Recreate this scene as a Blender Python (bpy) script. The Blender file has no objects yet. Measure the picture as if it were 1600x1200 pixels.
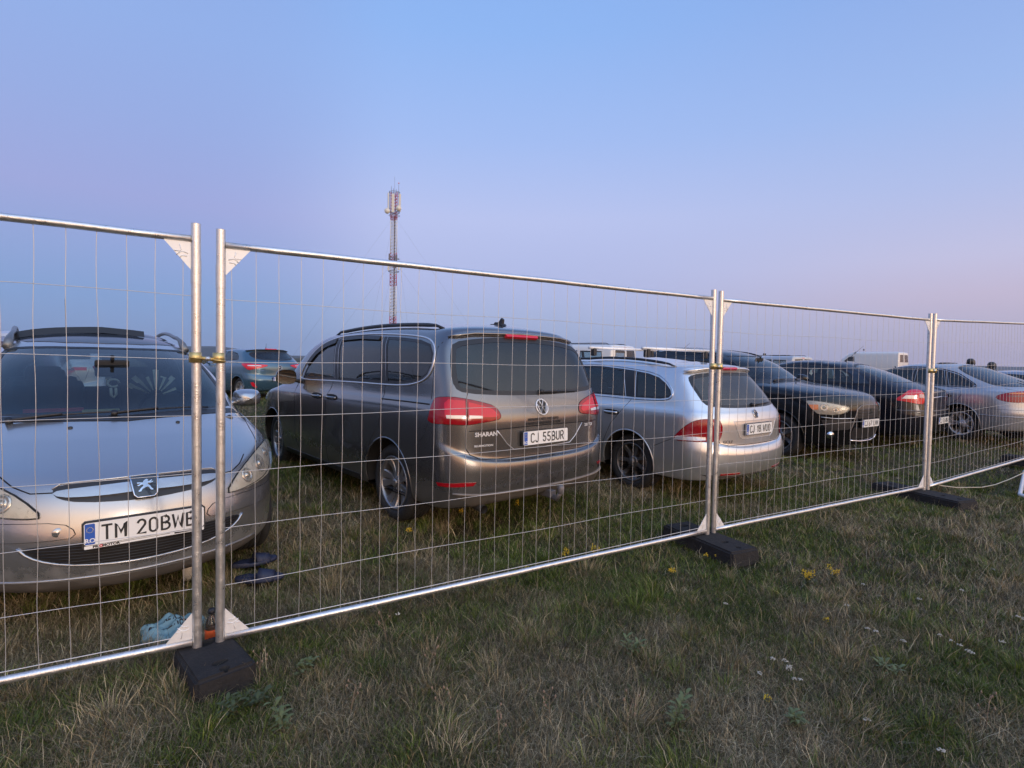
import bpy, bmesh, math, random, os
import numpy as np
from mathutils import Vector, Matrix
from mathutils.bvhtree import BVHTree
random.seed(7); RNG = np.random.default_rng(11)
R = math.radians
SC = bpy.context.scene
COL = SC.collection

# ---------------------------------------------------------------- camera
CAMZ = 1.5
PITCH, ROLL = -0.0435, 0.0196
_f = Vector((0, math.cos(PITCH), math.sin(PITCH)))
_r0 = Vector((1, 0, 0)); _u0 = Vector((0, -math.sin(PITCH), math.cos(PITCH)))
_r = math.cos(ROLL) * _r0 + math.sin(ROLL) * _u0
_u = -math.sin(ROLL) * _r0 + math.cos(ROLL) * _u0
cam = bpy.data.objects.new('camera', bpy.data.cameras.new('camera'))
COL.objects.link(cam)
cam.matrix_world = Matrix(((_r.x, _u.x, -_f.x, 0), (_r.y, _u.y, -_f.y, 0), (_r.z, _u.z, -_f.z, CAMZ), (0, 0, 0, 1)))
cam.data.sensor_width = 36; cam.data.lens = 36 * 830 / 1600
cam.data.clip_start = 0.05; cam.data.clip_end = 20000
SC.camera = cam

# ---------------------------------------------------------------- world: dusk, sun just down behind the camera to the right
SUN_AZ = Vector((0.62, -0.78, 0)).normalized()
w = bpy.data.worlds.new('World'); SC.world = w; w.use_nodes = True
nt = w.node_tree; N = nt.nodes; Lk = nt.links
for n in list(N): N.remove(n)
def s2l(c):
    return tuple((x / 12.92 if x <= .04045 else ((x + .055) / 1.055) ** 2.4) for x in [v / 255 for v in c])
out = N.new('ShaderNodeOutputWorld'); bg = N.new('ShaderNodeBackground')
tc = N.new('ShaderNodeTexCoord'); sep = N.new('ShaderNodeSeparateXYZ')
Lk.new(tc.outputs['Generated'], sep.inputs[0])
def M2(op, a, b=None):
    n = N.new('ShaderNodeMath'); n.operation = op
    for i, v in enumerate((a, b)):
        if v is None: continue
        if isinstance(v, (int, float)): n.inputs[i].default_value = v
        else: Lk.new(v, n.inputs[i])
    return n.outputs[0]
def ramp(pos_cols):
    n = N.new('ShaderNodeValToRGB'); cr = n.color_ramp
    cr.interpolation = 'LINEAR'
    while len(cr.elements) < len(pos_cols): cr.elements.new(0.5)
    for e, (p, c) in zip(cr.elements, pos_cols):
        e.position = p; e.color = tuple(c) + (1,)
    return n
SKY = {  # elevation in degrees -> display colour
 'anti': [(-90, (62, 62, 64)), (-2, (120, 140, 172)), (0.5, (134, 160, 204)), (5, (132, 163, 213)), (9, (146, 167, 219)), (13.4, (159, 169, 222)), (20, (152, 173, 228)), (27, (147, 176, 233)), (42, (136, 170, 232)), (90, (104, 140, 210))],
 'mid':  [(-90, (62, 62, 64)), (-2, (140, 155, 180)), (0.5, (158, 176, 213)), (3.5, (166, 182, 220)), (8, (178, 188, 231)), (14.6, (186, 197, 240)), (22, (164, 190, 243)), (31, (144, 183, 243)), (45, (128, 170, 238)), (90, (104, 140, 210))],
 'side': [(-90, (62, 62, 64)), (-2, (160, 155, 172)), (0.5, (188, 178, 203)), (3.2, (186, 180, 207)), (6, (198, 187, 213)), (9.3, (197, 196, 228)), (15, (178, 192, 235)), (22, (158, 186, 238)), (32, (140, 172, 232)), (90, (108, 146, 214))],
 'sun':  [(-90, (60, 60, 60)), (-1, (150, 110, 90)), (0.5, (240, 155, 108)), (3, (255, 195, 145)), (8, (255, 218, 174)), (16, (246, 226, 206)), (28, (208, 216, 232)), (45, (165, 196, 236)), (90, (115, 152, 216))],
}
ez = M2('DIVIDE', M2('ARCSINE', sep.outputs[2]), math.pi / 2)        # -1..1
epos = M2('MULTIPLY_ADD', ez, .5); N[-1].inputs[2].default_value = .5
rs = {}
for k, v in SKY.items():
    gain = 1.0
    r_ = ramp([(e / 180 + .5, [x * gain for x in s2l(c)]) for e, c in v]); Lk.new(epos, r_.inputs[0]); rs[k] = r_
# azimuth factor
hl = M2('SQRT', M2('ADD', M2('POWER', sep.outputs[0], 2.0), M2('POWER', sep.outputs[1], 2.0)))
hd = M2('DIVIDE', M2('ADD', M2('MULTIPLY', sep.outputs[0], SUN_AZ.x), M2('MULTIPLY', sep.outputs[1], SUN_AZ.y)), M2('MAXIMUM', hl, .001))
def smooth(v, a, b):
    n = N.new('ShaderNodeMapRange'); n.interpolation_type = 'SMOOTHSTEP'
    Lk.new(v, n.inputs[0]); n.inputs[1].default_value = a; n.inputs[2].default_value = b
    return n.outputs[0]
def mixc(fac, a, b):
    n = N.new('ShaderNodeMix'); n.data_type = 'RGBA'
    Lk.new(fac, n.inputs[0]); Lk.new(a, n.inputs[6]); Lk.new(b, n.inputs[7]); return n.outputs[2]
c0 = mixc(smooth(hd, -1.0, -0.89), rs['anti'].outputs[0], rs['mid'].outputs[0])
c1 = mixc(smooth(hd, -0.80, -0.12), c0, rs['side'].outputs[0])
sk = N.new('ShaderNodeTexSky'); sk.sky_type = 'NISHITA'; sk.sun_disc = False
sk.sun_elevation = R(1.0); sk.sun_rotation = math.atan2(SUN_AZ.x, SUN_AZ.y)
sunc = N.new('ShaderNodeMix'); sunc.data_type = 'RGBA'; sunc.blend_type = 'MULTIPLY'; sunc.inputs[0].default_value = 1
Lk.new(rs['sun'].outputs[0], sunc.inputs[6]); SUNG = sunc.inputs[7]; SUNG.default_value = (2.7, 2.45, 2.25, 1)
c2 = mixc(smooth(hd, 0.05, 0.95), c1, sunc.outputs[2])
add = N.new('ShaderNodeMix'); add.data_type = 'RGBA'; add.blend_type = 'ADD'; add.inputs[0].default_value = .01
Lk.new(c2, add.inputs[6]); Lk.new(sk.outputs[0], add.inputs[7])
Lk.new(add.outputs[2], bg.inputs[0]); bg.inputs[1].default_value = 1.0
Lk.new(bg.outputs[0], out.inputs[0])
# last soft glow of the set sun
sd = bpy.data.lights.new('sun', 'SUN'); sun = bpy.data.objects.new('sun', sd); COL.objects.link(sun)
sd.energy = .7; sd.angle = R(20); sd.color = (1, .84, .70)
_sd = (SUN_AZ + Vector((0, 0, math.tan(R(7))))).normalized()
sun.rotation_euler = _sd.to_track_quat('Z', 'Y').to_euler()
SC.view_settings.view_transform = 'Standard'; SC.view_settings.look = 'None'
SC.view_settings.exposure = 0; SC.view_settings.gamma = 1

# ---------------------------------------------------------------- materials
MATS = {}
def mat(name, col=(.5, .5, .5), rough=.5, metal=0, coat=0, spec=.5, bump=0, bscale=80, var=0, vscale=6, dirt=None, trans=0, emit=None, alpha=None):
    """principled material with noise variation of its own; dirt = (colour, z0, z1) dust rising from the ground"""
    if name in MATS: return MATS[name]
    m = bpy.data.materials.new(name); m.use_nodes = True; t = m.node_tree; b = t.nodes['Principled BSDF']
    b.inputs['Base Color'].default_value = (*col, 1); b.inputs['Roughness'].default_value = rough
    b.inputs['Metallic'].default_value = metal; b.inputs['Coat Weight'].default_value = coat
    b.inputs['Coat Roughness'].default_value = .06
    b.inputs['Specular IOR Level'].default_value = spec; b.inputs['Transmission Weight'].default_value = trans
    if emit: b.inputs['Emission Color'].default_value = (*emit[0], 1); b.inputs['Emission Strength'].default_value = emit[1]
    c = t.nodes.new('ShaderNodeTexCoord')
    last = None
    if var:
        n = t.nodes.new('ShaderNodeTexNoise'); n.inputs['Scale'].default_value = vscale; n.inputs['Detail'].default_value = 8
        n.inputs['Roughness'].default_value = .65
        t.links.new(c.outputs['Object'], n.inputs['Vector'])
        mx = t.nodes.new('ShaderNodeMix'); mx.data_type = 'RGBA'
        mx.inputs[6].default_value = (*[v * (1 - var) for v in col], 1); mx.inputs[7].default_value = (*[min(1, v * (1 + var)) for v in col], 1)
        t.links.new(n.outputs[0], mx.inputs[0]); last = mx.outputs[2]; t.links.new(last, b.inputs['Base Color'])
        mr = t.nodes.new('ShaderNodeMapRange'); mr.inputs[1].default_value = .3; mr.inputs[2].default_value = .7
        mr.inputs[3].default_value = max(0, rough * (1 - var)); mr.inputs[4].default_value = min(1, rough * (1 + var) + .02)
        t.links.new(n.outputs[0], mr.inputs[0]); t.links.new(mr.outputs[0], b.inputs['Roughness'])
    if dirt:
        dc, z0, z1, amt = dirt
        s = t.nodes.new('ShaderNodeSeparateXYZ'); t.links.new(c.outputs['Object'], s.inputs[0])
        n = t.nodes.new('ShaderNodeTexNoise'); n.inputs['Scale'].default_value = 9; n.inputs['Detail'].default_value = 9; n.inputs['Roughness'].default_value = .7
        t.links.new(c.outputs['Object'], n.inputs['Vector'])
        ad = t.nodes.new('ShaderNodeMath'); ad.operation = 'MULTIPLY_ADD'; ad.inputs[1].default_value = .5
        t.links.new(n.outputs[0], ad.inputs[0]); t.links.new(s.outputs[2], ad.inputs[2])
        mr = t.nodes.new('ShaderNodeMapRange'); mr.inputs[1].default_value = z1 + .25; mr.inputs[2].default_value = z0 + .25
        mr.inputs[3].default_value = .06 * amt; mr.inputs[4].default_value = amt; t.links.new(ad.outputs[0], mr.inputs[0])
        mx = t.nodes.new('ShaderNodeMix'); mx.data_type = 'RGBA'; t.links.new(mr.outputs[0], mx.inputs[0])
        if last: t.links.new(last, mx.inputs[6])
        else: mx.inputs[6].default_value = (*col, 1)
        mx.inputs[7].default_value = (*dc, 1); t.links.new(mx.outputs[2], b.inputs['Base Color'])
        for inp, base, to in (('Roughness', rough, .8), ('Metallic', metal, 0), ('Coat Weight', coat, 0)):
            q = t.nodes.new('ShaderNodeMapRange'); q.inputs[3].default_value = base; q.inputs[4].default_value = to
            t.links.new(mr.outputs[0], q.inputs[0]); t.links.new(q.outputs[0], b.inputs[inp])
    if bump:
        n = t.nodes.new('ShaderNodeTexNoise'); n.inputs['Scale'].default_value = bscale; n.inputs['Detail'].default_value = 6
        t.links.new(c.outputs['Object'], n.inputs['Vector'])
        bp = t.nodes.new('ShaderNodeBump'); bp.inputs['Strength'].default_value = bump; bp.inputs['Distance'].default_value = .01
        t.links.new(n.outputs[0], bp.inputs['Height']); t.links.new(bp.outputs[0], b.inputs['Normal'])
    MATS[name] = m; return m
def glass(name, tint, rough=.01, dust=0.0, veilcol=(.35, .33, .3)):
    """thin pane: transparent with a fresnel reflection and a little dust (on lamp covers a painted highlight)"""
    if name in MATS: return MATS[name]
    m = bpy.data.materials.new(name); m.use_nodes = True; t = m.node_tree
    for n in list(t.nodes): t.nodes.remove(n)
    o = t.nodes.new('ShaderNodeOutputMaterial'); tr = t.nodes.new('ShaderNodeBsdfTransparent'); tr.inputs[0].default_value = (*tint, 1)
    gl = t.nodes.new('ShaderNodeBsdfGlossy'); gl.inputs['Roughness'].default_value = rough; gl.inputs[0].default_value = (.95, 1, 1, 1)
    fr = t.nodes.new('ShaderNodeFresnel'); fr.inputs[0].default_value = 1.58
    mx = t.nodes.new('ShaderNodeMixShader'); t.links.new(fr.outputs[0], mx.inputs[0]); t.links.new(tr.outputs[0], mx.inputs[1]); t.links.new(gl.outputs[0], mx.inputs[2])
    if dust:
        c = t.nodes.new('ShaderNodeTexCoord'); n = t.nodes.new('ShaderNodeTexNoise'); n.inputs['Scale'].default_value = 7; n.inputs['Detail'].default_value = 10; n.inputs['Roughness'].default_value = .7
        t.links.new(c.outputs['Object'], n.inputs['Vector'])
        mr = t.nodes.new('ShaderNodeMapRange'); mr.inputs[1].default_value = .3; mr.inputs[2].default_value = .75; mr.inputs[3].default_value = dust * .4; mr.inputs[4].default_value = dust
        t.links.new(n.outputs[0], mr.inputs[0])
        df = t.nodes.new('ShaderNodeBsdfDiffuse'); df.inputs[0].default_value = (*veilcol, 1)
        m2 = t.nodes.new('ShaderNodeMixShader'); t.links.new(mr.outputs[0], m2.inputs[0]); t.links.new(mx.outputs[0], m2.inputs[1]); t.links.new(df.outputs[0], m2.inputs[2]); mx = m2
    t.links.new(mx.outputs[0], o.inputs[0]); MATS[name] = m; return m

# ---------------------------------------------------------------- mesh builder and scene helpers
class MB:
    def __init__(s): s.v = []; s.f = []; s.m = []; s.sm = []
    def add(s, vs, fs, mi=0, smooth=True):
        o = len(s.v); s.v += [tuple(p) for p in vs]
        for f in fs: s.f.append(tuple(i + o for i in f)); s.m.append(mi); s.sm.append(smooth)
    def box(s, c, d, mi=0, bev=0, rot=None):
        x, y, z = [k / 2 for k in d]; b = min(bev, x, y, z)
        if b <= 0:
            vs = [(sx * x, sy * y, sz * z) for sx in (-1, 1) for sy in (-1, 1) for sz in (-1, 1)]
            fs = [(0, 1, 3, 2), (4, 6, 7, 5), (0, 4, 5, 1), (2, 3, 7, 6), (0, 2, 6, 4), (1, 5, 7, 3)]
        else:
            bm = bmesh.new(); bmesh.ops.create_cube(bm, size=1)
            for v in bm.verts: v.co = Vector((v.co.x * 2 * x, v.co.y * 2 * y, v.co.z * 2 * z))
            bmesh.ops.bevel(bm, geom=bm.edges[:], offset=b, segments=2, affect='EDGES', profile=.6)
            bm.verts.index_update(); vs = [tuple(v.co) for v in bm.verts]; fs = [tuple(v.index for v in f.verts) for f in bm.faces]; bm.free()
        if rot is not None: vs = [rot @ Vector(p) for p in vs]
        s.add([(p[0] + c[0], p[1] + c[1], p[2] + c[2]) for p in vs], fs, mi, False)
    def tube(s, pts, r, n=8, mi=0, caps=True, flat=None):
        pts = [Vector(p) for p in pts]; rs = r if isinstance(r, (list, tuple)) else [r] * len(pts)
        vs = []; fs = []; up = None
        for i, p in enumerate(pts):
            t = (pts[min(i + 1, len(pts) - 1)] - pts[max(i - 1, 0)])
            if t.length < 1e-9: t = Vector((0, 0, 1))
            t.normalize()
            if up is None: up = Vector((0, 0, 1)) if abs(t.z) < .9 else Vector((1, 0, 0))
            a = t.cross(up)
            if a.length < 1e-4: a = t.cross(Vector((0, 1, .3)))
            a.normalize(); b = a.cross(t).normalized(); up = b
            fl = flat or 1
            for k in range(n):
                an = 2 * math.pi * k / n; vs.append(p + a * (math.cos(an) * rs[i]) + b * (math.sin(an) * rs[i] * fl))
        for i in range(len(pts) - 1):
            for k in range(n):
                k2 = (k + 1) % n; fs.append((i * n + k, i * n + k2, (i + 1) * n + k2, (i + 1) * n + k))
        if caps: fs.append(tuple(range(n))[::-1]); fs.append(tuple((len(pts) - 1) * n + k for k in range(n)))
        s.add(vs, fs, mi)
    def lathe(s, prof, n=32, mi=0, axis='Z', c=(0, 0, 0), closed=False):
        vs = []; fs = []; k = len(prof)
        for i in range(n):
            a = 2 * math.pi * i / n; ca, sa = math.cos(a), math.sin(a)
            for (r, h) in prof:
                p = {'Z': (r * ca, r * sa, h), 'Y': (r * ca, h, r * sa), 'X': (h, r * ca, r * sa)}[axis]
                vs.append((p[0] + c[0], p[1] + c[1], p[2] + c[2]))
        for i in range(n):
            j = (i + 1) % n
            for q in range(k - 1 + (1 if closed else 0)):
                q2 = (q + 1) % k; fs.append((i * k + q, j * k + q, j * k + q2, i * k + q2))
        s.add(vs, fs, mi)
    def prism(s, poly, h0, h1, axis='Z', mi=0):
        """poly 2-D outline pulled from h0 to h1 along an axis"""
        def P(a, b, h): return {'Z': (a, b, h), 'Y': (a, h, b), 'X': (h, a, b)}[axis]
        n = len(poly); vs = [P(a, b, h0) for a, b in poly] + [P(a, b, h1) for a, b in poly]
        fs = [tuple(range(n))[::-1], tuple(range(n, 2 * n))] + [(i, (i + 1) % n, (i + 1) % n + n, i + n) for i in range(n)]
        s.add(vs, fs, mi, False)
    def build(s, name, mats, parent=None, loc=None):
        me = bpy.data.meshes.new(name); me.from_pydata(s.v, [], s.f)
        if not isinstance(mats, (list, tuple)): mats = [mats]
        for m in mats: me.materials.append(m)
        me.polygons.foreach_set('material_index', s.m); me.polygons.foreach_set('use_smooth', s.sm)
        bm = bmesh.new(); bm.from_mesh(me); bmesh.ops.recalc_face_normals(bm, faces=bm.faces[:]); bm.to_mesh(me); bm.free()
        me.update(); o = bpy.data.objects.new(name, me); COL.objects.link(o)
        if parent: o.parent = parent
        if loc: o.location = loc
        return o
def bm_obj(bm, name, mats, parent=None, smooth=True):
    me = bpy.data.meshes.new(name); bm.to_mesh(me)
    if not isinstance(mats, (list, tuple)): mats = [mats]
    for m in mats: me.materials.append(m)
    if smooth: me.polygons.foreach_set('use_smooth', [True] * len(me.polygons))
    me.update(); o = bpy.data.objects.new(name, me); COL.objects.link(o)
    if parent: o.parent = parent
    return o
def tag(o, label=None, cat=None, group=None, kind=None):
    if label: o['label'] = label
    if cat: o['category'] = cat
    if group: o['group'] = group
    if kind: o['kind'] = kind
    return o
def thing(name, loc, label, cat, rz=0, group=None):
    o = bpy.data.objects.new(name, None); COL.objects.link(o); o.location = loc; o.rotation_euler = (0, 0, rz)
    o.empty_display_size = .2
    return tag(o, label, cat, group)
def text_mesh(s, size, depth=.002, sx=1.0, bold=0.0, align='CENTER', spacing=1.0):
    """mesh of a string in the XY plane, origin at its centre"""
    cu = bpy.data.curves.new('txt', 'FONT'); cu.body = s; cu.size = size; cu.extrude = depth; cu.align_x = align; cu.align_y = 'CENTER'
    cu.offset = bold; cu.space_character = spacing; cu.resolution_u = 3
    o = bpy.data.objects.new('txt', cu); COL.objects.link(o)
    dg = bpy.context.evaluated_depsgraph_get(); dg.update(); me = bpy.data.meshes.new_from_object(o.evaluated_get(dg))
    bpy.data.objects.remove(o); bpy.data.curves.remove(cu)
    vs = [(v.co.x * sx, v.co.y, v.co.z) for v in me.vertices]; fs = [tuple(p.vertices) for p in me.polygons]
    bpy.data.meshes.remove(me); return vs, fs
def add_text(mb, s, size, M, mi=0, **k):
    vs, fs = text_mesh(s, size, **k); mb.add([M @ Vector(p) for p in vs], fs, mi, False)
def _pchip(k, y, kk):
    h = np.diff(k)[:, None]; d = np.diff(y, axis=0) / h
    m = np.zeros_like(y); a, b = d[:-1], d[1:]; w1 = 2 * h[1:] + h[:-1]; w2 = h[1:] + 2 * h[:-1]
    with np.errstate(all='ignore'):
        hm = (w1 + w2) / (w1 / a + w2 / b)
    m[1:-1] = np.where(a * b > 0, hm, 0); m[1:-1] = .7 * m[1:-1] + .3 * np.where(a * b > 0, (a + b) / 2, 0)
    m[0] = d[0]; m[-1] = d[-1]
    i = np.clip(np.searchsorted(k, kk, side='right') - 1, 0, len(k) - 2)
    t = ((kk - k[i]) / (k[i + 1] - k[i]))[:, None]; hh = h[i]
    return (2*t**3-3*t**2+1)*y[i] + (t**3-2*t**2+t)*hh*m[i] + (-2*t**3+3*t**2)*y[i+1] + (t**3-t**2)*hh*m[i+1]
def ring_half(rg, nf, ns, nr):
    xf, zf, xr, zr, w, z1, z2, Lf, ef, Lr, er = rg[:11]
    bulge = rg[11] if len(rg) > 11 else 0; tf = rg[12] if len(rg) > 12 else .05; tr = rg[13] if len(rg) > 13 else .04
    a = np.linspace(0, np.pi/2, nf + 1)[:-1]; a = a**1.0
    x = [xf - Lf + Lf * np.cos(a)**(2/ef), np.linspace(xf - Lf, xr + Lr, ns), xr + Lr - Lr * np.sin(np.linspace(0, np.pi/2, nr + 1)[1:])**(2/er)]
    y = [np.sin(a)**(2/ef), np.ones(ns), np.maximum(0, np.cos(np.linspace(0, np.pi/2, nr + 1)[1:]))**(2/er)]
    cf = [np.cos(a), np.zeros(ns), np.zeros(nr)]; cr = [np.zeros(nf), np.zeros(ns), np.sin(np.linspace(0, np.pi/2, nr + 1)[1:])]
    x, y, cf, cr = map(np.concatenate, (x, y, cf, cr))
    y[-1] = 0
    t = np.clip((x - (xr + Lr)) / max(1e-6, (xf - Lf) - (xr + Lr)), -.2, 1.2)
    xm = (xf + xr) / 2; q = (x - xm) / ((xf - xr) / 2)
    y = y * w * (1 - np.where(q > 0, tf, tr) * np.abs(q)**2.5)
    zs = z2 + (z1 - z2) * np.clip(t, 0, 1) + bulge * 4 * np.clip(t, 0, 1) * (1 - np.clip(t, 0, 1))
    z = zs + (zf - z1) * cf**1.3 + (zr - z2) * cr**1.3
    return np.stack([x, y, z], 1)
def body_grid(rings, sub=6, nf=22, ns=90, nr=22):
    Hs = np.array([ring_half(r, nf, ns, nr) for r in rings])           # K,n,3
    d = np.linalg.norm(np.diff(Hs, axis=0), axis=2).mean(1); k = np.r_[0, np.cumsum(np.sqrt(d) * .5 + d)]
    kk = np.concatenate([np.linspace(k[i], k[i+1], max(2, int(round((k[i+1]-k[i]) / .022))), endpoint=False) for i in range(len(k)-1)] + [[k[-1]]])
    K, n, _ = Hs.shape
    G = _pchip(k, Hs.reshape(K, -1), kk).reshape(len(kk), n, 3)
    G[:, 0, 1] = 0; G[:, -1, 1] = 0
    mir = G[:, 1:-1][:, ::-1].copy(); mir[..., 1] *= -1
    G = np.concatenate([G, mir], 1)                                    # closed ring
    m, n2, _ = G.shape
    V = G.reshape(-1, 3); idx = np.arange(m * n2).reshape(m, n2); nx = np.roll(idx, -1, 1)
    F = np.stack([idx[:-1], nx[:-1], nx[1:], idx[1:]], -1).reshape(-1, 4)
    return V, F, n2
# rings bottom to roof: xf zf xr zr halfwidth zsideF zsideR Lf nf Lr nr [bulge taperF taperR]
CARS = {}
CARS['grey_minivan'] = dict(wb=2.92, rw=.335, tw=.225, track=.865, ra=.385, pose=(-.370, 5.138, -1.395, 2.303, .009), rings=[
 (3.55,.20,-.80,.27,.86,.20,.24,.60,2.4,.30,3.0),
 (3.78,.23,-.95,.30,.91,.25,.27,.70,2.4,.32,3.2),
 (3.85,.42,-1.005,.42,.945,.42,.43,.75,2.4,.34,3.4),
 (3.85,.58,-1.01,.52,.952,.60,.60,.75,2.4,.36,3.4),
 (3.81,.73,-1.00,.605,.950,.76,.74,.75,2.4,.36,3.4),
 (3.76,.80,-.958,.632,.950,.84,.82,.75,2.4,.34,3.6),
 (3.66,.88,-.950,.92,.948,.93,.98,.75,2.4,.33,3.6),
 (3.35,.99,-.92,1.03,.930,1.0,1.05,.75,2.4,.32,3.8),
 (3.05,1.07,-.90,1.09,.908,1.05,1.10,.60,2.6,.30,4.0),
 (2.70,1.28,-.81,1.30,.876,1.27,1.32,.55,2.6,.27,4.0),
 (2.36,1.47,-.71,1.50,.836,1.46,1.50,.50,2.7,.26,4.0),
 (2.12,1.575,-.635,1.615,.788,1.560,1.590,.48,2.7,.26,3.8),
 (1.92,1.63,-.60,1.668,.71,1.622,1.645,.42,2.6,.26,3.2,.020),
 (1.6,1.685,-.42,1.71,.45,1.675,1.69,.40,2.4,.30,2.6,.035),
 (1.45,1.705,-.35,1.725,.0,1.70,1.72,.35,2.4,.25,2.6,.040)])
CARS['silver_wagon'] = dict(wb=2.578, rw=.317, tw=.205, track=.80, ra=.36, pose=(2.009, 6.500, -1.425, 2.219, .016), rings=[
 (3.15,.18,-.85,.25,.80,.19,.22,.60,2.4,.35,2.7),
 (3.40,.21,-1.02,.28,.85,.22,.25,.65,2.4,.38,2.7),
 (3.47,.38,-1.085,.42,.885,.38,.42,.70,2.4,.42,2.7),
 (3.47,.52,-1.09,.51,.890,.55,.57,.70,2.4,.42,2.7),
 (3.43,.66,-1.065,.580,.888,.68,.70,.70,2.4,.42,2.7),
 (3.38,.72,-1.035,.605,.885,.75,.76,.70,2.4,.40,2.7),
 (3.25,.79,-1.03,.82,.878,.82,.88,.70,2.4,.40,2.7),
 (3.00,.87,-1.00,.92,.860,.89,.94,.70,2.4,.38,2.7),
 (2.50,.98,-.965,.975,.835,.94,.985,.60,2.5,.38,2.7),
 (2.15,1.15,-.85,1.13,.780,1.12,1.14,.52,2.5,.36,2.8),
 (1.82,1.32,-.715,1.29,.720,1.295,1.285,.48,2.5,.34,2.8,.01),
 (1.58,1.405,-.64,1.385,.665,1.375,1.355,.45,2.5,.32,2.8,.02),
 (1.38,1.45,-.60,1.425,.60,1.425,1.40,.42,2.5,.30,2.8,.03),
 (1.05,1.485,-.35,1.45,.38,1.465,1.435,.40,2.4,.28,2.6,.03),
 (.95,1.50,-.25,1.465,0,1.485,1.455,.35,2.4,.25,2.6,.03)])
CARS['silver_front_car'] = dict(wb=2.708, rw=.315, tw=.205, track=.80, ra=.355, pose=(-4.297, 5.427, -1.387, -.840, -.006), rings=[
 (3.20,.165,-.65,.25,.80,.17,.20,.65,2.1,.30,2.8),
 (3.48,.19,-.78,.3,.855,.22,.25,.85,2.1,.32,2.8),
 (3.565,.29,-.83,.42,.875,.34,.40,.92,2.1,.34,2.8),
 (3.585,.44,-.84,.55,.880,.50,.55,.95,2.1,.34,2.8),
 (3.56,.58,-.83,.66,.879,.63,.68,.95,2.1,.34,2.8),
 (3.50,.70,-.81,.80,.876,.74,.80,.92,2.1,.34,2.8),
 (3.40,.775,-.80,.88,.868,.81,.88,.88,2.15,.34,2.8),
 (3.05,.90,-.79,.95,.850,.89,.95,.80,2.3,.32,2.8),
 (2.62,1.00,-.77,1.02,.825,.965,1.02,.62,2.4,.32,2.8),
 (2.27,1.18,-.67,1.18,.775,1.15,1.18,.52,2.4,.3,2.8),
 (1.90,1.345,-.57,1.33,.71,1.31,1.33,.46,2.4,.3,2.8),
 (1.62,1.435,-.50,1.42,.645,1.40,1.41,.42,2.4,.3,2.8),
 (1.42,1.488,-.45,1.47,.585,1.472,1.465,.4,2.4,.3,2.8,.045),
 (1.12,1.545,-.3,1.52,.40,1.53,1.51,.35,2.4,.3,2.6,.060),
 (1.00,1.565,-.2,1.54,0,1.55,1.54,.3,2.4,.25,2.6,.065)])
CARS['black_crossover'] = dict(wb=2.67, rw=.335, tw=.215, track=.82, ra=.40, pose=(3.361, 10.904, -1.295, -.989, -.036), rings=[
 (3.25,.24,-.5,.3,.82,.24,.26,.55,2.4,.3,2.8),
 (3.48,.27,-.65,.34,.86,.27,.3,.65,2.4,.32,2.8),
 (3.56,.45,-.71,.48,.885,.45,.48,.70,2.4,.34,2.8),
 (3.58,.62,-.72,.62,.888,.62,.65,.70,2.4,.34,2.8),
 (3.58,.78,-.71,.76,.886,.76,.80,.70,2.4,.34,2.8),
 (3.54,.92,-.69,.90,.882,.88,.94,.68,2.4,.34,2.8),
 (3.44,1.01,-.67,1.02,.874,.98,1.02,.66,2.4,.34,2.8),
 (3.05,1.09,-.64,1.08,.850,1.04,1.08,.62,2.4,.32,2.8),
 (2.42,1.15,-.62,1.14,.825,1.08,1.13,.58,2.4,.3,2.8),
 (2.10,1.30,-.52,1.30,.77,1.26,1.30,.52,2.4,.3,2.8),
 (1.82,1.44,-.42,1.44,.71,1.41,1.43,.45,2.4,.3,2.8),
 (1.55,1.525,-.33,1.52,.65,1.49,1.50,.42,2.4,.3,2.8),
 (1.35,1.575,-.27,1.565,.58,1.555,1.545,.4,2.4,.3,2.8,.03),
 (1.05,1.615,-.15,1.60,.38,1.60,1.585,.35,2.4,.28,2.6,.035),
 (.95,1.63,-.1,1.61,0,1.62,1.605,.3,2.4,.25,2.6,.035)])
CARS['black_liftback'] = dict(wb=2.756, rw=.325, tw=.215, track=.82, ra=.37, pose=(6.78, 9.96, -1.330, 2.210, .040), rings=[
 (3.35,.18,-.85,.25,.83,.19,.22,.6,2.4,.35,2.6),
 (3.58,.21,-1.0,.28,.87,.22,.25,.7,2.4,.4,2.6),
 (3.66,.38,-1.045,.42,.90,.40,.42,.75,2.4,.44,2.6),
 (3.66,.52,-1.05,.56,.905,.54,.58,.75,2.4,.44,2.6),
 (3.60,.64,-1.02,.68,.902,.66,.73,.75,2.4,.44,2.6),
 (3.50,.73,-1.00,.80,.895,.76,.84,.75,2.4,.44,2.6),
 (3.35,.79,-.99,.93,.885,.82,.90,.72,2.4,.44,2.6),
 (3.00,.88,-.97,1.00,.865,.88,.95,.7,2.4,.42,2.5),
 (2.60,.96,-.84,1.045,.83,.92,.99,.6,2.4,.45,2.4),
 (2.25,1.12,-.50,1.14,.77,1.08,1.11,.5,2.4,.5,2.4),
 (1.90,1.27,-.15,1.26,.70,1.24,1.24,.48,2.4,.5,2.4),
 (1.62,1.35,.12,1.34,.635,1.33,1.33,.42,2.4,.45,2.4),
 (1.42,1.39,.28,1.385,.56,1.38,1.375,.4,2.4,.4,2.4,.006),
 (1.2,1.42,.45,1.415,.38,1.41,1.405,.35,2.4,.3,2.4,.008),
 (1.1,1.43,.55,1.43,0,1.425,1.42,.3,2.4,.25,2.4,.01)])
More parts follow.
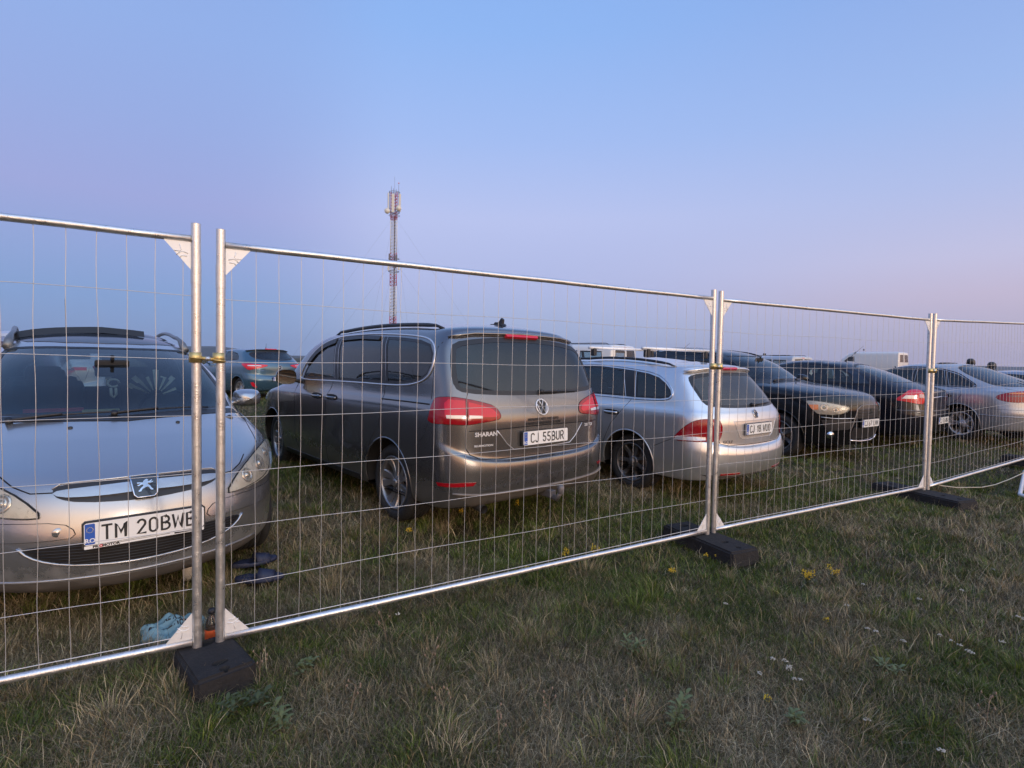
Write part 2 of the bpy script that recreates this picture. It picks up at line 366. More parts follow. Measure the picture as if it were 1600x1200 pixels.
CARS['silver_liftback'] = dict(wb=2.704, rw=.31, tw=.205, track=.79, ra=.355, pose=(9.085, 10.045, -1.291, 1.861, .013), rings=[
 (3.25,.18,-.80,.25,.80,.19,.22,.6,2.3,.35,2.4),
 (3.48,.21,-.96,.28,.84,.22,.25,.7,2.3,.45,2.4),
 (3.55,.36,-1.01,.40,.87,.36,.40,.75,2.3,.5,2.4),
 (3.56,.50,-1.02,.54,.875,.52,.56,.75,2.3,.5,2.4),
 (3.50,.62,-.99,.66,.873,.64,.70,.75,2.3,.5,2.4),
 (3.40,.70,-.97,.78,.868,.72,.80,.75,2.3,.5,2.4),
 (3.25,.76,-.95,.90,.86,.78,.87,.72,2.3,.5,2.4),
 (2.95,.84,-.93,.95,.84,.85,.92,.7,2.3,.46,2.4),
 (2.55,.93,-.72,1.00,.81,.90,.95,.6,2.4,.5,2.3),
 (2.2,1.09,-.38,1.11,.75,1.05,1.08,.5,2.4,.5,2.3),
 (1.85,1.24,-.05,1.22,.685,1.20,1.21,.48,2.4,.5,2.3),
 (1.58,1.32,.2,1.31,.62,1.30,1.30,.42,2.4,.45,2.4),
 (1.4,1.36,.35,1.355,.55,1.35,1.345,.4,2.4,.4,2.4,.006),
 (1.2,1.395,.5,1.39,.38,1.385,1.38,.35,2.4,.3,2.4,.008),
 (1.1,1.41,.6,1.405,0,1.405,1.40,.3,2.4,.25,2.4,.01)])
CARS['blue_hatchback'] = dict(wb=2.65, rw=.315, tw=.205, track=.80, ra=.36, pose=(-7.225, 15.636, -1.246, 2.523, -.002), rings=[
 (3.2,.18,-.6,.25,.80,.19,.22,.6,2.3,.35,2.4),
 (3.42,.21,-.72,.28,.85,.22,.25,.7,2.3,.45,2.4),
 (3.5,.38,-.77,.42,.885,.38,.42,.75,2.3,.5,2.4),
 (3.52,.52,-.78,.55,.89,.54,.58,.75,2.3,.5,2.4),
 (3.46,.64,-.75,.64,.888,.66,.72,.75,2.3,.5,2.4),
 (3.36,.74,-.71,.70,.885,.76,.80,.75,2.3,.48,2.4),
 (3.2,.82,-.70,.90,.875,.84,.94,.72,2.3,.46,2.4),
 (2.9,.91,-.67,1.0,.855,.91,1.0,.7,2.3,.44,2.4),
 (2.45,1.02,-.62,1.08,.83,.96,1.04,.6,2.4,.42,2.4),
 (2.1,1.18,-.45,1.21,.77,1.13,1.18,.5,2.4,.4,2.4),
 (1.75,1.32,-.30,1.33,.70,1.28,1.31,.48,2.4,.4,2.4),
 (1.5,1.40,-.24,1.40,.64,1.37,1.38,.42,2.4,.38,2.4),
 (1.3,1.43,-.20,1.43,.57,1.415,1.415,.4,2.4,.35,2.4,.008),
 (1.0,1.455,-.05,1.45,.38,1.44,1.44,.35,2.4,.3,2.4,.01),
 (.9,1.465,.05,1.46,0,1.46,1.455,.3,2.4,.25,2.4,.012)])
CARS['white_panel_van'] = dict(wb=2.9, rw=.33, tw=.2, track=.82, ra=.38, pose=(0,0,0,0,0), rings=[
 (3.3,.2,-.75,.25,.85,.2,.2,.5,2.6,.2,4),(3.55,.25,-.85,.3,.9,.25,.25,.55,2.6,.2,4),(3.62,.5,-.88,.5,.93,.5,.5,.6,2.6,.2,4),
 (3.6,.75,-.88,.75,.93,.75,.75,.6,2.6,.2,4),(3.5,.95,-.87,.95,.93,.95,.95,.6,2.6,.2,4),(3.2,1.08,-.87,1.1,.925,1.08,1.1,.6,2.6,.2,4),
 (2.95,1.15,-.87,1.18,.915,1.15,1.18,.5,2.6,.18,4),(2.6,1.42,-.86,1.45,.88,1.42,1.45,.45,2.8,.16,4),(2.3,1.65,-.84,1.68,.84,1.65,1.68,.4,2.8,.14,4),
 (2.1,1.76,-.82,1.78,.78,1.76,1.78,.35,2.8,.14,4),(1.9,1.81,-.75,1.82,.68,1.81,1.82,.3,2.8,.14,4),(1.7,1.84,-.6,1.84,.4,1.835,1.835,.3,2.6,.14,3),(1.6,1.85,-.5,1.85,0,1.85,1.85,.3,2.6,.14,3)])
CARS['white_large_van'] = dict(wb=3.3, rw=.35, tw=.22, track=.86, ra=.40, pose=(0,0,0,0,0), rings=[
 (3.9,.3,-1.1,.35,.9,.3,.3,.5,2.6,.12,5),(4.15,.35,-1.2,.4,.96,.35,.35,.55,2.6,.12,5),(4.2,.6,-1.22,.6,.99,.6,.6,.6,2.6,.12,5),
 (4.15,.9,-1.22,.9,.99,.9,.9,.6,2.6,.12,5),(4.0,1.1,-1.22,1.15,.99,1.1,1.15,.6,2.6,.12,5),(3.7,1.25,-1.22,1.4,.98,1.3,1.4,.5,2.6,.12,5),
 (3.3,1.6,-1.2,1.7,.95,1.62,1.7,.4,2.8,.12,5),(2.9,1.9,-1.18,1.95,.91,1.92,1.95,.35,2.8,.12,5),(2.6,2.02,-1.15,2.05,.84,2.03,2.05,.3,2.8,.12,5),
 (2.3,2.08,-1.05,2.09,.7,2.08,2.09,.3,2.8,.12,4),(2.1,2.1,-.9,2.11,.4,2.1,2.11,.3,2.6,.12,4),(2.0,2.11,-.8,2.12,0,2.11,2.12,.3,2.6,.12,4)])

# ---------------------------------------------------------------- ground
def smooth01(a, b, x):
    t = np.clip((x - a) / (b - a), 0, 1); return t * t * (3 - 2 * t)
FP = np.array([[-2.104, 2.151], [-1.43, 2.50], [1.66, 4.33], [4.73, 6.0], [7.2, 7.4], [10.3, 9.2]])   # fence line on the ground
def fence_d(x, y):
    """signed distance behind (+) the fence line"""
    n = np.array([-.505, .863]); return (x + 1.43) * n[0] + (y - 2.5) * n[1]
_nz = RNG.uniform(0, 6.28, (14, 2)); _nk = RNG.normal(0, 1, (14, 2))
def lumps(x, y, sc, seed=0):
    v = 0
    for i in range(7):
        k = _nk[(i + seed) % 14]; p = _nz[(i + seed) % 14]; q = sc * (1 + .45 * i)
        v = v + np.sin(x * k[0] * q + p[0] + 1.3 * np.sin(y * k[1] * q * .7 + p[1])) * np.cos(y * (k[1] + .4) * q + p[1]) / (1 + .5 * i)
    return v / 2.6
def gz(x, y):
    x = np.asarray(x, float); y = np.asarray(y, float); d = fence_d(x, y)
    r = np.hypot(x, y)
    g = .0 + .085 * smooth01(.2, 1.6, d) + .115 * smooth01(1.8, 5.5, d) + .08 * smooth01(6, 14, d) - .02 * smooth01(0, 1, x / 2) * smooth01(.8, 1.6, d) * (1 - smooth01(2.5, 4, d))
    g = g + .10 * smooth01(5.2, 8.5, x) * smooth01(-.5, 1.5, d) + .03 * smooth01(-2, -5, -x + 0 * d)
    g = g + .022 * lumps(x, y, 1.1) * (1 - smooth01(.3, 1.6, d) * .8) * (1 - smooth01(12, 30, r))
    g = g + .007 * lumps(x, y, 6, 3) * (1 - smooth01(8, 16, r))
    g = g - .20 * smooth01(11.5, 16, x) * (1 - smooth01(30, 60, r))
    g = g - smooth01(90, 700, r) * 7.0
    return g
def gm(x, y): return float(gz(x, y))
def ground_material():
    m = bpy.data.materials.new('field_soil'); m.use_nodes = True; t = m.node_tree; b = t.nodes['Principled BSDF']; b.inputs['Roughness'].default_value = 1; b.inputs['Specular IOR Level'].default_value = .1
    c = t.nodes.new('ShaderNodeTexCoord')
    def noise(s, d=8, r=.65):
        n = t.nodes.new('ShaderNodeTexNoise'); n.inputs['Scale'].default_value = s; n.inputs['Detail'].default_value = d; n.inputs['Roughness'].default_value = r
        t.links.new(c.outputs['Object'], n.inputs['Vector']); return n.outputs[0]
    def rmp(f, pc):
        r = t.nodes.new('ShaderNodeValToRGB'); cr = r.color_ramp
        while len(cr.elements) < len(pc): cr.elements.new(.5)
        for e, (p, col) in zip(cr.elements, pc): e.position = p; e.color = (*col, 1)
        t.links.new(f, r.inputs[0]); return r.outputs[0]
    a = rmp(noise(26, 10, .75), [(.30, (.022, .018, .013)), (.45, (.055, .045, .031)), (.58, (.11, .088, .060)), (.72, (.20, .165, .115))])
    g = rmp(noise(22, 10, .75), [(.30, (.022, .024, .012)), (.5, (.060, .062, .030)), (.7, (.13, .12, .065))])
    mx = t.nodes.new('ShaderNodeMix'); mx.data_type = 'RGBA'
    t.links.new(rmp(noise(.9, 6, .6), [(.40, (0, 0, 0)), (.58, (1, 1, 1))]), mx.inputs[0]); t.links.new(a, mx.inputs[6]); t.links.new(g, mx.inputs[7])
    t.links.new(mx.outputs[2], b.inputs['Base Color'])
    bp = t.nodes.new('ShaderNodeBump'); bp.inputs['Strength'].default_value = 1; bp.inputs['Distance'].default_value = .03
    t.links.new(noise(40, 10, .8), bp.inputs['Height']); t.links.new(bp.outputs[0], b.inputs['Normal'])
    return m
def build_ground():
    # one sheet: polar grid, fine near the camera, reaching the horizon
    rr = np.concatenate([np.linspace(0.3, 14, 180), np.geomspace(14.2, 6000, 90)]); na = 420
    aa = np.linspace(0, 2 * np.pi, na, endpoint=False)
    X = rr[:, None] * np.sin(aa); Y = rr[:, None] * np.cos(aa); Z = gz(X, Y)
    V = np.concatenate([[[0, 0, gm(0, 0)]], np.stack([X, Y, Z], -1).reshape(-1, 3)])
    i = np.arange(len(rr) * na).reshape(len(rr), na) + 1; j = np.roll(i, -1, 1)
    F = np.stack([i[:-1], i[1:], j[1:], j[:-1]], -1).reshape(-1, 4).tolist() + [(0, int(a), int(b)) for a, b in zip(i[0], j[0])]
    me = bpy.data.meshes.new('ground'); me.from_pydata(V.tolist(), [], F); me.materials.append(ground_material())
    me.polygons.foreach_set('use_smooth', [True] * len(me.polygons)); me.update()
    o = bpy.data.objects.new('ground', me); COL.objects.link(o); tag(o, kind='structure')
    bm = bmesh.new(); bm.from_mesh(me); bmesh.ops.recalc_face_normals(bm, faces=bm.faces[:]); 
    if bm.faces[len(bm.faces) // 2].normal.z < 0: bmesh.ops.reverse_faces(bm, faces=bm.faces[:])
    bm.to_mesh(me); bm.free()
build_ground()

# ---------------------------------------------------------------- fence
STEEL = mat('galvanised_steel', (.66, .66, .66), .34, metal=.85, var=.30, vscale=26, bump=.15, bscale=160)
WIRE = mat('galvanised_wire', (.62, .61, .60), .42, metal=.6)
PLATE = mat('galvanised_sheet', (.78, .78, .78), .5, metal=.3, var=.12, vscale=40)
RUBBER = mat('block_rubber', (.022, .021, .022), .9, spec=.25, var=.35, vscale=14, bump=.6, bscale=60, dirt=((.12, .10, .08), -.12, .10, .35))
CLAMPM = mat('zinc_clamp', (.62, .47, .20), .35, metal=.8, var=.25, vscale=60)
def lerp(a, b, t): return tuple(a[i] + (b[i] - a[i]) * t for i in range(3))
def wire_fence(A, A2, B, B2, label, cut=None):
    """A/A2 base and top of one upright, B/B2 of the other (world); posts 42 mm tube, frame rails, mesh of wires"""
    root = thing('mesh_fence', A, label, 'fence', group='steel mesh fences in a row')
    L = lambda p: tuple(p[i] - A[i] for i in range(3))
    def P(u, v): return L(lerp(lerp(A, B, u), lerp(A2, B2, u), v))
    Lm = math.dist(A, B); pr = .0205
    for u in ((0, 1) if cut is None else (0,)):
        m = MB(); p0, p1 = P(u, -.012), P(u, 1)
        # hollow open top
        ax = (Vector(p1) - Vector(p0)).normalized(); m.tube([p0, p1], pr, 20, caps=False)
        m.tube([p1, Vector(p1) - ax * .06], pr - .003, 20, caps=False); m.tube([Vector(p1) - ax * 1e-4, Vector(p1) + ax * .0005], [pr - .003, pr], 20, caps=False)
        for vz in (.90, .035):    # weld collar sleeves
            c0 = Vector(P(u, vz)); m.tube([c0 - ax * .075 * (vz > .5), c0 + ax * (.035 if vz > .5 else .02)], pr + .0015, 20, caps=False)
        m.build('post', STEEL, root)
    e = pr / Lm
    for v in (.965, .018):
        m = MB(); n = 15; pts = [Vector(P(e + (1 - 2 * e) * i / n, v)) + Vector((0, 0, random.uniform(-.0012, .0012))) for i in range(n + 1)]
        m.tube(pts, .0165, 16); m.build('top_rail' if v > .5 else 'bottom_rail', STEEL, root)
    # wires: 34 uprights, 6 cross wires, gently bent; each upright bows a bit
    m = MB(); nv = int((Lm - .1) / .105); u0 = .047 / Lm
    dz = (Vector(B) - Vector(A)).normalized(); nrm = Vector((-dz.y, dz.x, 0)).normalized()
    vs_z = [.147, .285, .42, .555, .69, .835]
    for i in range(nv + 1):
        u = u0 + i * .105 / Lm
        if u > 1 - .02 / Lm: break
        if cut is not None and u > cut + .05: break
        ph = random.uniform(0, 6.28); am = random.uniform(.0006, .0028); pts = []
        for k in range(25):
            v = .018 + (.947) * k / 24; j = am * math.sin(ph + k * .8) 
            pts.append(Vector(P(u, v)) + dz * (j + random.uniform(-.0005, .0005)) + nrm * (.004 + .5 * j))
        m.tube(pts, .00132, 5, caps=False)
    for q in vs_z:
        pts = []; ph = random.uniform(0, 6)
        for k in range(41):
            u = e + (1 - 2 * e) * k / 40
            s = .004 * math.sin(k * .33 + ph) + random.uniform(-.0005, .0005); pts.append(Vector(P(u, q)) + Vector((0, 0, s)) + nrm * .0015)
        m.tube(pts, .0015, 5, caps=False)
    # strip wire running along the bottom rail and welded edge
    pts = [Vector(P(e + (1 - 2 * e) * k / 20, .036)) + Vector((0, 0, -.004 * math.sin(k * math.pi / 20))) for k in range(21)]
    m.tube(pts, .0022, 5, caps=False)
    m.build('wire_mesh', WIRE, root)
    # folded corner plates with pressed ribs
    for u, sg in ((0, 1), (1, -1)):
        if cut is not None and u: continue
        for v, sv in ((.965, -1), (.018, 1)):
            m = MB(); du = .105 / Lm * sg; c = lambda a, b, off=0: tuple(Vector(P(u + e * sg + du * a, v + sv * (.008 + b * .063))) + nrm * off)
            q = [c(0, 0, -.006), c(1, 0, -.006), c(0, 1, -.006), c(0, 0, -.003), c(1, 0, -.003), c(0, 1, -.003)]
            m.add(q, [(0, 1, 2), (5, 4, 3), (0, 3, 4, 1), (1, 4, 5, 2), (2, 5, 3, 0)], 0, False)
            for arc in ([(.10, .42), (.3, .36), (.42, .40), (.55, .52)], [(.42, .1), (.36, .3), (.40, .36), (.62, .36)], [(.14, .52), (.34, .52), (.42, .6)]):
                m.tube([c(a, b, -.0065) for a, b in arc], .0022, 5)
            m.build('corner_plate', PLATE, root)
    return root
def vz(p, dz): return (p[0], p[1], p[2] + CAMZ + dz)
P1r, P1rt = vz((-1.476, 2.474, -1.398), 0), vz((-1.471, 2.477, .602), 0)
d1 = (-.6225 / .7, -.33 / .7)
dirn = Vector((-2.104 + 1.491, 2.151 - 2.494, 0)).normalized()
P1l = (P1r[0] + dirn.x * 3.46, P1r[1] + dirn.y * 3.46, P1r[2] + .02); P1lt = (P1l[0] + .02, P1l[1] + .01, P1l[2] + 2.0)
wire_fence(P1l, P1lt, P1r, P1rt, 'mesh fence nearest the camera, cut off by the left edge of the photo')
P2l, P2lt, P2r, P2rt = vz((-1.397, 2.53, -1.409), 0), vz((-1.388, 2.535, .591), 0), vz((1.624, 4.305, -1.397), 0), vz((1.612, 4.31, .603), 0)
wire_fence(P2l, P2lt, P2r, P2rt, 'mesh fence panel standing in front of the grey minivan')
P3l, P3lt, P3r, P3rt = vz((1.694, 4.351, -1.4), 0), vz((1.688, 4.353, .6), 0), vz((4.701, 5.985, -1.378), 0), vz((4.684, 5.998, .622), 0)
wire_fence(P3l, P3lt, P3r, P3rt, 'mesh fence panel in front of the black car with its orange-cornered headlight')
P4l, P4lt = vz((4.763, 6.008, -1.375), 0), vz((4.75, 6.018, .625), 0)
dd = Vector((7.2 - 4.763, 7.4 - 6.008, 0)).normalized()
P4r = (P4l[0] + dd.x * 3.46, P4l[1] + dd.y * 3.46, P4l[2] + .135); P4rt = (P4r[0] - .05, P4r[1] + .03, P4r[2] + 1.99)
wire_fence(P4l, P4lt, P4r, P4rt, 'farthest mesh fence panel, running out at the right edge in front of the silver liftback')
# couplers
def clamp(A, B, h, label):
    a = Vector(A) + Vector((0, 0, h)); b = Vector(B) + Vector((0, 0, h)); root = thing('fence_clamp', a, label, 'fence clamp', group='clamps joining the fence posts')
    d = (b - a); L = d.length; d.normalize(); n = Vector((d.y, -d.x, 0))
    if n.y > 0: n = -n
    for side, c in ((0, Vector()), (1, d * L)):
        m = MB(); pr = []
        for k in range(25):
            an = math.pi * 2 * k / 24; pr.append((math.cos(an), math.sin(an)))
        for r0, r1, z0, z1 in ((.0235, .0265, -.024, .024),):
            vs = []
            for (cx, sy) in pr: vs += [(c.x + cx * r1, c.y + sy * r1, z0), (c.x + cx * r1, c.y + sy * r1, z1), (c.x + cx * r0, c.y + sy * r0, z0), (c.x + cx * r0, c.y + sy * r0, z1)]
            fs = []
            for k in range(24):
                i = k * 4; j = i + 4; fs += [(i, j, j + 1, i + 1), (i + 2, i + 3, j + 3, j + 2), (i + 1, j + 1, j + 3, i + 3), (i, i + 2, j + 2, j)]
            m.add(vs, fs)
        m.tube([c + Vector((0, 0, -.002)) + n * .0265 + d * -.026, c + Vector((0, 0, -.002)) + n * .0265 + d * .026], .004, 6)
        m.build('collar', CLAMPM, root)
    m = MB(); m.tube([d * .02 + n * .012, d * (L - .02) + n * .012], .009, 8); m.tube([d * .02 - n * .012, d * (L - .02) - n * .012], .009, 8); m.build('bridge_plate', CLAMPM, root)
    m = MB(); c = d * L / 2; m.tube([c + n * -.03, c + n * .038], .005, 8); m.tube([c + n * .022, c + n * .032], .012, 6); m.tube([c - n * .03, c - n * .022], .012, 6); m.build('bolt', STEEL, root)
_h = 1.385
clamp(P1r, P2l, _h, 'yellow zinc clamp joining the two nearest fence posts beside the front-facing silver car')
clamp(P2r, P3l, _h, 'yellow zinc clamp on the pair of posts in front of the silver wagon')
clamp(P3r, P4l, 1.36, 'small clamp on the third pair of posts in front of the black liftback')
# feet
def fence_block(corners, z, label, h=.125):
    c = [Vector((p[0], p[1], 0)) for p in corners]; o = sum(c, Vector()) / 4
    g = min(gm(p.x, p.y) for p in c); root = thing('fence_foot_block', (o.x, o.y, z - h), label, 'fence foot', group='black rubber fence feet')
    u = ((c[1] + c[2]) - (c[0] + c[3])) / 2; v = ((c[3] + c[2]) - (c[0] + c[1])) / 2
    hl, hw = u.length / 2, v.length / 2; u.normalize(); v = Vector((-u.y, u.x, 0))
    bm = bmesh.new(); bmesh.ops.create_cube(bm, size=1)
    for q in bm.verts:
        k = 1.0 if q.co.z < 0 else .955
        q.co = Vector((q.co.x * 2 * hl * k, q.co.y * 2 * hw * k, (q.co.z + .5) * h))
    bmesh.ops.bevel(bm, geom=bm.edges[:], offset=.014, segments=3, affect='EDGES')
    # slots and holes sunk in the top (cut by inset)
    holes = [(-hl * .70, 0, .030, .045), (hl * .45, 0, .022, .035), (hl * .78, 0, .022, .022)]
    body = bm_obj(bm, 'block', RUBBER, None, smooth=False); bm.free()
    for hx, hy, a, b_ in holes:
        cb = bmesh.new(); bmesh.ops.create_cone(cb, cap_ends=True, segments=20, radius1=1, radius2=1, depth=.09)
        for q in cb.verts: q.co = Vector((q.co.x * a + hx, q.co.y * b_ + hy, q.co.z + h - .0))
        co = bm_obj(cb, 'cut', RUBBER); cb.free()
        md = body.modifiers.new('b', 'BOOLEAN'); md.object = co; md.operation = 'DIFFERENCE'; md.solver = 'EXACT'
        dg = bpy.context.evaluated_depsgraph_get(); dg.update(); me = bpy.data.meshes.new_from_object(body.evaluated_get(dg)); body.modifiers.clear(); body.data = me
        bpy.data.objects.remove(co)
    body.parent = root; body.rotation_euler = (0, 0, math.atan2(u.y, u.x))
    return root
# the block mesh is itself the part; one child each
fence_block([(-1.61, 2.48), (-1.335, 2.215), (-1.105, 2.325), (-1.38, 2.60)], .112, 'black rubber fence foot nearest the camera, under the first pair of posts', .125)
fence_block([(1.32, 4.55), (1.655, 3.85), (1.92, 3.99), (1.585, 4.69)], .112, 'black rubber fence foot under the posts in front of the silver wagon')
fence_block([(4.30, 6.35), (4.66, 5.43), (4.95, 5.53), (4.62, 6.42)], .13, 'black rubber fence foot under the third pair of posts, behind the yellow weeds')
fence_block([(7.35, 7.95), (7.75, 7.2), (8.0, 7.32), (7.6, 8.08)], .235, 'black rubber fence foot at the right edge, behind the farthest panel')
# ---------------------------------------------------------------- cars: body sheet, cuts, patches
def chaikin(p, it=2, closed=True):
    p = [np.array(q, float) for q in p]
    for _ in range(it):
        o = []; n = len(p)
        for i in range(n if closed else n - 1):
            a, b = p[i], p[(i + 1) % n]; o += [a * .75 + b * .25, a * .25 + b * .75]
        if not closed: o = [p[0]] + o + [p[-1]]
        p = o
    return p
def in_poly(x, y, P):
    c = np.zeros(np.shape(x), bool); n = len(P); j = n - 1
    for i in range(n):
        xi, yi = P[i]; xj, yj = P[j]
        c ^= ((yi > y) != (yj > y)) & (x < (xj - xi) * (y - yi) / ((yj - yi) if yj != yi else 1e-12) + xi); j = i
    return c
def basis(d):
    d = Vector(d).normalized(); e1 = d.cross(Vector((0, 0, 1)))
    if e1.length < .1: e1 = d.cross(Vector((1, 0, 0)))
    e1.normalize(); return d, e1, e1.cross(d).normalized()
class Car:
    def __init__(s, key, name, label, cat, group=None, z=None, coarse=False):
        c = CARS[key]; s.c = c; x, y, zz, th, sl = c['pose']; z0 = CAMZ + zz if z is None else z
        s.root = thing(name, (x, y, z0), label, cat, th, group); s.root.rotation_mode = 'XYZ'
        s.root.rotation_euler = (0, -math.atan(sl), th)
        V, F, n2 = body_grid(c['rings']); s.n2 = n2
        bm = bmesh.new(); vv = [bm.verts.new(v) for v in V.tolist()]
        for f in F.tolist():
            try: bm.faces.new([vv[i] for i in f])
            except ValueError: pass
        try: bm.faces.new([vv[i] for i in range(n2)][::-1])
        except ValueError: pass
        bmesh.ops.remove_doubles(bm, verts=bm.verts[:], dist=.0005); bmesh.ops.dissolve_degenerate(bm, edges=bm.edges[:], dist=.0003)
        bmesh.ops.recalc_face_normals(bm, faces=bm.faces[:]); s.bm = bm
        s.bvh = BVHTree.FromBMesh(bm)
        for dx in (0, c['wb']):       # wheel arches
            P = [(dx + c['ra'] * math.cos(a), c.get('rz', c['rw']) + c['ra'] * math.sin(a)) for a in np.linspace(0, 2 * math.pi, 41)[:-1]]
            P = [(px, max(pz, -.02)) for px, pz in P]
            for sg in (1, -1):
                s.cut([(px, sg * .9, pz) for px, pz in P], (0, -sg, 0), lambda co, n, sg=sg: co.y * sg > .45, delete=True)
    def hit(s, p, d, back=1.2):
        d = Vector(d).normalized(); p = Vector(p); h = s.bvh.ray_cast(p - d * back, d)
        if h[0] is None:
            h2 = s.bvh.find_nearest(p); return h2[0], h2[1]
        return h[0], h[1]
    def cut(s, poly3, d, cond=None, delete=True):
        d, e1, e2 = basis(d); bm = s.bm; P = [(Vector(p).dot(e1), Vector(p).dot(e2)) for p in poly3]
        xs = [p[0] for p in P]; ys = [p[1] for p in P]; pad = .06; xa, xb, ya, yb = min(xs) - pad, max(xs) + pad, min(ys) - pad, max(ys) + pad
        def ok(f):
            c = f.calc_center_median(); a, b = c.dot(e1), c.dot(e2)
            return xa < a < xb and ya < b < yb and (cond(c, f.normal) if cond else f.normal.dot(d) < -.02)
        cand = set(f for f in bm.faces if ok(f))
        n = len(P)
        for i in range(n):
            A, B = P[i], P[(i + 1) % n]
            if math.dist(A, B) < 1e-6: continue
            m0, m1 = min(A[0], B[0]) - .001, max(A[0], B[0]) + .001; k0, k1 = min(A[1], B[1]) - .001, max(A[1], B[1]) + .001
            sel = []
            for f in cand:
                if not f.is_valid: continue
                u = [v.co.dot(e1) for v in f.verts]; w_ = [v.co.dot(e2) for v in f.verts]
                if max(u) >= m0 and min(u) <= m1 and max(w_) >= k0 and min(w_) <= k1: sel.append(f)
            if not sel: continue
            a3 = e1 * A[0] + e2 * A[1]; seg = e1 * (B[0] - A[0]) + e2 * (B[1] - A[1]); no = seg.cross(d).normalized()
            geom = list(set(sel) | set(e for f in sel for e in f.edges) | set(v for f in sel for v in f.verts))
            r = bmesh.ops.bisect_plane(bm, geom=geom, dist=1e-5, plane_co=a3, plane_no=no)
            cand = set(f for f in cand if f.is_valid) | set(g for g in r['geom'] if isinstance(g, bmesh.types.BMFace) and g.is_valid)
        inside = []
        for f in cand:
            if not f.is_valid: continue
            c = f.calc_center_median()
            if not (cond(c, f.normal) if cond else f.normal.dot(d) < -.02): continue
            if in_poly(c.dot(e1), c.dot(e2), P): inside.append(f)
        if delete: bmesh.ops.delete(bm, geom=inside, context='FACES')
        return inside
    def line(s, pts, d, step=.03, closed=False, off=0):
        """resample a 3-D polyline and lay it on the body seen along d"""
        pts = [Vector(p) for p in pts]; out = []; n = len(pts)
        for i in range(n if closed else n - 1):
            a, b = pts[i], pts[(i + 1) % n]; k = max(1, int((b - a).length / step))
            for j in range(k): out.append(a.lerp(b, j / k))
        if not closed: out.append(pts[-1])
        r = []
        for p in out:
            h, nn = s.hit(p, d); r.append(h + nn * off)
        if closed: r.append(r[0])
        return r
    def tubes(s, name, lines, r, m, n=6, flat=None, parent=None):
        b = MB()
        for l in lines: b.tube(l, r, n, flat=flat)
        return b.build(name, m, parent or s.root)
    def patch(s, name, poly3, d, off, m, thick=.006, step=.035, parent=None, bulge=0, build=True, onto=None):
        """a closed sheet following the body, outlined by poly3 as seen along d, standing off by off"""
        d, e1, e2 = basis(d); P3 = [Vector(p) for p in poly3]; dep = sum((p.dot(d) for p in P3)) / len(P3)
        P = [(p.dot(e1), p.dot(e2)) for p in P3]
        bm = bmesh.new(); vs = [bm.verts.new((a, b, 0)) for a, b in P]; f = bm.faces.new(vs)
        bmesh.ops.triangulate(bm, faces=[f])
        xs = [p[0] for p in P]; ys = [p[1] for p in P]
        for lo, hi, ax in ((min(xs), max(xs), 0), (min(ys), max(ys), 1)):
            k = int((hi - lo) / step)
            for i in range(1, k + 1):
                co = [0, 0, 0]; co[ax] = lo + (hi - lo) * i / (k + 1); no = [0, 0, 0]; no[ax] = 1
                bmesh.ops.bisect_plane(bm, geom=bm.verts[:] + bm.edges[:] + bm.faces[:], dist=1e-6, plane_co=co, plane_no=no)
        bound = set(v for e in bm.edges if len(e.link_faces) == 1 for v in e.verts)
        nrm = {}
        Pn = np.array(P)
        for v in bm.verts:
            p = e1 * v.co.x + e2 * v.co.y + d * dep; h, nn = s.hit(p, d)
            if nn.dot(d) > 0: nn = -nn
            bl = 0
            if bulge:
                dd = min(math.dist((v.co.x, v.co.y), q) for q in P); bl = bulge * min(1, dd / .04)
            nrm[v] = nn; v.co = h + nn * (off + bl)
        be = [e for e in bm.edges if len(e.link_faces) == 1]
        r = bmesh.ops.extrude_edge_only(bm, edges=be); nv = [g for g in r['geom'] if isinstance(g, bmesh.types.BMVert)]
        for v in nv:
            h = s.bvh.find_nearest(v.co); nn = h[1]; v.co = v.co - nn * thick
        bmesh.ops.recalc_face_normals(bm, faces=bm.faces[:])
        # make sure the sheet faces outwards
        c = max(bm.faces, key=lambda f: f.calc_area())
        if c.normal.dot(d) > 0: bmesh.ops.reverse_faces(bm, faces=bm.faces[:])
        for ff in bm.faces: ff.smooth = True
        for e in bm.edges:
            if len(e.link_faces) == 2 and e.calc_face_angle(0) > .7: e.smooth = False
        o = bm_obj(bm, name, m, parent or s.root); bm.free(); return o
    def window(s, name, poly3, d, gm_, trim=None, trim_r=.006, frit=.022, soft=1, off=-.004, trim_part='trim'):
        P = chaikin(poly3, soft) if soft else poly3
        s.cut(P, d)
        o = s.patch(name, P, d, off, gm_, thick=.0, step=.05)
        if frit:      # dark printed border, on the pane
            l = s.line(P, d, .03, True, off + .002); b = MB()
            dv = Vector(d).normalized(); c = sum(l[:-1], Vector()) / (len(l) - 1); vs = []; fs = []
            n = len(l) - 1
            for i in range(n):
                t = (l[(i + 1) % n] - l[i - 1]); inn = t.cross(dv).normalized()
                if inn.dot(c - l[i]) < 0: inn = -inn
                q, nn = s.hit(l[i] + inn * frit, d); vs += [l[i], q + nn * (off + .002)]
            for i in range(n): j = (i + 1) % n; fs.append((2 * i, 2 * j, 2 * j + 1, 2 * i + 1))
            b.add(vs, fs); b.build('glass_border', BLACKTRIM, o)
        if trim:
            l = s.line(P, d, .03, True, .001); s.tubes(trim_part, [l], trim_r, trim, parent=o)
        return o
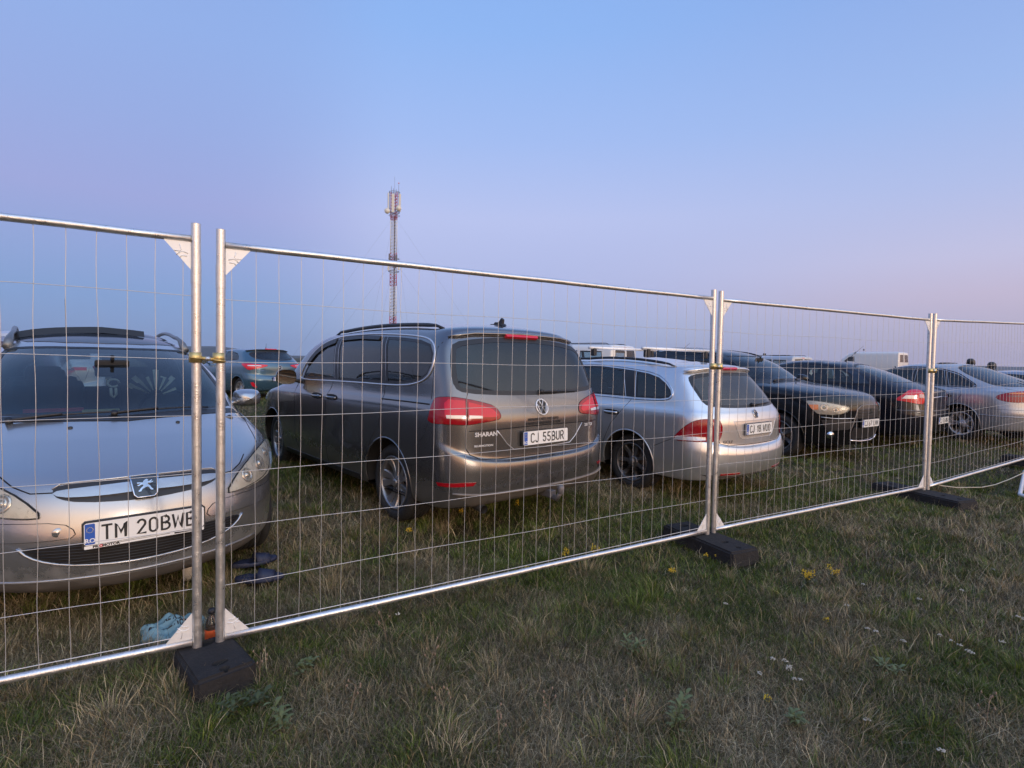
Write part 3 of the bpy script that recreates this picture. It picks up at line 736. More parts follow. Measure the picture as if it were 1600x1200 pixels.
    def finish(s, paint, lining=None, arch=None, interior=True):
        c = s.c; root = s.root
        b2 = s.bm.copy()      # inner lining
        b2.normal_update()
        co = [v.co - v.normal * .022 for v in b2.verts]
        for v, q in zip(b2.verts, co): v.co = q
        bmesh.ops.reverse_faces(b2, faces=b2.faces[:]); bm_obj(b2, 'interior_lining', lining or LINING, root); b2.free()
        for f in s.bm.faces: f.smooth = True
        s.body = bm_obj(s.bm, 'body', [paint, UNDER], root)
        me = s.body.data
        for p in me.polygons:
            if p.normal.z < -.8 and p.center.z < .5: p.material_index = 1
        s.bm.free()
        # arch liners and lips
        for dx in (0, c['wb']):
            for sg in (1, -1):
                m = MB(); n = 28; vs = []; fs = []; lip = []
                for k in range(n + 1):
                    a = -.62 + (math.pi + 1.24) * k / n; px, pz = dx + c['ra'] * math.cos(a), c['rw'] + c['ra'] * math.sin(a)
                    if pz < c['rings'][0][6] - .01: continue
                    h, nn = s.hit((px, sg * .9, pz), (0, -sg, 0))
                    if abs(h.y) < .5: h = Vector((px, sg * .8, pz))
                    lip.append(Vector((px, h.y - sg * .004, pz)))
                for i, q in enumerate(lip):
                    vs += [(q.x, q.y - sg * .012, q.z), (q.x, sg * .50, q.z)]
                for i in range(len(lip) - 1): fs.append((2 * i, 2 * i + 2, 2 * i + 3, 2 * i + 1))
                cc = len(vs); vs.append((dx, sg * .50, c['rw'])); 
                for i in range(len(lip) - 1): fs.append((2 * i + 1, 2 * i + 3, cc))
                m.add(vs, fs); m.build('wheel_arch', UNDER, root)
                if arch is not False: s.tubes('arch_lip', [lip], .009, arch or paint)
        if interior: s.cabin()
    def cabin(s):
        c = s.c; wb = c['wb']; r = s.root; m = MB(); m.box((wb * .38, 0, .33), (wb * 1.0, 1.25, .06)); m.build('cabin_floor', LINING, r)
        for sy in (.37, -.37):
            for sx, nm in ((wb * .52, 'front_seat'), (wb * .20, 'rear_seat')):
                m = MB(); m.box((sx + .1, sy, .55), (.50, .50, .18), bev=.06); rot = Matrix.Rotation(R(-16), 3, 'Y')
                m.box((sx - .20, sy, .86), (.14, .50, .62), bev=.06, rot=rot); m.box((sx - .30, sy, 1.24 if c['rings'][-1][1] > 1.6 else 1.17), (.09, .26, .17), bev=.04, rot=rot)
                m.tube([(sx - .27, sy - .06, 1.0), (sx - .29, sy - .06, 1.17)], .007, 6); m.tube([(sx - .27, sy + .06, 1.0), (sx - .29, sy + .06, 1.17)], .007, 6)
                m.build(nm, SEAT, r)
        zc = c['rings'][8][1]; xc = c['rings'][8][0]
        m = MB(); m.prism([(xc - .02, zc - .05), (xc - .35, zc - .03), (xc - .62, zc - .06), (xc - .70, zc - .22), (xc - .55, zc - .45), (xc - .1, zc - .5)], -.66, .66, 'Y'); m.build('dashboard', LINING, r)
        m = MB(); pts = []
        for k in range(25):
            a = 2 * math.pi * k / 24; pts.append(Vector((xc - .86 + .08 * math.sin(a), .37 + .185 * math.cos(a), zc - .06 + .17 * math.sin(a))))
        m.tube(pts, .014, 8); m.box((xc - .84, .37, zc - .07), (.05, .14, .1), bev=.02); m.tube([pts[0], pts[12]], .012, 6); m.tube([(xc - .86, .37, zc - .07), (xc - .6, .37, zc - .18)], .03, 8)
        m.build('steering_wheel', BLACKTRIM, r)
        m = MB(); m.box((xc - .66, 0, zc + .285), (.035, .21, .125), bev=.017); m.tube([(xc - .65, 0, zc + .33), (xc - .63, 0, zc + .38)], .012, 6); m.build('inner_mirror', mat('mirror_housing', (.006, .006, .007), .7), r)
    def wheels(s, rimfn, rimm, steer=0):
        c = s.c
        for dx, st in ((0, 0), (c['wb'], steer)):
            for sg in (1, -1):
                w_ = bpy.data.objects.new('wheel', None); COL.objects.link(w_); w_.parent = s.root
                w_.location = (dx, sg * (c['track'] - .0), c['rw'] - .012); w_.rotation_euler = (0, 0, st if sg > 0 else math.pi + st)
                build_wheel(w_, c['rw'], c['tw'], rimfn, rimm, sg)
def build_wheel(w_, rw, tw, rimfn, rimm, sg):
    # local: +Y outwards, outer face of the tyre at y=0.02
    hw = tw; rr = rw * .68
    m = MB(); prof = [(rr, -.015), (rr + .012, .002), (rw * .80, .016), (rw * .90, .012), (rw * .965, -.004), (rw * .99, -.022)]
    for k in range(5):
        y0 = -.03 - k * (hw - .05) / 5; y1 = y0 - (hw - .05) / 5 + .009
        prof += [(rw, y0), (rw, y1), (rw - .008, y1 - .001), (rw - .008, y1 - .008)]
    prof += [(rw * .99, -hw + .02), (rw * .965, -hw), (rw * .88, -hw - .012), (rr, -hw)]
    m.lathe(prof, 64, axis='Y'); m.build('tyre', TYRE, w_)
    m = MB(); m.lathe([(rr + .004, -.006), (rr + .006, .004), (rr - .006, .006), (rr - .016, -.004), (rr - .020, -.03), (rr - .022, -.12), (rr - .01, -hw)], 56, axis='Y')
    rimfn(m, rr, rw); m.build('rim', rimm, w_)
    m = MB(); m.lathe([(0, -.10), (rr * .70, -.10), (rr * .70, -.11), (0, -.112)], 40, axis='Y'); m.build('brake_disc', DISC, w_)
    m = MB(); m.lathe([(rr * .96, -.135), (0, -.135)], 30, axis='Y'); m.build('wheel_back', UNDER, w_)
def spokes(n, w0, w1, dish=.03, twist=0, pair=0, cap=.035, hub=.30):
    def fn(m, rr, rw):
        m.lathe([(0, -.004), (cap * .9, -.006), (cap, -.014), (cap + .003, -.03)], 28, axis='Y')
        m.lathe([(cap, -.026), (rr * hub, -.030), (rr * hub + .005, -.05), (rr * hub, -.075)], 36, axis='Y')
        for k in range(5):
            a = 2 * math.pi * (k + .5) / 5; m.tube([(.054 * math.cos(a), -.027, .054 * math.sin(a)), (.054 * math.cos(a), -.022, .054 * math.sin(a))], .008, 8)
        L = []
        for k in range(n):
            a = 2 * math.pi * k / n
            L += [a] if not pair else [a - pair, a + pair]
        for a in L:
            vs = []; NS = 8
            for i in range(NS + 1):
                t = i / NS; r = rr * hub * .8 + (rr - .010 - rr * hub * .8) * t; an = a + twist * math.sin(t * math.pi) ; wd = w0 + (w1 - w0) * t ** 1.5
                y = -.028 - dish * math.sin(t * math.pi) * .6 + (.022) * t ** 3
                rx, rz = math.cos(an), math.sin(an); tx, tz = -rz, rx
                for q, yy in ((-1, -.012), (-.75, 0), (.75, 0), (1, -.012), (.8, -.045), (-.8, -.045)):
                    vs.append((rx * r + tx * wd * q / 2, y + yy, rz * r + tz * wd * q / 2))
            fs = []
            for i in range(NS):
                for q in range(6): fs.append((i * 6 + q, i * 6 + (q + 1) % 6, i * 6 + 6 + (q + 1) % 6, i * 6 + 6 + q))
            m.add(vs, fs, 0, False)
    return fn
DUST = (.16, .14, .115)
BLACKTRIM = mat('black_trim', (.018, .018, .020), .45, var=.2, vscale=30)
LINING = mat('cabin_cloth', (.035, .036, .040), .9, var=.25, vscale=12)
SEAT = mat('seat_cloth', (.05, .05, .056), .9, var=.3, vscale=18)
UNDER = mat('underbody', (.012, .012, .012), .9, var=.3)
TYRE = mat('tyre_rubber', (.022, .022, .022), .8, var=.45, vscale=20, bump=.3, bscale=90)
DISC = mat('brake_iron', (.12, .11, .10), .5, metal=.8, var=.3)
MIRG = mat('mirror_silvering', (.09, .10, .11), .05, metal=1)
CHROME = mat('chrome', (.72, .72, .74), .12, metal=1)
SATIN = mat('satin_trim', (.72, .73, .75), .28, metal=.8)
SEAM = mat('seam_gap', (.006, .006, .007), .9)
GLASSC = glass('clear_glass', (.62, .72, .72), dust=.05)
GLASSD = glass('tinted_glass', (.10, .11, .12), dust=.05)
GLASSR = glass('dusty_rear_glass', (.22, .25, .26), .05, dust=.28, veilcol=(.22, .215, .21))
REDL = mat('red_lens', (.30, .004, .010), .15, spec=.4, coat=.5, var=.2, vscale=60)
REDL2 = mat('bright_red_lens', (.62, .012, .03), .2, spec=.4, coat=.4, var=.15, vscale=90)
WHITEL = mat('white_lens', (.65, .62, .62), .1, coat=1, metal=.3)
AMBER = mat('amber_lens', (.75, .22, .06), .15, coat=1)
LAMPC = glass('lamp_cover', (.86, .84, .78), .03, dust=.16, veilcol=(.75, .70, .60))  # pale diffuse layer paints the warm headlight highlight into the cover
LAMPIN = mat('lamp_reflector', (.92, .90, .84), .3, metal=.2, var=.25, vscale=25)
WHITEP = mat('plate_white', (.86, .85, .82), .4, coat=.3, var=.05, vscale=60)
PBLUE = mat('plate_blue', (.02, .10, .45), .4); PBLACK = mat('plate_black', (.02, .02, .022), .5); PRED = mat('sticker_red', (.6, .04, .05), .5)
PYEL = mat('star_yellow', (.75, .6, .05), .5)
def _arc(cx, cy, rx, ry, a0, a1, n=9): return [(cx + rx * math.cos(R(a0 + (a1 - a0) * i / n)), cy + ry * math.sin(R(a0 + (a1 - a0) * i / n))) for i in range(n + 1)]
GLYPH = {'C': [_arc(.29, .74, .24, .22, 20, 180) + _arc(.29, .26, .24, .22, 180, 340)], 'J': [[(.42, .96), (.42, .26)] + _arc(.23, .24, .19, .20, 0, -175)], 'T': [[(.02, .96), (.52, .96)], [(.27, .96), (.27, .04)]],
 'M': [[(.06, .04), (.06, .96), (.32, .36), (.58, .96), (.58, .04)]], 'W': [[(.03, .96), (.18, .04), (.35, .80), (.52, .04), (.67, .96)]], 'B': [[(.06, .04), (.06, .96), (.28, .96)] + _arc(.28, .74, .20, .22, 90, -90) + [(.06, .52)], [(.28, .52)] + _arc(.28, .28, .24, .24, 90, -90) + [(.06, .04)]],
 'U': [[(.06, .96), (.06, .28)] + _arc(.29, .28, .23, .24, 180, 360) + [(.52, .96)]], 'R': [[(.06, .04), (.06, .96), (.28, .96)] + _arc(.28, .72, .22, .24, 90, -90) + [(.06, .48)], [(.28, .48), (.52, .04)]], 'O': [_arc(.28, .72, .23, .24, 0, 180) + _arc(.28, .28, .23, .24, 180, 360) + [(.51, .72)]],
 '0': [_arc(.26, .74, .21, .22, 0, 180) + _arc(.26, .26, .21, .22, 180, 360) + [(.47, .74)]], '1': [[(.10, .74), (.30, .96), (.30, .04)]], '2': [_arc(.27, .72, .21, .24, 165, -30) + [(.06, .04), (.50, .04)]], '4': [[(.38, .04), (.38, .5)], [(.30, .96), (.04, .26), (.50, .26)]],
 '5': [[(.46, .96), (.12, .96), (.08, .55)] + _arc(.26, .31, .22, .27, 120, -155)], '6': [[(.38, .96), (.10, .46)] + _arc(.27, .28, .21, .24, 150, 510)], '7': [[(.05, .96), (.48, .96), (.20, .04)]], '8': [_arc(.27, .74, .18, .22, -90, 270), _arc(.27, .27, .22, .23, 90, 450)], '9': [[(.16, .04), (.44, .54)] + _arc(.27, .72, .21, .24, -30, 330)],
 'L': [[(.08, .96), (.08, .04), (.48, .04)]], 'N': [[(.06, .04), (.06, .96), (.52, .04), (.52, .96)]], 'K': [[(.06, .04), (.06, .96)], [(.50, .96), (.08, .42)], [(.20, .58), (.52, .04)]], 'A': [[(.02, .04), (.28, .96), (.54, .04)], [(.12, .32), (.44, .32)]], 'X': [[(.03, .04), (.50, .96)], [(.03, .96), (.50, .04)]], 'D': [[(.06, .04), (.06, .96), (.24, .96)] + _arc(.24, .70, .26, .26, 90, 0) + _arc(.24, .30, .26, .26, 0, -90) + [(.06, .04)]], 'V': [[(.02, .96), (.27, .04), (.52, .96)]], 'H': [[(.06, .04), (.06, .96)], [(.50, .04), (.50, .96)], [(.06, .52), (.50, .52)]]}
def stroke_text(s, hgt, width, stroke=.135):
    """2-D ribbons (quads) of a plate lettering, centred, fitted to the width"""
    adv = {'M': .64, 'W': .70, ' ': .30, '1': .42}; tot = sum(adv.get(c, .56) for c in s) + .13 * (len(s) - 1); k = min(hgt, width / tot); x = -tot * k / 2; V = []; F = []
    for c in s:
        for L in GLYPH.get(c, []):
            P = [Vector((x + a * k, (b - .5) * hgt)) for a, b in L]; h = stroke * hgt / 2; P[0] = P[0] - (P[1] - P[0]).normalized() * h * .6; P[-1] = P[-1] + (P[-1] - P[-2]).normalized() * h * .6; o = len(V)
            for i, p in enumerate(P):
                t = (P[min(i + 1, len(P) - 1)] - P[max(i - 1, 0)]); t = t.normalized() if t.length > 1e-9 else Vector((1, 0)); nrm = Vector((-t.y, t.x)); m_ = 1.0
                if 0 < i < len(P) - 1:
                    a = (P[i] - P[i - 1]).normalized(); m_ = min(2.2, 1 / max(.3, abs(nrm.dot(Vector((-a.y, a.x))))))
                V += [(p.x + nrm.x * h * m_, p.y + nrm.y * h * m_), (p.x - nrm.x * h * m_, p.y - nrm.y * h * m_)]
            F += [(o + 2 * i, o + 2 * i + 1, o + 2 * i + 3, o + 2 * i + 2) for i in range(len(P) - 1)]
        x += (adv.get(c, .56) + .13) * k
    return V, F
def plate(car, text, centre, normal, w=.52, h=.11, frame=BLACKTRIM, label=None, sub=None, region='RO', tilt=0, size=.088, sx=.62, xoff=.012, lean=0):
    """number plate with blue band and lettering; local X to the reader's right"""
    n = Vector(normal).normalized(); up = Vector((0, 0, 1)); x = up.cross(n).normalized(); y = n.cross(x)
    if tilt: q = Matrix.Rotation(R(tilt), 3, n); x = q @ x; y = q @ y
    c = Vector(centre); T = lambda a, b, z=0: tuple(c + x * a + y * b + n * z)
    M = Matrix((( x.x, y.x, n.x, c.x), (x.y, y.y, n.y, c.y), (x.z, y.z, n.z, c.z), (0, 0, 0, 1)))
    def rect(a0, a1, b0, b1, z0, z1, r=.008):
        P = chaikin([(a0, b0), (a1, b0), (a1, b1), (a0, b1)], 0) if r == 0 else [(a0 + r, b0), (a1 - r, b0), (a1, b0 + r), (a1, b1 - r), (a1 - r, b1), (a0 + r, b1), (a0, b1 - r), (a0, b0 + r)]
        return [T(a, b, z0) for a, b in P], [T(a, b, z1) for a, b in P]
    def slab(mb, a0, a1, b0, b1, z0, z1, mi, r=.008):
        A, B = rect(a0, a1, b0, b1, z0, z1, r); k = len(A)
        mb.add(A + B, [tuple(range(k))[::-1], tuple(range(k, 2 * k))] + [(i, (i + 1) % k, (i + 1) % k + k, i + k) for i in range(k)], mi, False)
    mb = MB(); fb = .022 if sub is not None else .007
    p = None
    mb2 = MB(); slab(mb2, -w / 2, w / 2, -h / 2, h / 2, 0, .004, 0); po = mb2.build('number_plate', WHITEP, car.root)
    if label: po['label'] = label
    slab(mb, -w / 2 - .008, w / 2 + .008, -h / 2 - fb, h / 2 + .008, -.02, -.001, 0, .012); mb.build('plate_frame', frame, po)
    mb = MB(); slab(mb, -w / 2 + .003, -w / 2 + .043, -h / 2 + .004, h / 2 - .004, .004, .0048, 0, .003); mb.build('blue_band', PBLUE, po)
    mb = MB(); add_text(mb, region, .030, M @ Matrix.Translation((-w / 2 + .023, -h / 2 + .022, .0052)), depth=.0004, bold=.0006); mb.build('country_letters', WHITEP, po)
    mb = MB()
    for k in range(12):
        a = 2 * math.pi * k / 12; q = (-w / 2 + .023 + .013 * math.cos(a), h / 2 - .033 + .013 * math.sin(a))
        mb.add([T(q[0] - .002, q[1] - .002, .0055), T(q[0] + .002, q[1] - .002, .0055), T(q[0], q[1] + .0025, .0055)], [(0, 1, 2)], 0, False)
    mb.build('star_ring', PYEL, po)
    mb = MB(); sv, sf = stroke_text(text, .076, w - .105); mb.add([T(a + .013, b, .0055) for a, b in sv], sf, 0, False); mb.build('plate_lettering', PBLACK, po)
    if sub is not None:
        mb = MB(); slab(mb, -w / 2, w / 2, -h / 2 - .019, -h / 2 - .003, -.001, .001, 0, .002); mb.build('dealer_strip', WHITEP, po)
        yy = -h / 2 - .011
        mb = MB(); add_text(mb, 'O', .017, M @ Matrix.Translation((-w / 2 + .066, yy, .0016)), depth=.0003, bold=.0012); mb.build('dealer_lettering', PRED, po)
        mb = MB(); add_text(mb, 'PR', .017, M @ Matrix.Translation((-w / 2 + .044, yy, .0016)), depth=.0003, bold=.0008, sx=1.15); add_text(mb, 'MOTOR', .017, M @ Matrix.Translation((-w / 2 + .106, yy, .0016)), depth=.0003, bold=.0008, sx=1.15); slab(mb, .12, .235, yy - .004, yy + .005, .001, .0016, 0, .001); slab(mb, -.13, .10, yy + .002, yy + .004, .001, .0016, 0, .0005); mb.build('dealer_lettering', PBLACK, po)
    return po
def side_mirror(car, c, sg, m, face=None, size=(.10, .20, .14)):
    """door mirror shell at c on side sg with glass looking backwards"""
    b = MB(); n = 14; k = 8; x0, y0, z0 = c; sx, sy, sz = size; vs = []; fs = []
    for i in range(k + 1):
        t = i / k; xx = -sx * .5 + sx * t * 1.3; q = math.sqrt(max(0, 1 - t ** 2.2)) if t else 1
        for j in range(n):
            a = 2 * math.pi * j / n; ca, sa = math.cos(a), math.sin(a); e = .62
            vs.append((x0 + xx, y0 + sg * (sy / 2 * math.copysign(abs(ca) ** e, ca) * q), z0 + sz / 2 * math.copysign(abs(sa) ** e, sa) * q))
    for i in range(k):
        for j in range(n): j2 = (j + 1) % n; fs.append((i * n + j, i * n + j2, (i + 1) * n + j2, (i + 1) * n + j))
    b.add(vs, fs); b.tube([(x0, y0 - sg * sy * .4, z0 - sz * .2), (x0 + .02, y0 - sg * sy * .85, z0 - sz * .35)], .022, 8)
    o = b.build('side_mirror', m, car.root)
    g = MB(); g.add([(x0 - sx * .5 - .001, v[1] * .96 + y0 * .04, v[2] * .96 + z0 * .04) for v in vs[:n]], [tuple(range(n))], 0, False); g.build('mirror_glass', MIRG if face is None else face, o)
    return o
def roof_rail(car, y, x0, x1, m, h=.045, r=.014, legs=(0, 1), dz=0):
    """rail standing on the roof edge from x0 to x1 on side y"""
    b = MB(); pts = []; n = 18
    for i in range(n + 1):
        t = i / n; x = x0 + (x1 - x0) * t; hh, nn = car.hit((x, y, 1.4), (0, 0, -1)); e = min(1, min(t, 1 - t) / .07); pts.append(Vector((x, y, hh.z + dz + h * math.sin(e * math.pi / 2) ** .8 - .004)))
    b.tube(pts, [r * (.5 + .5 * min(1, min(i, n - i) / 2)) for i in range(n + 1)], 10)
    return b.build('roof_rail', m, car.root)
# ---------------------------------------------------------------- features laid on the bodies (car coordinates, metres)
FEAT = {"grey_minivan": {"rear_window": [[-0.792, 0.768, 1.207], [-0.686, 0.701, 1.462], [-0.646, 0.658, 1.537], [-0.641, 0.622, 1.556], [-0.645, 0.456, 1.585], [-0.645, 0.215, 1.599], [-0.647, -0.043, 1.597], [-0.654, -0.318, 1.584], [-0.626, -0.693, 1.545], [-0.643, -0.762, 1.478], [-0.731, -0.79, 1.307], [-0.795, -0.813, 1.138], [-0.88, -0.513, 1.119], [-0.887, -0.098, 1.123], [-0.878, 0.401, 1.138], [-0.834, 0.702, 1.164]], "lamp": [[-0.61, 0.924, 0.915], [-0.633, 0.92, 0.994], [-0.63, 0.89, 1.079], [-0.658, 0.878, 1.112], [-0.784, 0.833, 1.123], [-0.848, 0.733, 1.107], [-0.884, 0.609, 1.08], [-0.903, 0.512, 1.052], [-0.921, 0.469, 1.008], [-0.936, 0.457, 0.965], [-0.937, 0.492, 0.944], [-0.922, 0.635, 0.93], [-0.894, 0.752, 0.915], [-0.819, 0.873, 0.923]], "lamp_split": [[-0.847, 0.736, 1.108], [-0.893, 0.753, 0.915]], "lamp_in": [[-0.795, 0.888, 0.975], [-0.759, 0.871, 1.072], [-0.777, 0.847, 1.103], [-0.847, 0.749, 1.094], [-0.883, 0.764, 0.973]], "lamp_in2": [[-0.891, 0.74, 0.976], [-0.859, 0.724, 1.083], [-0.891, 0.614, 1.055], [-0.91, 0.528, 1.025], [-0.93, 0.487, 0.98], [-0.932, 0.511, 0.964]], "lamp_white": [[-0.801, 0.882, 0.988], [-0.88, 0.764, 0.986], [-0.885, 0.763, 0.963], [-0.806, 0.881, 0.965]], "lamp_white2": [[-0.888, 0.739, 0.986], [-0.914, 0.631, 0.979], [-0.918, 0.635, 0.961], [-0.893, 0.742, 0.963]]}, "silver_wagon": {"rear_window": [[-0.561, 0.628, 1.305], [-0.603, 0.52, 1.336], [-0.65, 0.318, 1.351], [-0.666, 0.055, 1.352], [-0.64, -0.297, 1.367], [-0.585, -0.513, 1.356], [-0.66, -0.584, 1.249], [-0.778, -0.625, 1.104], [-0.857, -0.653, 0.988], [-0.932, -0.378, 0.995], [-0.957, 0.075, 0.986], [-0.922, 0.447, 0.992], [-0.866, 0.602, 1.006], [-0.81, 0.662, 1.038], [-0.715, 0.67, 1.141], [-0.617, 0.652, 1.242]], "lamp": [[-0.578, 0.87, 0.647], [-0.673, 0.861, 0.76], [-0.76, 0.84, 0.839], [-0.83, 0.795, 0.879], [-0.891, 0.722, 0.89], [-0.94, 0.628, 0.886], [-0.957, 0.596, 0.869], [-0.973, 0.573, 0.797], [-0.968, 0.591, 0.707], [-0.958, 0.625, 0.662], [-0.841, 0.819, 0.663]], "lamp_white": [[-0.604, 0.869, 0.657], [-0.648, 0.867, 0.7], [-0.891, 0.746, 0.71], [-0.896, 0.75, 0.674], [-0.776, 0.851, 0.666]]}, "silver_front_car": {"headlight": [[3.457, 0.404, 0.586], [3.371, 0.485, 0.672], [3.254, 0.579, 0.732], [3.035, 0.708, 0.791], [2.898, 0.785, 0.791], [2.938, 0.797, 0.726], [3.023, 0.776, 0.656], [3.163, 0.708, 0.605], [3.313, 0.591, 0.591], [3.408, 0.482, 0.584]]}, "black_crossover": {"headlight": [[3.044, -0.839, 0.911], [3.189, -0.783, 0.909], [3.285, -0.72, 0.901], [3.4, -0.61, 0.878], [3.497, -0.458, 0.845], [3.495, -0.483, 0.802], [3.474, -0.53, 0.759], [3.378, -0.668, 0.719], [3.307, -0.735, 0.723], [3.228, -0.787, 0.717], [3.183, -0.809, 0.754], [3.124, -0.829, 0.814]], "amber": [[3.108, -0.831, 0.849], [3.215, -0.783, 0.856], [3.223, -0.788, 0.789], [3.163, -0.817, 0.78], [3.133, -0.826, 0.809]], "sideintake": [[3.265, -0.766, 0.653], [3.541, -0.359, 0.663], [3.525, -0.387, 0.518], [3.386, -0.646, 0.5], [3.344, -0.682, 0.451], [3.284, -0.752, 0.589]]}, "black_liftback": {"rear_window": [[0.367, -0.274, 1.393], [0.178, -0.33, 1.342], [0.002, -0.355, 1.289], [-0.249, -0.166, 1.224], [-0.482, 0.134, 1.144], [-0.63, 0.362, 1.089], [-0.57, 0.541, 1.079], [-0.422, 0.553, 1.117], [-0.122, 0.383, 1.247], [0.065, 0.293, 1.314]], "lamp": [[-0.579, 0.875, 0.82], [-0.666, 0.848, 0.91], [-0.715, 0.769, 0.981], [-0.745, 0.653, 1.009], [-0.824, 0.538, 1.015], [-0.888, 0.598, 0.981], [-0.912, 0.592, 0.93], [-0.932, 0.592, 0.778], [-0.848, 0.749, 0.787], [-0.749, 0.833, 0.811]], "lamp_white": [[-0.684, 0.855, 0.856], [-0.726, 0.825, 0.913], [-0.846, 0.718, 0.923], [-0.853, 0.724, 0.865]], "strip_outline": [[-0.854, 0.746, 0.767], [-0.877, 0.711, 0.769], [-0.915, 0.701, 0.642], [-0.885, 0.749, 0.637]]}, "silver_liftback": {"rear_window": [[0.411, 0.408, 1.342], [0.175, 0.352, 1.28], [-0.053, 0.253, 1.21], [-0.346, 0.279, 1.111], [-0.51, 0.178, 1.062], [-0.547, 0.392, 1.03], [-0.411, 0.601, 1.026], [-0.081, 0.518, 1.157], [0.257, 0.453, 1.288]], "lamp": [[-0.659, 0.808, 0.801], [-0.672, 0.791, 0.847], [-0.729, 0.736, 0.91], [-0.761, 0.626, 0.95], [-0.781, 0.511, 0.962], [-0.855, 0.619, 0.757], [-0.767, 0.741, 0.745], [-0.688, 0.799, 0.76]]}, "blue_hatchback": {"rear_window": [[-0.055, 0.617, 1.35], [-0.135, 0.475, 1.394], [-0.171, -0.162, 1.434], [-0.113, -0.644, 1.295], [-0.298, -0.712, 1.144], [-0.363, -0.732, 1.089], [-0.386, -0.646, 1.134], [-0.574, -0.221, 1.113], [-0.572, 0.171, 1.117], [-0.471, 0.492, 1.139], [-0.323, 0.578, 1.208]], "lamp": [[-0.166, 0.822, 1.027], [-0.374, 0.788, 1.027], [-0.634, 0.359, 1.021], [-0.651, 0.388, 0.972], [-0.641, 0.495, 0.912], [-0.564, 0.673, 0.886], [-0.468, 0.784, 0.855], [-0.383, 0.829, 0.939]]}}
V3 = lambda p: [tuple(q) for q in p]
MIR = lambda p: [(q[0], -q[1], q[2]) for q in p]
DL = (.75, -.66, 0)      # seen from behind-left
def mir_d(d): return (d[0], -d[1], d[2])
def ring_poly(c, lo, hi, amax=74, amax2=66, front=True, n=7, cond=0):
    """closed outline between two (fractional) rings at the front or rear of the body"""
    rg = c['rings']
    def pts(k, am):
        i = int(k); t = k - i; o = []
        for a in np.linspace(am, -am, n):
            q = []
            for r in (rg[i], rg[min(i + 1, len(rg) - 1)]):
                s_ = math.radians(abs(a)); xf, zf, xr, zr, w_, z1, z2, Lf, ef, Lr, er = r[:11]
                if front: q.append((xf - Lf + Lf * math.cos(s_) ** (2 / ef), w_ * math.sin(s_) ** (2 / ef) * .95, z1 + (zf - z1) * math.cos(s_) ** 1.3))
                else: q.append((xr + Lr - Lr * math.cos(s_) ** (2 / er), w_ * math.sin(s_) ** (2 / er) * .96, z2 + (zr - z2) * math.cos(s_) ** 1.3))
            p = [q[0][j] + (q[1][j] - q[0][j]) * t for j in range(3)]
            o.append((p[0], p[1] * (1 if a >= 0 else -1), p[2]))
        return o
    return pts(lo, amax) + pts(hi, amax2)[::-1]
def both(fn):
    for sg in (1, -1): fn(sg)
def sidewin(car, names_polys, gm_, trim=None, soft=1, sgs=(1, -1), trim_r=.006):
    for sg in sgs:
        for nm, P in names_polys: car.window(nm, [(x, sg * .9, z) for x, z in P], (0, -sg, 0), gm_, trim, trim_r, soft=soft)
def sidepatch(car, nm, P, m, off=.002, sgs=(1, -1), thick=.004):
    for sg in sgs: car.patch(nm, [(x, sg * .9, z) for x, z in P], (0, -sg, 0), off, m, thick)
def seams(car, lines, r=.0035, name='panel_gap'):
    for p, d in lines: car.tubes(name, [car.line(V3(p), d, .04, off=-.0015)], r, SEAM, 5)
def handle(car, x0, x1, y, z, m, z1=None):
    for sg in ((1, -1) if y is None else (1 if y > 0 else -1,)):
        l = car.line([(x0, sg * .9, z), (x1, sg * .9, z if z1 is None else z1)], (0, -sg, 0), .03)
        n = len(l); b = MB(); b.tube([p + Vector((0, sg * (.006 + .022 * math.sin(math.pi * i / (n - 1))), 0)) for i, p in enumerate(l)], .013, 8); b.build('door_handle', m, car.root)
        car.patch('handle_recess', [(q[0], sg * .9, q[1]) for q in chaikin([(x0 + .02, z - .03), (x1 - .02, z - .03), (x1 - .02, z + .03), (x0 + .02, z + .03)], 2)], (0, -sg, 0), .0006, SEAM, .001)
def ring_badge(car, c, r, kind, m=None, n=None, d=(1, 0, 0)):
    h, nn = car.hit(c, d); nn = Vector(nn)
    if nn.dot(Vector(d)) > 0: nn = -nn
    up = Vector((0, 0, 1)); x = up.cross(nn).normalized(); y = nn.cross(x).normalized()
    T = lambda a, b, z=.004: h + x * a * r + y * b * r + nn * z
    o = MB(); o.tube([T(math.cos(2 * math.pi * k / 32), math.sin(2 * math.pi * k / 32)) for k in range(33)], r * .09, 8); 
    if kind == 'vw':
        for P in ([(-.36, .88), (0, .12), (.36, .88)], [(-.84, .42), (-.40, -.80), (0, -.02), (.40, -.80), (.84, .42)]):
            o.tube([T(a, b, .007) for a, b in P], r * .075, 6)
    elif kind == 'h':
        o.tube([T(-.55, .55, .006), T(-.3, -.5, .006)], r * .1, 6); o.tube([T(.3, .5, .006), T(.55, -.55, .006)], r * .1, 6); o.tube([T(-.45, -.05, .006), T(.45, .05, .006)], r * .1, 6)
    b = o.build('badge', m or CHROME, car.root)
    k = MB(); k.add([T(math.cos(2 * math.pi * i / 28) * .97, math.sin(2 * math.pi * i / 28) * .97, .0015) for i in range(28)], [tuple(range(28))], 0, False); k.build('badge_ground', BLACKTRIM, b)
    return b
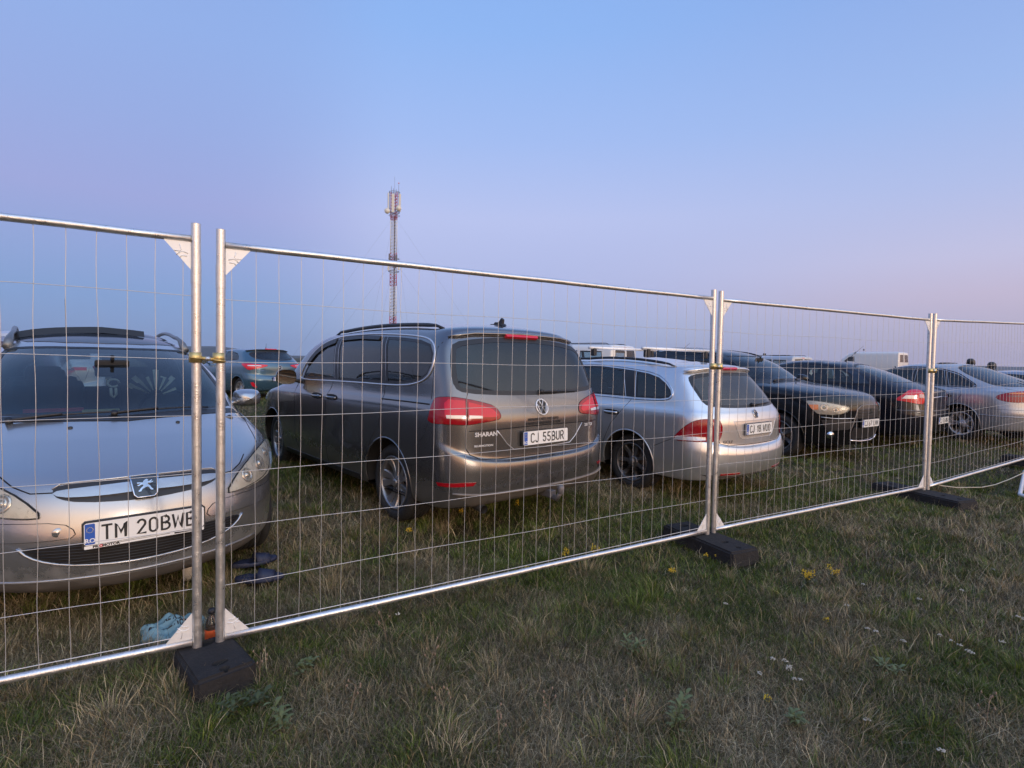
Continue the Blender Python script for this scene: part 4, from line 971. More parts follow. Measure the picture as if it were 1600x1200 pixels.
def script_on(car, s, c, size, m, d=(1, 0, 0), name='lettering', sx=1.0, bold=.0008, depth=.001):
    h, nn = car.hit(c, d); nn = Vector(nn)
    if nn.dot(Vector(d)) > 0: nn = -nn
    up = Vector((0, 0, 1)); x = up.cross(nn).normalized(); y = nn.cross(x).normalized(); q = h + nn * .002
    M = Matrix(((x.x, y.x, nn.x, q.x), (x.y, y.y, nn.y, q.y), (x.z, y.z, nn.z, q.z), (0, 0, 0, 1)))
    mb = MB(); add_text(mb, s, size, M, depth=depth, sx=sx, bold=bold)
    return mb.build(name, m, car.root)
def wiper(car, a, b_, d, m=None):
    l = car.line([a, b_], d, .04); mb = MB(); mb.tube([p + Vector(d).normalized() * -.016 for p in l], .006, 6); mb.tube([p + Vector(d).normalized() * -.026 for p in l[: max(2, len(l) // 2)]], .009, 6)
    mb.tube([l[0] + Vector(d).normalized() * -.035, l[0] + Vector(d).normalized() * .0], .018, 10); return mb.build('wiper', m or BLACKTRIM, car.root)
def fin_antenna(car, x, m, h=.06):
    p, n = car.hit((x, 0, 1.5), (0, 0, -1), 1); mb = MB(); z = p.z - .01
    mb.prism([(x + .07, z), (x - .07, z), (x - .075, z + h * .9), (x - .055, z + h + .01), (x - .02, z + h * .55), (x + .03, z + .035)], -.012, .012, 'Y'); mb.prism([(x + .1, z), (x - .09, z), (x - .07, z + .018), (x + .07, z + .018)], -.028, .028, 'Y'); mb.build('roof_antenna', m, car.root)
def whip(car, x, y, L, tilt, m, r=.0032):
    p, n = car.hit((x, y, 1.5), (0, 0, -1), 1); mb = MB(); q = p + Vector((-math.sin(tilt) * L, 0, math.cos(tilt) * L)); mb.tube([p + Vector((0, 0, -.005)), p + Vector((0, 0, .015))], .018, 10); mb.tube([p, p.lerp(q, .3), q], [r * 1.6, r * 1.2, r * .6], 6); mb.build('whip_antenna', m, car.root)
def lamp(car, name, poly, d, m=None, inner=(), off=.004, soft=1, cover=None, label=None):
    P = chaikin(poly, soft); o = car.patch(name, P, d, off, m or REDL, .012, .03, bulge=.004)
    l = car.line(P, d, .03, True, .001); car.tubes('lamp_surround', [l], .004, SEAM, 5, parent=o)
    for nm, pp, mm, of in inner: car.patch(nm, pp, d, off + .005 + of, mm, .002, .02, parent=o)
    if label: o['label'] = label
    return o
def headlamp(car, poly, d, bulbs, soft=1, base=None):
    """cover with a painted-in highlight over a pale bowl: reflector sheet on the body, round projectors, cover proud of both"""
    P = chaikin(poly, soft); o = car.patch('headlight', P, d, .003, base or LAMPIN, .01, .03)
    for c, r in bulbs:
        h, nn = car.hit(c, d); nn = Vector(nn); nn = -nn if nn.dot(Vector(d)) > 0 else nn
        a = nn.cross(Vector((0, 0, 1))).normalized(); b = a.cross(nn)
        mb = MB(); prof = [(r, .004), (r * .86, .012), (r * .7, .0045), (r * .35, .0035), (r * .33, .010), (0, .013)]; n = 24; vs = []; fs = []
        for i in range(n):
            an = 2 * math.pi * i / n
            for q, z in prof: vs.append(h + a * math.cos(an) * q + b * math.sin(an) * q + nn * z)
        for i in range(n):
            for q in range(5): fs.append((i * 6 + q, ((i + 1) % n) * 6 + q, ((i + 1) % n) * 6 + q + 1, i * 6 + q + 1))
        mb.add(vs, fs); mb.build('lamp_bowl', CHROME, o)
    car.patch('lamp_cover', P, d, .018, LAMPC, .014, .03, parent=o, bulge=.006)
    l = car.line(P, d, .03, True, .002); car.tubes('lamp_surround', [l], .0045, SEAM, 5, parent=o)
    return o

# ---- grey minivan
PG = mat('grey_car_paint', (.20, .195, .195), .24, metal=.88, coat=.8, dirt=((.15, .13, .105), .15, .50, .35))
BRIGHT = mat('bright_lettering', (.78, .78, .78), .3, metal=.3)
def grey_minivan():
    f = FEAT['grey_minivan']; c = Car('grey_minivan', 'parked_car', 'dark grey minivan seen from behind, second big car from the left', 'minivan', 'cars parked on the field')
    DS = (0, -1, 0)
    for sg in (1, -1):
        q = (lambda p: p) if sg > 0 else MIR; d = (0, -sg, 0)
        fr = [(2.03, .87, 1.14), (1.99, .86, 1.22), (1.90, .84, 1.32), (1.76, .8, 1.425), (1.60, .76, 1.50), (1.40, .72, 1.558), (1.33, .7, 1.57), (1.16, .878, 1.165)]
        c.window('front_door_window', q(fr), d, GLASSC, None, soft=0)
        md = [(1.07, .88, 1.163), (1.16, .8, 1.40), (1.245, .7, 1.585), (.80, .7, 1.598), (.36, .70, 1.59), (.27, .8, 1.44), (.19, .874, 1.178)]
        c.window('sliding_door_window', q(md), d, GLASSD, None, soft=0)
        qt = [(.10, .872, 1.182), (.18, .82, 1.40), (.27, .7, 1.588), (0, .7, 1.578), (-.30, .74, 1.555), (-.46, .76, 1.52), (-.53, .785, 1.445), (-.535, .818, 1.352), (-.50, .84, 1.28), (-.42, .852, 1.235), (-.28, .862, 1.205), (-.085, .869, 1.186)]
        c.window('quarter_window', q(qt), d, GLASSD, None, soft=0)
        c.patch('door_pillar', q([(1.145, .9, 1.165), (1.315, .9, 1.572), (1.262, .9, 1.588), (1.085, .9, 1.163)]), d, .002, BLACKTRIM, .004)
        c.patch('door_pillar', q([(.178, .9, 1.178), (.255, .9, 1.44), (.345, .9, 1.59), (.285, .9, 1.588), (.195, .9, 1.40), (.112, .9, 1.182)]), d, .002, BLACKTRIM, .004)
        dl = [(2.14, .9, 1.115), (1.20, .9, 1.144), (.55, .9, 1.160), (.17, .9, 1.165), (-.12, .9, 1.172), (-.32, .9, 1.192), (-.46, .9, 1.228), (-.54, .9, 1.281), (-.565, .9, 1.352), (-.56, .9, 1.45), (-.49, .9, 1.54), (-.33, .9, 1.580), (0, .9, 1.602), (.5, .9, 1.618), (.9, .9, 1.615), (1.25, .9, 1.603), (1.48, .9, 1.575), (1.70, .9, 1.51), (1.86, .9, 1.42), (2.0, .9, 1.31), (2.09, .9, 1.2)]
        c.tubes('window_chrome', [c.line(chaikin(q(dl), 2), d, .04, True, .003)], .0075, SATIN, 8)
        dv = [(1.96, .9, 1.33), (1.78, .9, 1.452), (1.58, .9, 1.535), (1.36, .9, 1.578)]
        c.patch('wind_deflector', q(dv + [(x - .03, y, z - .05) for x, y, z in dv[::-1]]), d, .012, BLACKTRIM, .01)
        dv = [(1.20, .9, 1.588), (.80, .9, 1.603), (.40, .9, 1.592)]
        c.patch('wind_deflector', q(dv + [(x, y, z - .035) for x, y, z in dv[::-1]]), d, .012, BLACKTRIM, .01)
        dl_ = DL if sg > 0 else mir_d(DL)
        lamp(c, 'tail_light', q(V3(f['lamp'])), dl_, REDL, [('lamp_lens', q(V3(f['lamp_in'])), REDL2, 0), ('lamp_lens', q(V3(f['lamp_in2'])), REDL2, 0), ('reverse_lens', q(V3(f['lamp_white'])), WHITEL, .003), ('reverse_lens', q(V3(f['lamp_white2'])), WHITEL, .003)])
        c.tubes('lamp_split', [c.line(q(V3(f['lamp_split'])), dl_, .04, off=.012)], .003, SEAM, 5)
        c.patch('reflector', q([(-.72, .9, .478), (-.92, .79, .490), (-.95, .70, .487), (-.94, .72, .462), (-.86, .84, .456), (-.74, .9, .452)]), dl_, .004, REDL, .008)
        handle(c, 1.62, 1.36, sg, .975, PG); handle(c, 1.24, 1.00, sg, .985, PG)
        seams(c, [([(2.16, sg * .9, 1.10), (2.13, sg * .9, .8), (2.10, sg * .9, .45), (1.95, sg * .9, .26)], d), ([(1.19, sg * .9, 1.14), (1.25, sg * .9, .98), (1.255, sg * .9, .7), (1.22, sg * .9, .4), (1.19, sg * .9, .26)], d), ([(.12, sg * .9, 1.16), (.10, sg * .9, 1.0), (.14, sg * .9, .82), (.30, sg * .9, .64), (.42, sg * .9, .42), (.46, sg * .9, .26)], d)])
        c.tubes('sliding_door_track', [c.line([(.12, sg * .9, 1.045), (-.3, sg * .9, 1.052), (-.60, sg * .9, 1.055)], d, .04, off=-.001)], .010, SEAM, 6, flat=.6)
        seams(c, [([(-.61, sg * .9, .91), (-.56, sg * .9, .80), (-.42, sg * .9, .70)], d), ([(-.60, sg * .9, 1.09), (-.56, sg * .78, 1.50), (-.60, sg * .68, 1.60)], d)])
        # lower flank strip
        c.patch('sill_trim', q([(2.45, .9, .245), (.5, .9, .265), (.5, .9, .315), (2.45, .9, .295)]), d, .006, BLACKTRIM, .01)
        roof_rail(c, sg * .655, 1.66, -.42, BLACKTRIM, h=.028, r=.018, dz=.002)
    rw_ = V3(f['rear_window']); L = [(x, abs(y), z) for x, y, z in rw_]
    half = [(-.885, 0, 1.120), (-.873, .397, 1.128), (-.815, .74, 1.148), (-.775, .805, 1.190), (-.70, .795, 1.33), (-.64, .76, 1.46), (-.600, .71, 1.54), (-.625, .52, 1.572), (-.645, .25, 1.594), (-.648, 0, 1.598)]
    c.window('rear_window', half + MIR(half[1:-1])[::-1], (1, 0, 0), glass('dusty_tinted_glass', (.08, .09, .10), .04, dust=.09, veilcol=(.22, .215, .21)), None, soft=1, frit=.035)
    # roof spoiler lip above the glass, brake light in it
    lip = c.line([(-.61, .72, 1.58), (-.66, .50, 1.612), (-.67, 0, 1.628), (-.66, -.50, 1.612), (-.61, -.72, 1.58)], (1, 0, 0), .05, off=.008)
    c.tubes('roof_spoiler', [lip], [.010] + [.022] * (len(lip) - 2) + [.010], PG, 10, flat=.8)
    c.patch('high_brake_light', [(-.66, .19, 1.612), (-.66, -.19, 1.612), (-.66, -.185, 1.592), (-.66, .185, 1.592)], (1, 0, 0), .026, REDL2, .03)
    g = [(-.82, .715, 1.15), (-.83, .745, 1.08), (-.885, .765, .86), (-.926, .765, .74), (-.949, .735, .69), (-.955, .66, .655), (-.96, .486, .640), (-.965, 0, .636)]
    seams(c, [(g + MIR(g[:-1])[::-1], (1, 0, 0))], .0045)
    rec = [(-.94, .50, .862), (-.95, .0, .868), (-.94, -.50, .862), (-.95, -.40, .75), (-.95, -.33, .700), (-.95, 0, .692), (-.95, .33, .700), (-.95, .40, .75)]
    c.patch('plate_recess', rec, (1, 0, 0), .0012, mat('grey_recess_paint', (.32, .31, .30), .24, metal=.85, coat=.7), .002)  # recess panel in a lighter tone than the body paint
    c.tubes('panel_gap', [c.line([rec[2], rec[3], rec[4], rec[5], rec[6], rec[7], rec[0]], (1, 0, 0), .04, off=0)], .004, SATIN, 6)
    seams(c, [([(-.95, .74, .868), (-.95, .0, .876), (-.95, -.74, .868)], (1, 0, 0))], .004)
    plate(c, 'CJ 55BUR', (-.985, 0, .782), (-1, 0, .04), region='RO', size=.098, sx=.60)
    ring_badge(c, (-1, 0, 1.022), .066, 'vw', BRIGHT)
    script_on(c, 'HYDRAULICALLY OPERATED', (-1, 0, .926), .028, PBLACK, name='tailgate_lettering'); script_on(c, 'CARGO COMPARTMENT DOOR', (-1, 0, .894), .028, PBLACK, name='tailgate_lettering')
    script_on(c, 'SHARAN', (-1, .60, .838), .045, BRIGHT, name='name_badge', sx=1.15, bold=.0015); script_on(c, '2.0 TDI', (-1, -.60, .838), .036, BRIGHT, name='name_badge', sx=1.1, bold=.001)
    script_on(c, 'BLUEMOTION', (-1, .62, .752), .020, BRIGHT, name='name_badge', sx=1.3, bold=.0006)
    wiper(c, (-.88, -.02, 1.150), (-.86, -.48, 1.145), (1, 0, 0))
    fin_antenna(c, -.33, BLACKTRIM)
    # lower bumper: pale valance line, tow bar
    c.tubes('bumper_strip', [c.line([(-.85, .86, .405), (-.955, .66, .385), (-.99, .3, .375), (-.99, 0, .372), (-.99, -.3, .375), (-.955, -.66, .385), (-.85, -.86, .405)], (1, 0, 0), .05, off=.002)], .016, mat('scuffed_bumper', (.20, .17, .145), .7, var=.5, vscale=25), 8, flat=.5)
    c.patch('lower_bumper', [(-.9, .84, .385), (-.96, .5, .365), (-.96, -.5, .365), (-.9, -.84, .385), (-.85, -.7, .285), (-.9, 0, .275), (-.85, .7, .285)], (1, 0, 0), .004, mat('bumper_plastic', (.035, .034, .033), .6, var=.3, vscale=20, dirt=((.13, .11, .09), .15, .55, .8)), .008)
    m = MB(); m.box((-.93, -.05, .30), (.22, .07, .06), bev=.01); m.tube([(-.98, -.05, .28), (-1.08, -.05, .27), (-1.12, -.05, .33)], .022, 10); m.lathe([(0, .40), (.024, .39), (.032, .365), (.028, .335), (.022, .32)], 20, c=(-1.12, -.05, 0)); m.build('tow_bar', mat('tow_bar_iron', (.16, .15, .15), .55, metal=.5, var=.4), c.root)
    m = MB(); m.tube([(-.75, .62, .28), (-.95, .62, .265)], .032, 12, caps=False); m.build('exhaust_pipe', DISC, c.root)
    ws = ring_poly(c.c, 7.25, 10.6, 66, 58); c.window('windscreen', ws, (-1, 0, -.4), GLASSC, None, soft=1, frit=.05)
    for sg in (1, -1): side_mirror(c, (2.16, sg * 1.045, 1.145), sg, mat('mirror_shell', (.05, .05, .052), .35, coat=.6), size=(.11, .22, .165))
    for sg in (1, -1): headlamp(c, [(3.62, sg * .55, .86), (3.35, sg * .83, .92), (3.30, sg * .87, .80), (3.6, sg * .68, .72), (3.72, sg * .5, .74)], (-.8, -sg * .5, 0), [((3.6, sg * .62, .8), .06)])
    c.wheels(spokes(5, .040, .085, .02, pair=.22, hub=.24), mat('alloy_grey', (.30, .30, .31), .32, metal=.75, var=.25), steer=-.06)
    c.finish(PG, arch=PG)
grey_minivan()

# ---- silver wagon
PSW = mat('silver_car_paint', (.68, .68, .68), .30, metal=.8, coat=.8, dirt=((.20, .17, .14), .12, .36, .45))
def silver_wagon():
    f = FEAT['silver_wagon']; c = Car('silver_wagon', 'parked_car', 'silver estate car with pale crossbars on its roof, beside the grey minivan', 'estate car', 'cars parked on the field')
    for sg in (1, -1):
        q = (lambda p: p) if sg > 0 else MIR; d = (0, -sg, 0); dl_ = DL if sg > 0 else mir_d(DL)
        c.window('front_door_window', q([(1.95, .9, 1.005), (1.80, .9, 1.10), (1.60, .9, 1.24), (1.38, .9, 1.335), (1.05, .9, 1.372), (1.02, .9, 1.03)]), d, GLASSC, soft=0)
        c.window('rear_door_window', q([(.95, .9, 1.03), (.98, .9, 1.372), (.60, .9, 1.372), (.25, .9, 1.352), (.115, .9, 1.045)]), d, GLASSC, soft=0)
        c.window('quarter_window', q([(.055, .9, 1.335), (-.12, .9, 1.316), (-.27, .9, 1.28), (-.38, .9, 1.222), (-.46, .9, 1.155), (-.485, .9, 1.109), (-.465, .9, 1.075), (-.36, .9, 1.055), (-.03, .9, 1.043)]), d, GLASSD, soft=0)
        c.patch('door_pillar', q([(.24, .9, 1.350), (.065, .9, 1.338), (-.02, .9, 1.043), (.105, .9, 1.045)]), d, .002, BLACKTRIM, .004)
        c.patch('door_pillar', q([(1.045, .9, 1.37), (.985, .9, 1.372), (.955, .9, 1.03), (1.015, .9, 1.03)]), d, .002, BLACKTRIM, .004)
        dl = [(2.05, .9, .985), (1.0, .9, 1.012), (.5, .9, 1.018), (.04, .9, 1.022), (-.365, .9, 1.036), (-.475, .9, 1.055), (-.51, .9, 1.105), (-.485, .9, 1.16), (-.395, .9, 1.24), (-.286, .9, 1.298), (-.15, .9, 1.334), (.18, .9, 1.366), (.54, .9, 1.388), (1.0, .9, 1.390), (1.36, .9, 1.355), (1.62, .9, 1.26), (1.85, .9, 1.115)]
        c.tubes('window_chrome', [c.line(chaikin(q(dl), 2), d, .04, True, .002)], .0065, CHROME, 8)
        lamp(c, 'tail_light', q(V3(f['lamp'])), dl_, REDL, [('reverse_lens', q(V3(f['lamp_white'])), WHITEL, .001)])
        handle(c, .365, .165, sg, .852, PSW); handle(c, 1.30, 1.10, sg, .845, PSW)
        seams(c, [([(.02, sg * .9, 1.02), (.10, sg * .9, .90), (.26, sg * .9, .72), (.36, sg * .9, .50), (.40, sg * .9, .25)], d), ([(1.0, sg * .9, 1.01), (1.02, sg * .9, .6), (1.0, sg * .9, .25)], d), ([(2.08, sg * .9, .97), (2.06, sg * .9, .5), (1.98, sg * .9, .25)], d), ([(-.58, sg * .9, .655), (-.50, sg * .9, .62), (-.36, sg * .9, .55)], d)])
        roof_rail(c, sg * .585, 1.45, -.40, BLACKTRIM, h=.035, r=.016)
        c.patch('reflector', q([(-.99, .60, .335), (-1.04, .33, .332), (-1.04, .33, .316), (-.99, .60, .320)]), (1, 0, 0), .004, REDL, .006)
    half = [(-.957, 0, .988), (-.94, .35, .992), (-.875, .60, 1.004), (-.82, .675, 1.030), (-.72, .675, 1.14), (-.61, .655, 1.245), (-.555, .615, 1.31), (-.60, .5, 1.338), (-.65, .3, 1.352), (-.666, 0, 1.356)]
    c.window('rear_window', half + MIR(half[1:-1])[::-1], (1, 0, 0), GLASSR, soft=1, frit=.03)
    lip = c.line([(-.56, .62, 1.345), (-.62, .4, 1.375), (-.64, 0, 1.388), (-.62, -.4, 1.375), (-.56, -.62, 1.345)], (1, 0, 0), .05, off=.022)
    c.tubes('roof_spoiler', [lip], [.010] + [.026] * (len(lip) - 2) + [.010], PSW, 10, flat=.7)
    c.patch('high_brake_light', [(-.64, .15, 1.388), (-.64, -.15, 1.388), (-.64, -.145, 1.366), (-.64, .145, 1.366)], (1, 0, 0), .045, REDL2, .03)
    g = [(-.94, .640, .885), (-.958, .61, .869), (-.972, .585, .80), (-.985, .63, .69), (-1.02, .60, .64), (-1.035, .49, .618), (-1.04, 0, .612)]
    seams(c, [(g + MIR(g[:-1])[::-1], (1, 0, 0))], .004)
    rec = [(-1, .42, .862), (-1, -.42, .862), (-1, -.335, .705), (-1, -.285, .676), (-1, .285, .676), (-1, .335, .705)]
    c.patch('plate_recess', rec, (1, 0, 0), .0012, mat('silver_recess_paint', (.62, .58, .54), .33, metal=.5, coat=.5), .002); c.tubes('recess_edge', [c.line(rec, (1, 0, 0), .04, True, .001)], .003, PSW, 5)
    plate(c, 'CJ 18 WUO', (-1.052, 0, .775), (-1, 0, .02), size=.095, sx=.58, frame=mat('plate_frame_grey', (.10, .10, .11), .5))
    ring_badge(c, (-1, 0, .925), .045, 'vw'); script_on(c, 'GOLF', (-1, .50, .655), .040, mat('dull_chrome', (.25, .25, .27), .3, metal=.8), name='name_badge', sx=1.3, bold=.001)
    wiper(c, (-.94, -.02, 1.02), (-.90, -.42, 1.03), (1, 0, 0))
    c.patch('lower_bumper', [(-.9, .78, .33), (-1.0, .4, .305), (-1.0, -.4, .305), (-.9, -.78, .33), (-.85, -.6, .25), (-.9, 0, .24), (-.85, .6, .25)], (1, 0, 0), .003, mat('bumper_plastic', (.035, .034, .033), .6), .008)
    for x in (.87, .02):
        m = MB(); m.tube([(x, .66, 1.60), (x, -.66, 1.60)], .024, 10, flat=.8); m.build('roof_crossbar', mat('bar_aluminium', (.85, .83, .80), .4, metal=.3), c.root)
        for sg in (1, -1):
            m = MB(); m.box((x, sg * .575, 1.545), (.07, .06, .10), bev=.018); m.build('crossbar_foot', BLACKTRIM, c.root)
    ws = ring_poly(c.c, 8.2, 11.3, 66, 58); c.window('windscreen', ws, (-1, 0, -.4), GLASSC, soft=1, frit=.05)
    for sg in (1, -1): side_mirror(c, (1.92, sg * .97, 1.02), sg, PSW, size=(.1, .2, .14)); headlamp(c, [(3.2, sg * .5, .74), (2.95, sg * .76, .8), (2.92, sg * .82, .7), (3.2, sg * .66, .6), (3.33, sg * .46, .64)], (-.8, -sg * .5, 0), [((3.2, sg * .6, .7), .06)])
    c.wheels(spokes(7, .036, .058, .02, hub=.30), mat('alloy_dull', (.17, .17, .175), .4, metal=.7, var=.3))
    c.finish(PSW, arch=PSW)
silver_wagon()

# ---- silver car facing the camera
PSF = mat('pale_silver_paint', (.44, .44, .445), .22, metal=.85, coat=.8, dirt=((.17, .15, .12), .10, .34, .7))
LION = [(.10, .95), (.22, .98), (.33, .90), (.42, .86), (.38, .78), (.30, .76), (.32, .68), (.45, .62), (.62, .66), (.78, .80), (.86, .78), (.80, .66), (.66, .54), (.60, .50), (.78, .48), (.92, .56), (.96, .50), (.84, .38), (.62, .34), (.42, .38), (.30, .30), (.34, .16), (.48, .02), (.60, -.14), (.66, -.34), (.78, -.52), (.90, -.60), (.86, -.74), (.66, -.74), (.52, -.56), (.44, -.34), (.26, -.20), (.06, -.24), (-.10, -.36), (-.30, -.44), (-.44, -.62), (-.50, -.80), (-.74, -.84), (-.86, -.72), (-.70, -.62), (-.58, -.40), (-.40, -.20), (-.24, -.06), (-.20, .10), (-.34, .20), (-.52, .14), (-.70, .02), (-.84, .02), (-.90, .14), (-.78, .16), (-.62, .26), (-.48, .34), (-.64, .40), (-.86, .40), (-.96, .50), (-.84, .56), (-.60, .54), (-.38, .50), (-.22, .52), (-.20, .66), (-.08, .80)]
def inside(c, o):
    o.location = c.root.location; o.rotation_euler = c.root.rotation_euler
def front_silver():
    f = FEAT['silver_front_car']; c = Car('silver_front_car', 'parked_car', 'silver car facing the camera at the left edge, a lion badge on its nose', 'estate car', 'cars parked on the field')
    D = (-1, 0, 0); DF = (-.86, -.5, 0)
    hd = [(3.457, .404, .590), (3.371, .485, .678), (3.254, .579, .735), (3.10, .67, .775), (2.92, .775, .797), (2.80, .83, .79), (2.83, .85, .72), (2.95, .815, .655), (3.163, .715, .608), (3.313, .60, .594), (3.408, .482, .584)]
    for sg in (1, -1):
        q = (lambda p: p) if sg > 0 else MIR; d = (0, -sg, 0)
        headlamp(c, q(hd), DF if sg > 0 else mir_d(DF), [(q([(3.16, .66, .695)])[0], .062), (q([(3.31, .55, .655)])[0], .048), (q([(3.02, .74, .74)])[0], .034)])
        sidewin(c, [('front_door_window', [(2.10, 1.04), (1.90, 1.17), (1.66, 1.30), (1.42, 1.385), (1.20, 1.41), (1.12, 1.06)]), ('rear_door_window', [(1.05, 1.06), (1.12, 1.415), (.6, 1.425), (.22, 1.41), (.12, 1.08)]), ('quarter_window', [(.05, 1.085), (.14, 1.405), (-.2, 1.38), (-.42, 1.30), (-.5, 1.12), (-.4, 1.09)])], GLASSC, soft=0, sgs=(sg,))
        seams(c, [([(2.15, sg * .9, 1.0), (2.16, sg * .9, .6), (2.05, sg * .9, .22)], d), ([(1.08, sg * .9, 1.04), (1.10, sg * .9, .22)], d), (q([(3.00, .706, .808), (2.758, .731, .874), (2.444, .763, .929), (2.20, .785, .97)]), (-.5, -.35 * sg, -.8))], .004)
        handle(c, 1.38, 1.20, sg, .86, PSF)
        md = [(3.10, .76, .552), (3.40, .52, .562), (3.472, .39, .562), (3.505, .325, .550), (3.521, .298, .527), (3.525, .290, .505), (3.520, .308, .488), (3.476, .40, .480), (3.40, .52, .474), (3.10, .76, .462)]
        o = c.patch('bumper_moulding', q(md), D, .005, PSF, .012, .03); c.tubes('moulding_edge', [c.line(q(md), D, .03, True, .001)], .003, SEAM, 5, parent=o)
        m = MB(); h, nn = c.hit((3.6, sg * .355, .518), D); m.lathe([(0, h.x + .009), (.021, h.x + .008), (.024, h.x + .004)], 20, axis='X', c=(0, h.y, h.z)); m.build('parking_sensor', PSF, c.root)
        seams(c, [(q([(3.218, .567, .771), (3.30, .52, .730), (3.372, .455, .700), (3.424, .368, .702)]), D)], .0045)
    # slim grille, bar and shield
    gr = [(3.42, .372, .700), (3.41, .362, .726), (3.43, .30, .736), (3.465, .07, .742), (3.465, -.07, .742), (3.43, -.30, .736), (3.41, -.362, .726), (3.42, -.372, .700), (3.44, -.35, .672), (3.49, -.271, .652), (3.527, -.04, .640), (3.527, .04, .640), (3.49, .271, .652), (3.44, .35, .672)]
    c.patch('upper_grille', chaikin(gr, 1), D, .003, BLACKTRIM, .01)
    br = [(3.43, .372, .701), (3.46, .29, .712), (3.49, .0, .722), (3.46, -.29, .712), (3.43, -.372, .701), (3.45, -.345, .676), (3.50, -.21, .672), (3.515, 0, .678), (3.50, .21, .672), (3.45, .345, .676)]
    c.patch('grille_bar', chaikin(br, 1), D, .016, PSF, .02)
    lg = c.line([(3.40, .372, .715), (3.41, .34, .738), (3.43, .28, .743), (3.465, 0, .749), (3.43, -.28, .743), (3.41, -.34, .738), (3.40, -.372, .715)], D, .03, off=.002); c.tubes('grille_edge', [lg], .006, PSF, 8)
    bd = [(3.48, -.062, .732), (3.48, .062, .732), (3.54, .049, .655), (3.54, .036, .643), (3.54, -.036, .643), (3.54, -.049, .655)]
    o = c.patch('badge_shield', bd, D, .030, mat('badge_black', (.012, .012, .014), .25, coat=1), .04)
    c.tubes('badge_frame', [c.line([bd[0], bd[5], bd[4], bd[3], bd[2], bd[1]], D, .02, off=.031)], .0042, CHROME, 6, parent=o)
    m = MB(); h, nn = c.hit((3.6, 0, .690), D); k = .038; P = [(-a * k, b * k) for a, b in LION]; rot = Matrix.Rotation(math.atan2(nn.z, nn.x) * -1, 3, 'Y')
    bm = bmesh.new(); vs = [bm.verts.new((0, -a, b)) for a, b in P]; fc = bm.faces.new(vs); r = bmesh.ops.extrude_face_region(bm, geom=[fc]); [setattr(v, 'co', v.co + Vector((.004, 0, 0))) for v in r['geom'] if isinstance(v, bmesh.types.BMVert)]
    bmesh.ops.recalc_face_normals(bm, faces=bm.faces[:]); slope = Matrix.Rotation(-math.asin(max(-1, min(1, nn.z))), 3, 'Y')
    for v in bm.verts: v.co = slope @ v.co + h + nn * .031
    bm_obj(bm, 'lion_emblem', CHROME, o, smooth=False); bm.free()
    seams(c, [([(3.42, .372, .70), (3.40, .37, .715)], D)], .003)
    # lower intake with lip
    it = [(3.42, .50, .446), (3.50, .35, .458), (3.57, .12, .462), (3.57, -.12, .462), (3.50, -.35, .458), (3.42, -.50, .446), (3.44, -.46, .402), (3.485, -.39, .372), (3.53, -.277, .350), (3.571, -.10, .338), (3.571, .10, .338), (3.53, .277, .350), (3.485, .39, .372), (3.44, .46, .402)]
    itc = chaikin(it, 2); c.patch('lower_intake', itc, D, .002, mat('intake_black', (.008, .008, .009), .7), .01)
    for k in range(7):
        z = .355 + k * .015; ex = .30 + .17 * math.sin((k + .5) / 7 * 1.5); l = c.line([(3.5, ex, z), (3.6, 0, z), (3.5, -ex, z)], D, .05, off=.006); c.tubes('intake_slat', [l], .0028, BLACKTRIM, 5)
    lo = c.line(chaikin([(3.42, .505, .446), (3.44, .465, .400), (3.485, .39, .367), (3.53, .277, .345), (3.571, .10, .332), (3.571, -.10, .332), (3.53, -.277, .345), (3.485, -.39, .367), (3.44, -.465, .400), (3.42, -.505, .446)], 1, False), D, .03, off=.002); c.tubes('intake_lip', [lo], .008, PSF, 8)
    plate(c, 'TM 20BWB', (3.596, 0, .512), (1, 0, .03), sub='PROMOTOR', size=.100, sx=.63, frame=PBLACK, xoff=.008)
    bl = c.line([(3.25, .62, .262), (3.45, .40, .272), (3.54, .15, .276), (3.54, -.15, .276), (3.45, -.40, .272), (3.25, -.62, .262)], D, .05, off=0); c.tubes('bumper_lip', [bl], .007, PSF, 8)
    c.patch('lower_bumper', [(3.3, .62, .262), (3.5, .3, .262), (3.55, 0, .262), (3.5, -.3, .262), (3.3, -.62, .262), (3.2, -.6, .17), (3.3, 0, .165), (3.2, .6, .17)], D, .004, mat('bumper_underside', (.10, .09, .08), .7, var=.4, vscale=15), .01)
    # windscreen, cowl, wipers, washer jets
    h2 = [(1.60, 0, 1.440), (1.585, .20, 1.438), (1.51, .40, 1.432), (1.40, .55, 1.418), (1.40, .60, 1.400), (1.50, .625, 1.37), (1.716, .655, 1.30), (2.00, .69, 1.195), (2.22, .715, 1.105), (2.34, .715, 1.045), (2.43, .62, 1.018), (2.56, .40, 1.006), (2.65, .12, .999), (2.655, 0, .999)]
    c.window('windscreen', h2 + MIR(h2[1:-1])[::-1], (-.8, 0, -.6), glass('screen_glass', (.50, .58, .60), dust=.03), soft=0, frit=.028)
    cw = [(2.655, 0, .998), (2.56, .40, 1.004), (2.43, .62, 1.016), (2.34, .73, 1.03), (2.40, .745, 1.005), (2.52, .60, .985), (2.64, .36, .975), (2.73, 0, .968)]
    c.patch('cowl_panel', cw + MIR(cw[1:-1])[::-1], (-.5, 0, -.85), .003, BLACKTRIM, .006)
    seams(c, [([(2.40, .75, 1.003), (2.52, .605, .983), (2.645, .36, .973), (2.735, 0, .966), (2.645, -.36, .973), (2.52, -.605, .983), (2.40, -.75, 1.003)], (-.5, 0, -.85))], .004)
    for a, b_ in (((2.62, -.05, 1.0), (2.50, .52, 1.03)), ((2.58, -.55, 1.0), (2.60, -.02, 1.02))): wiper(c, a, b_, (-.7, 0, -.7))
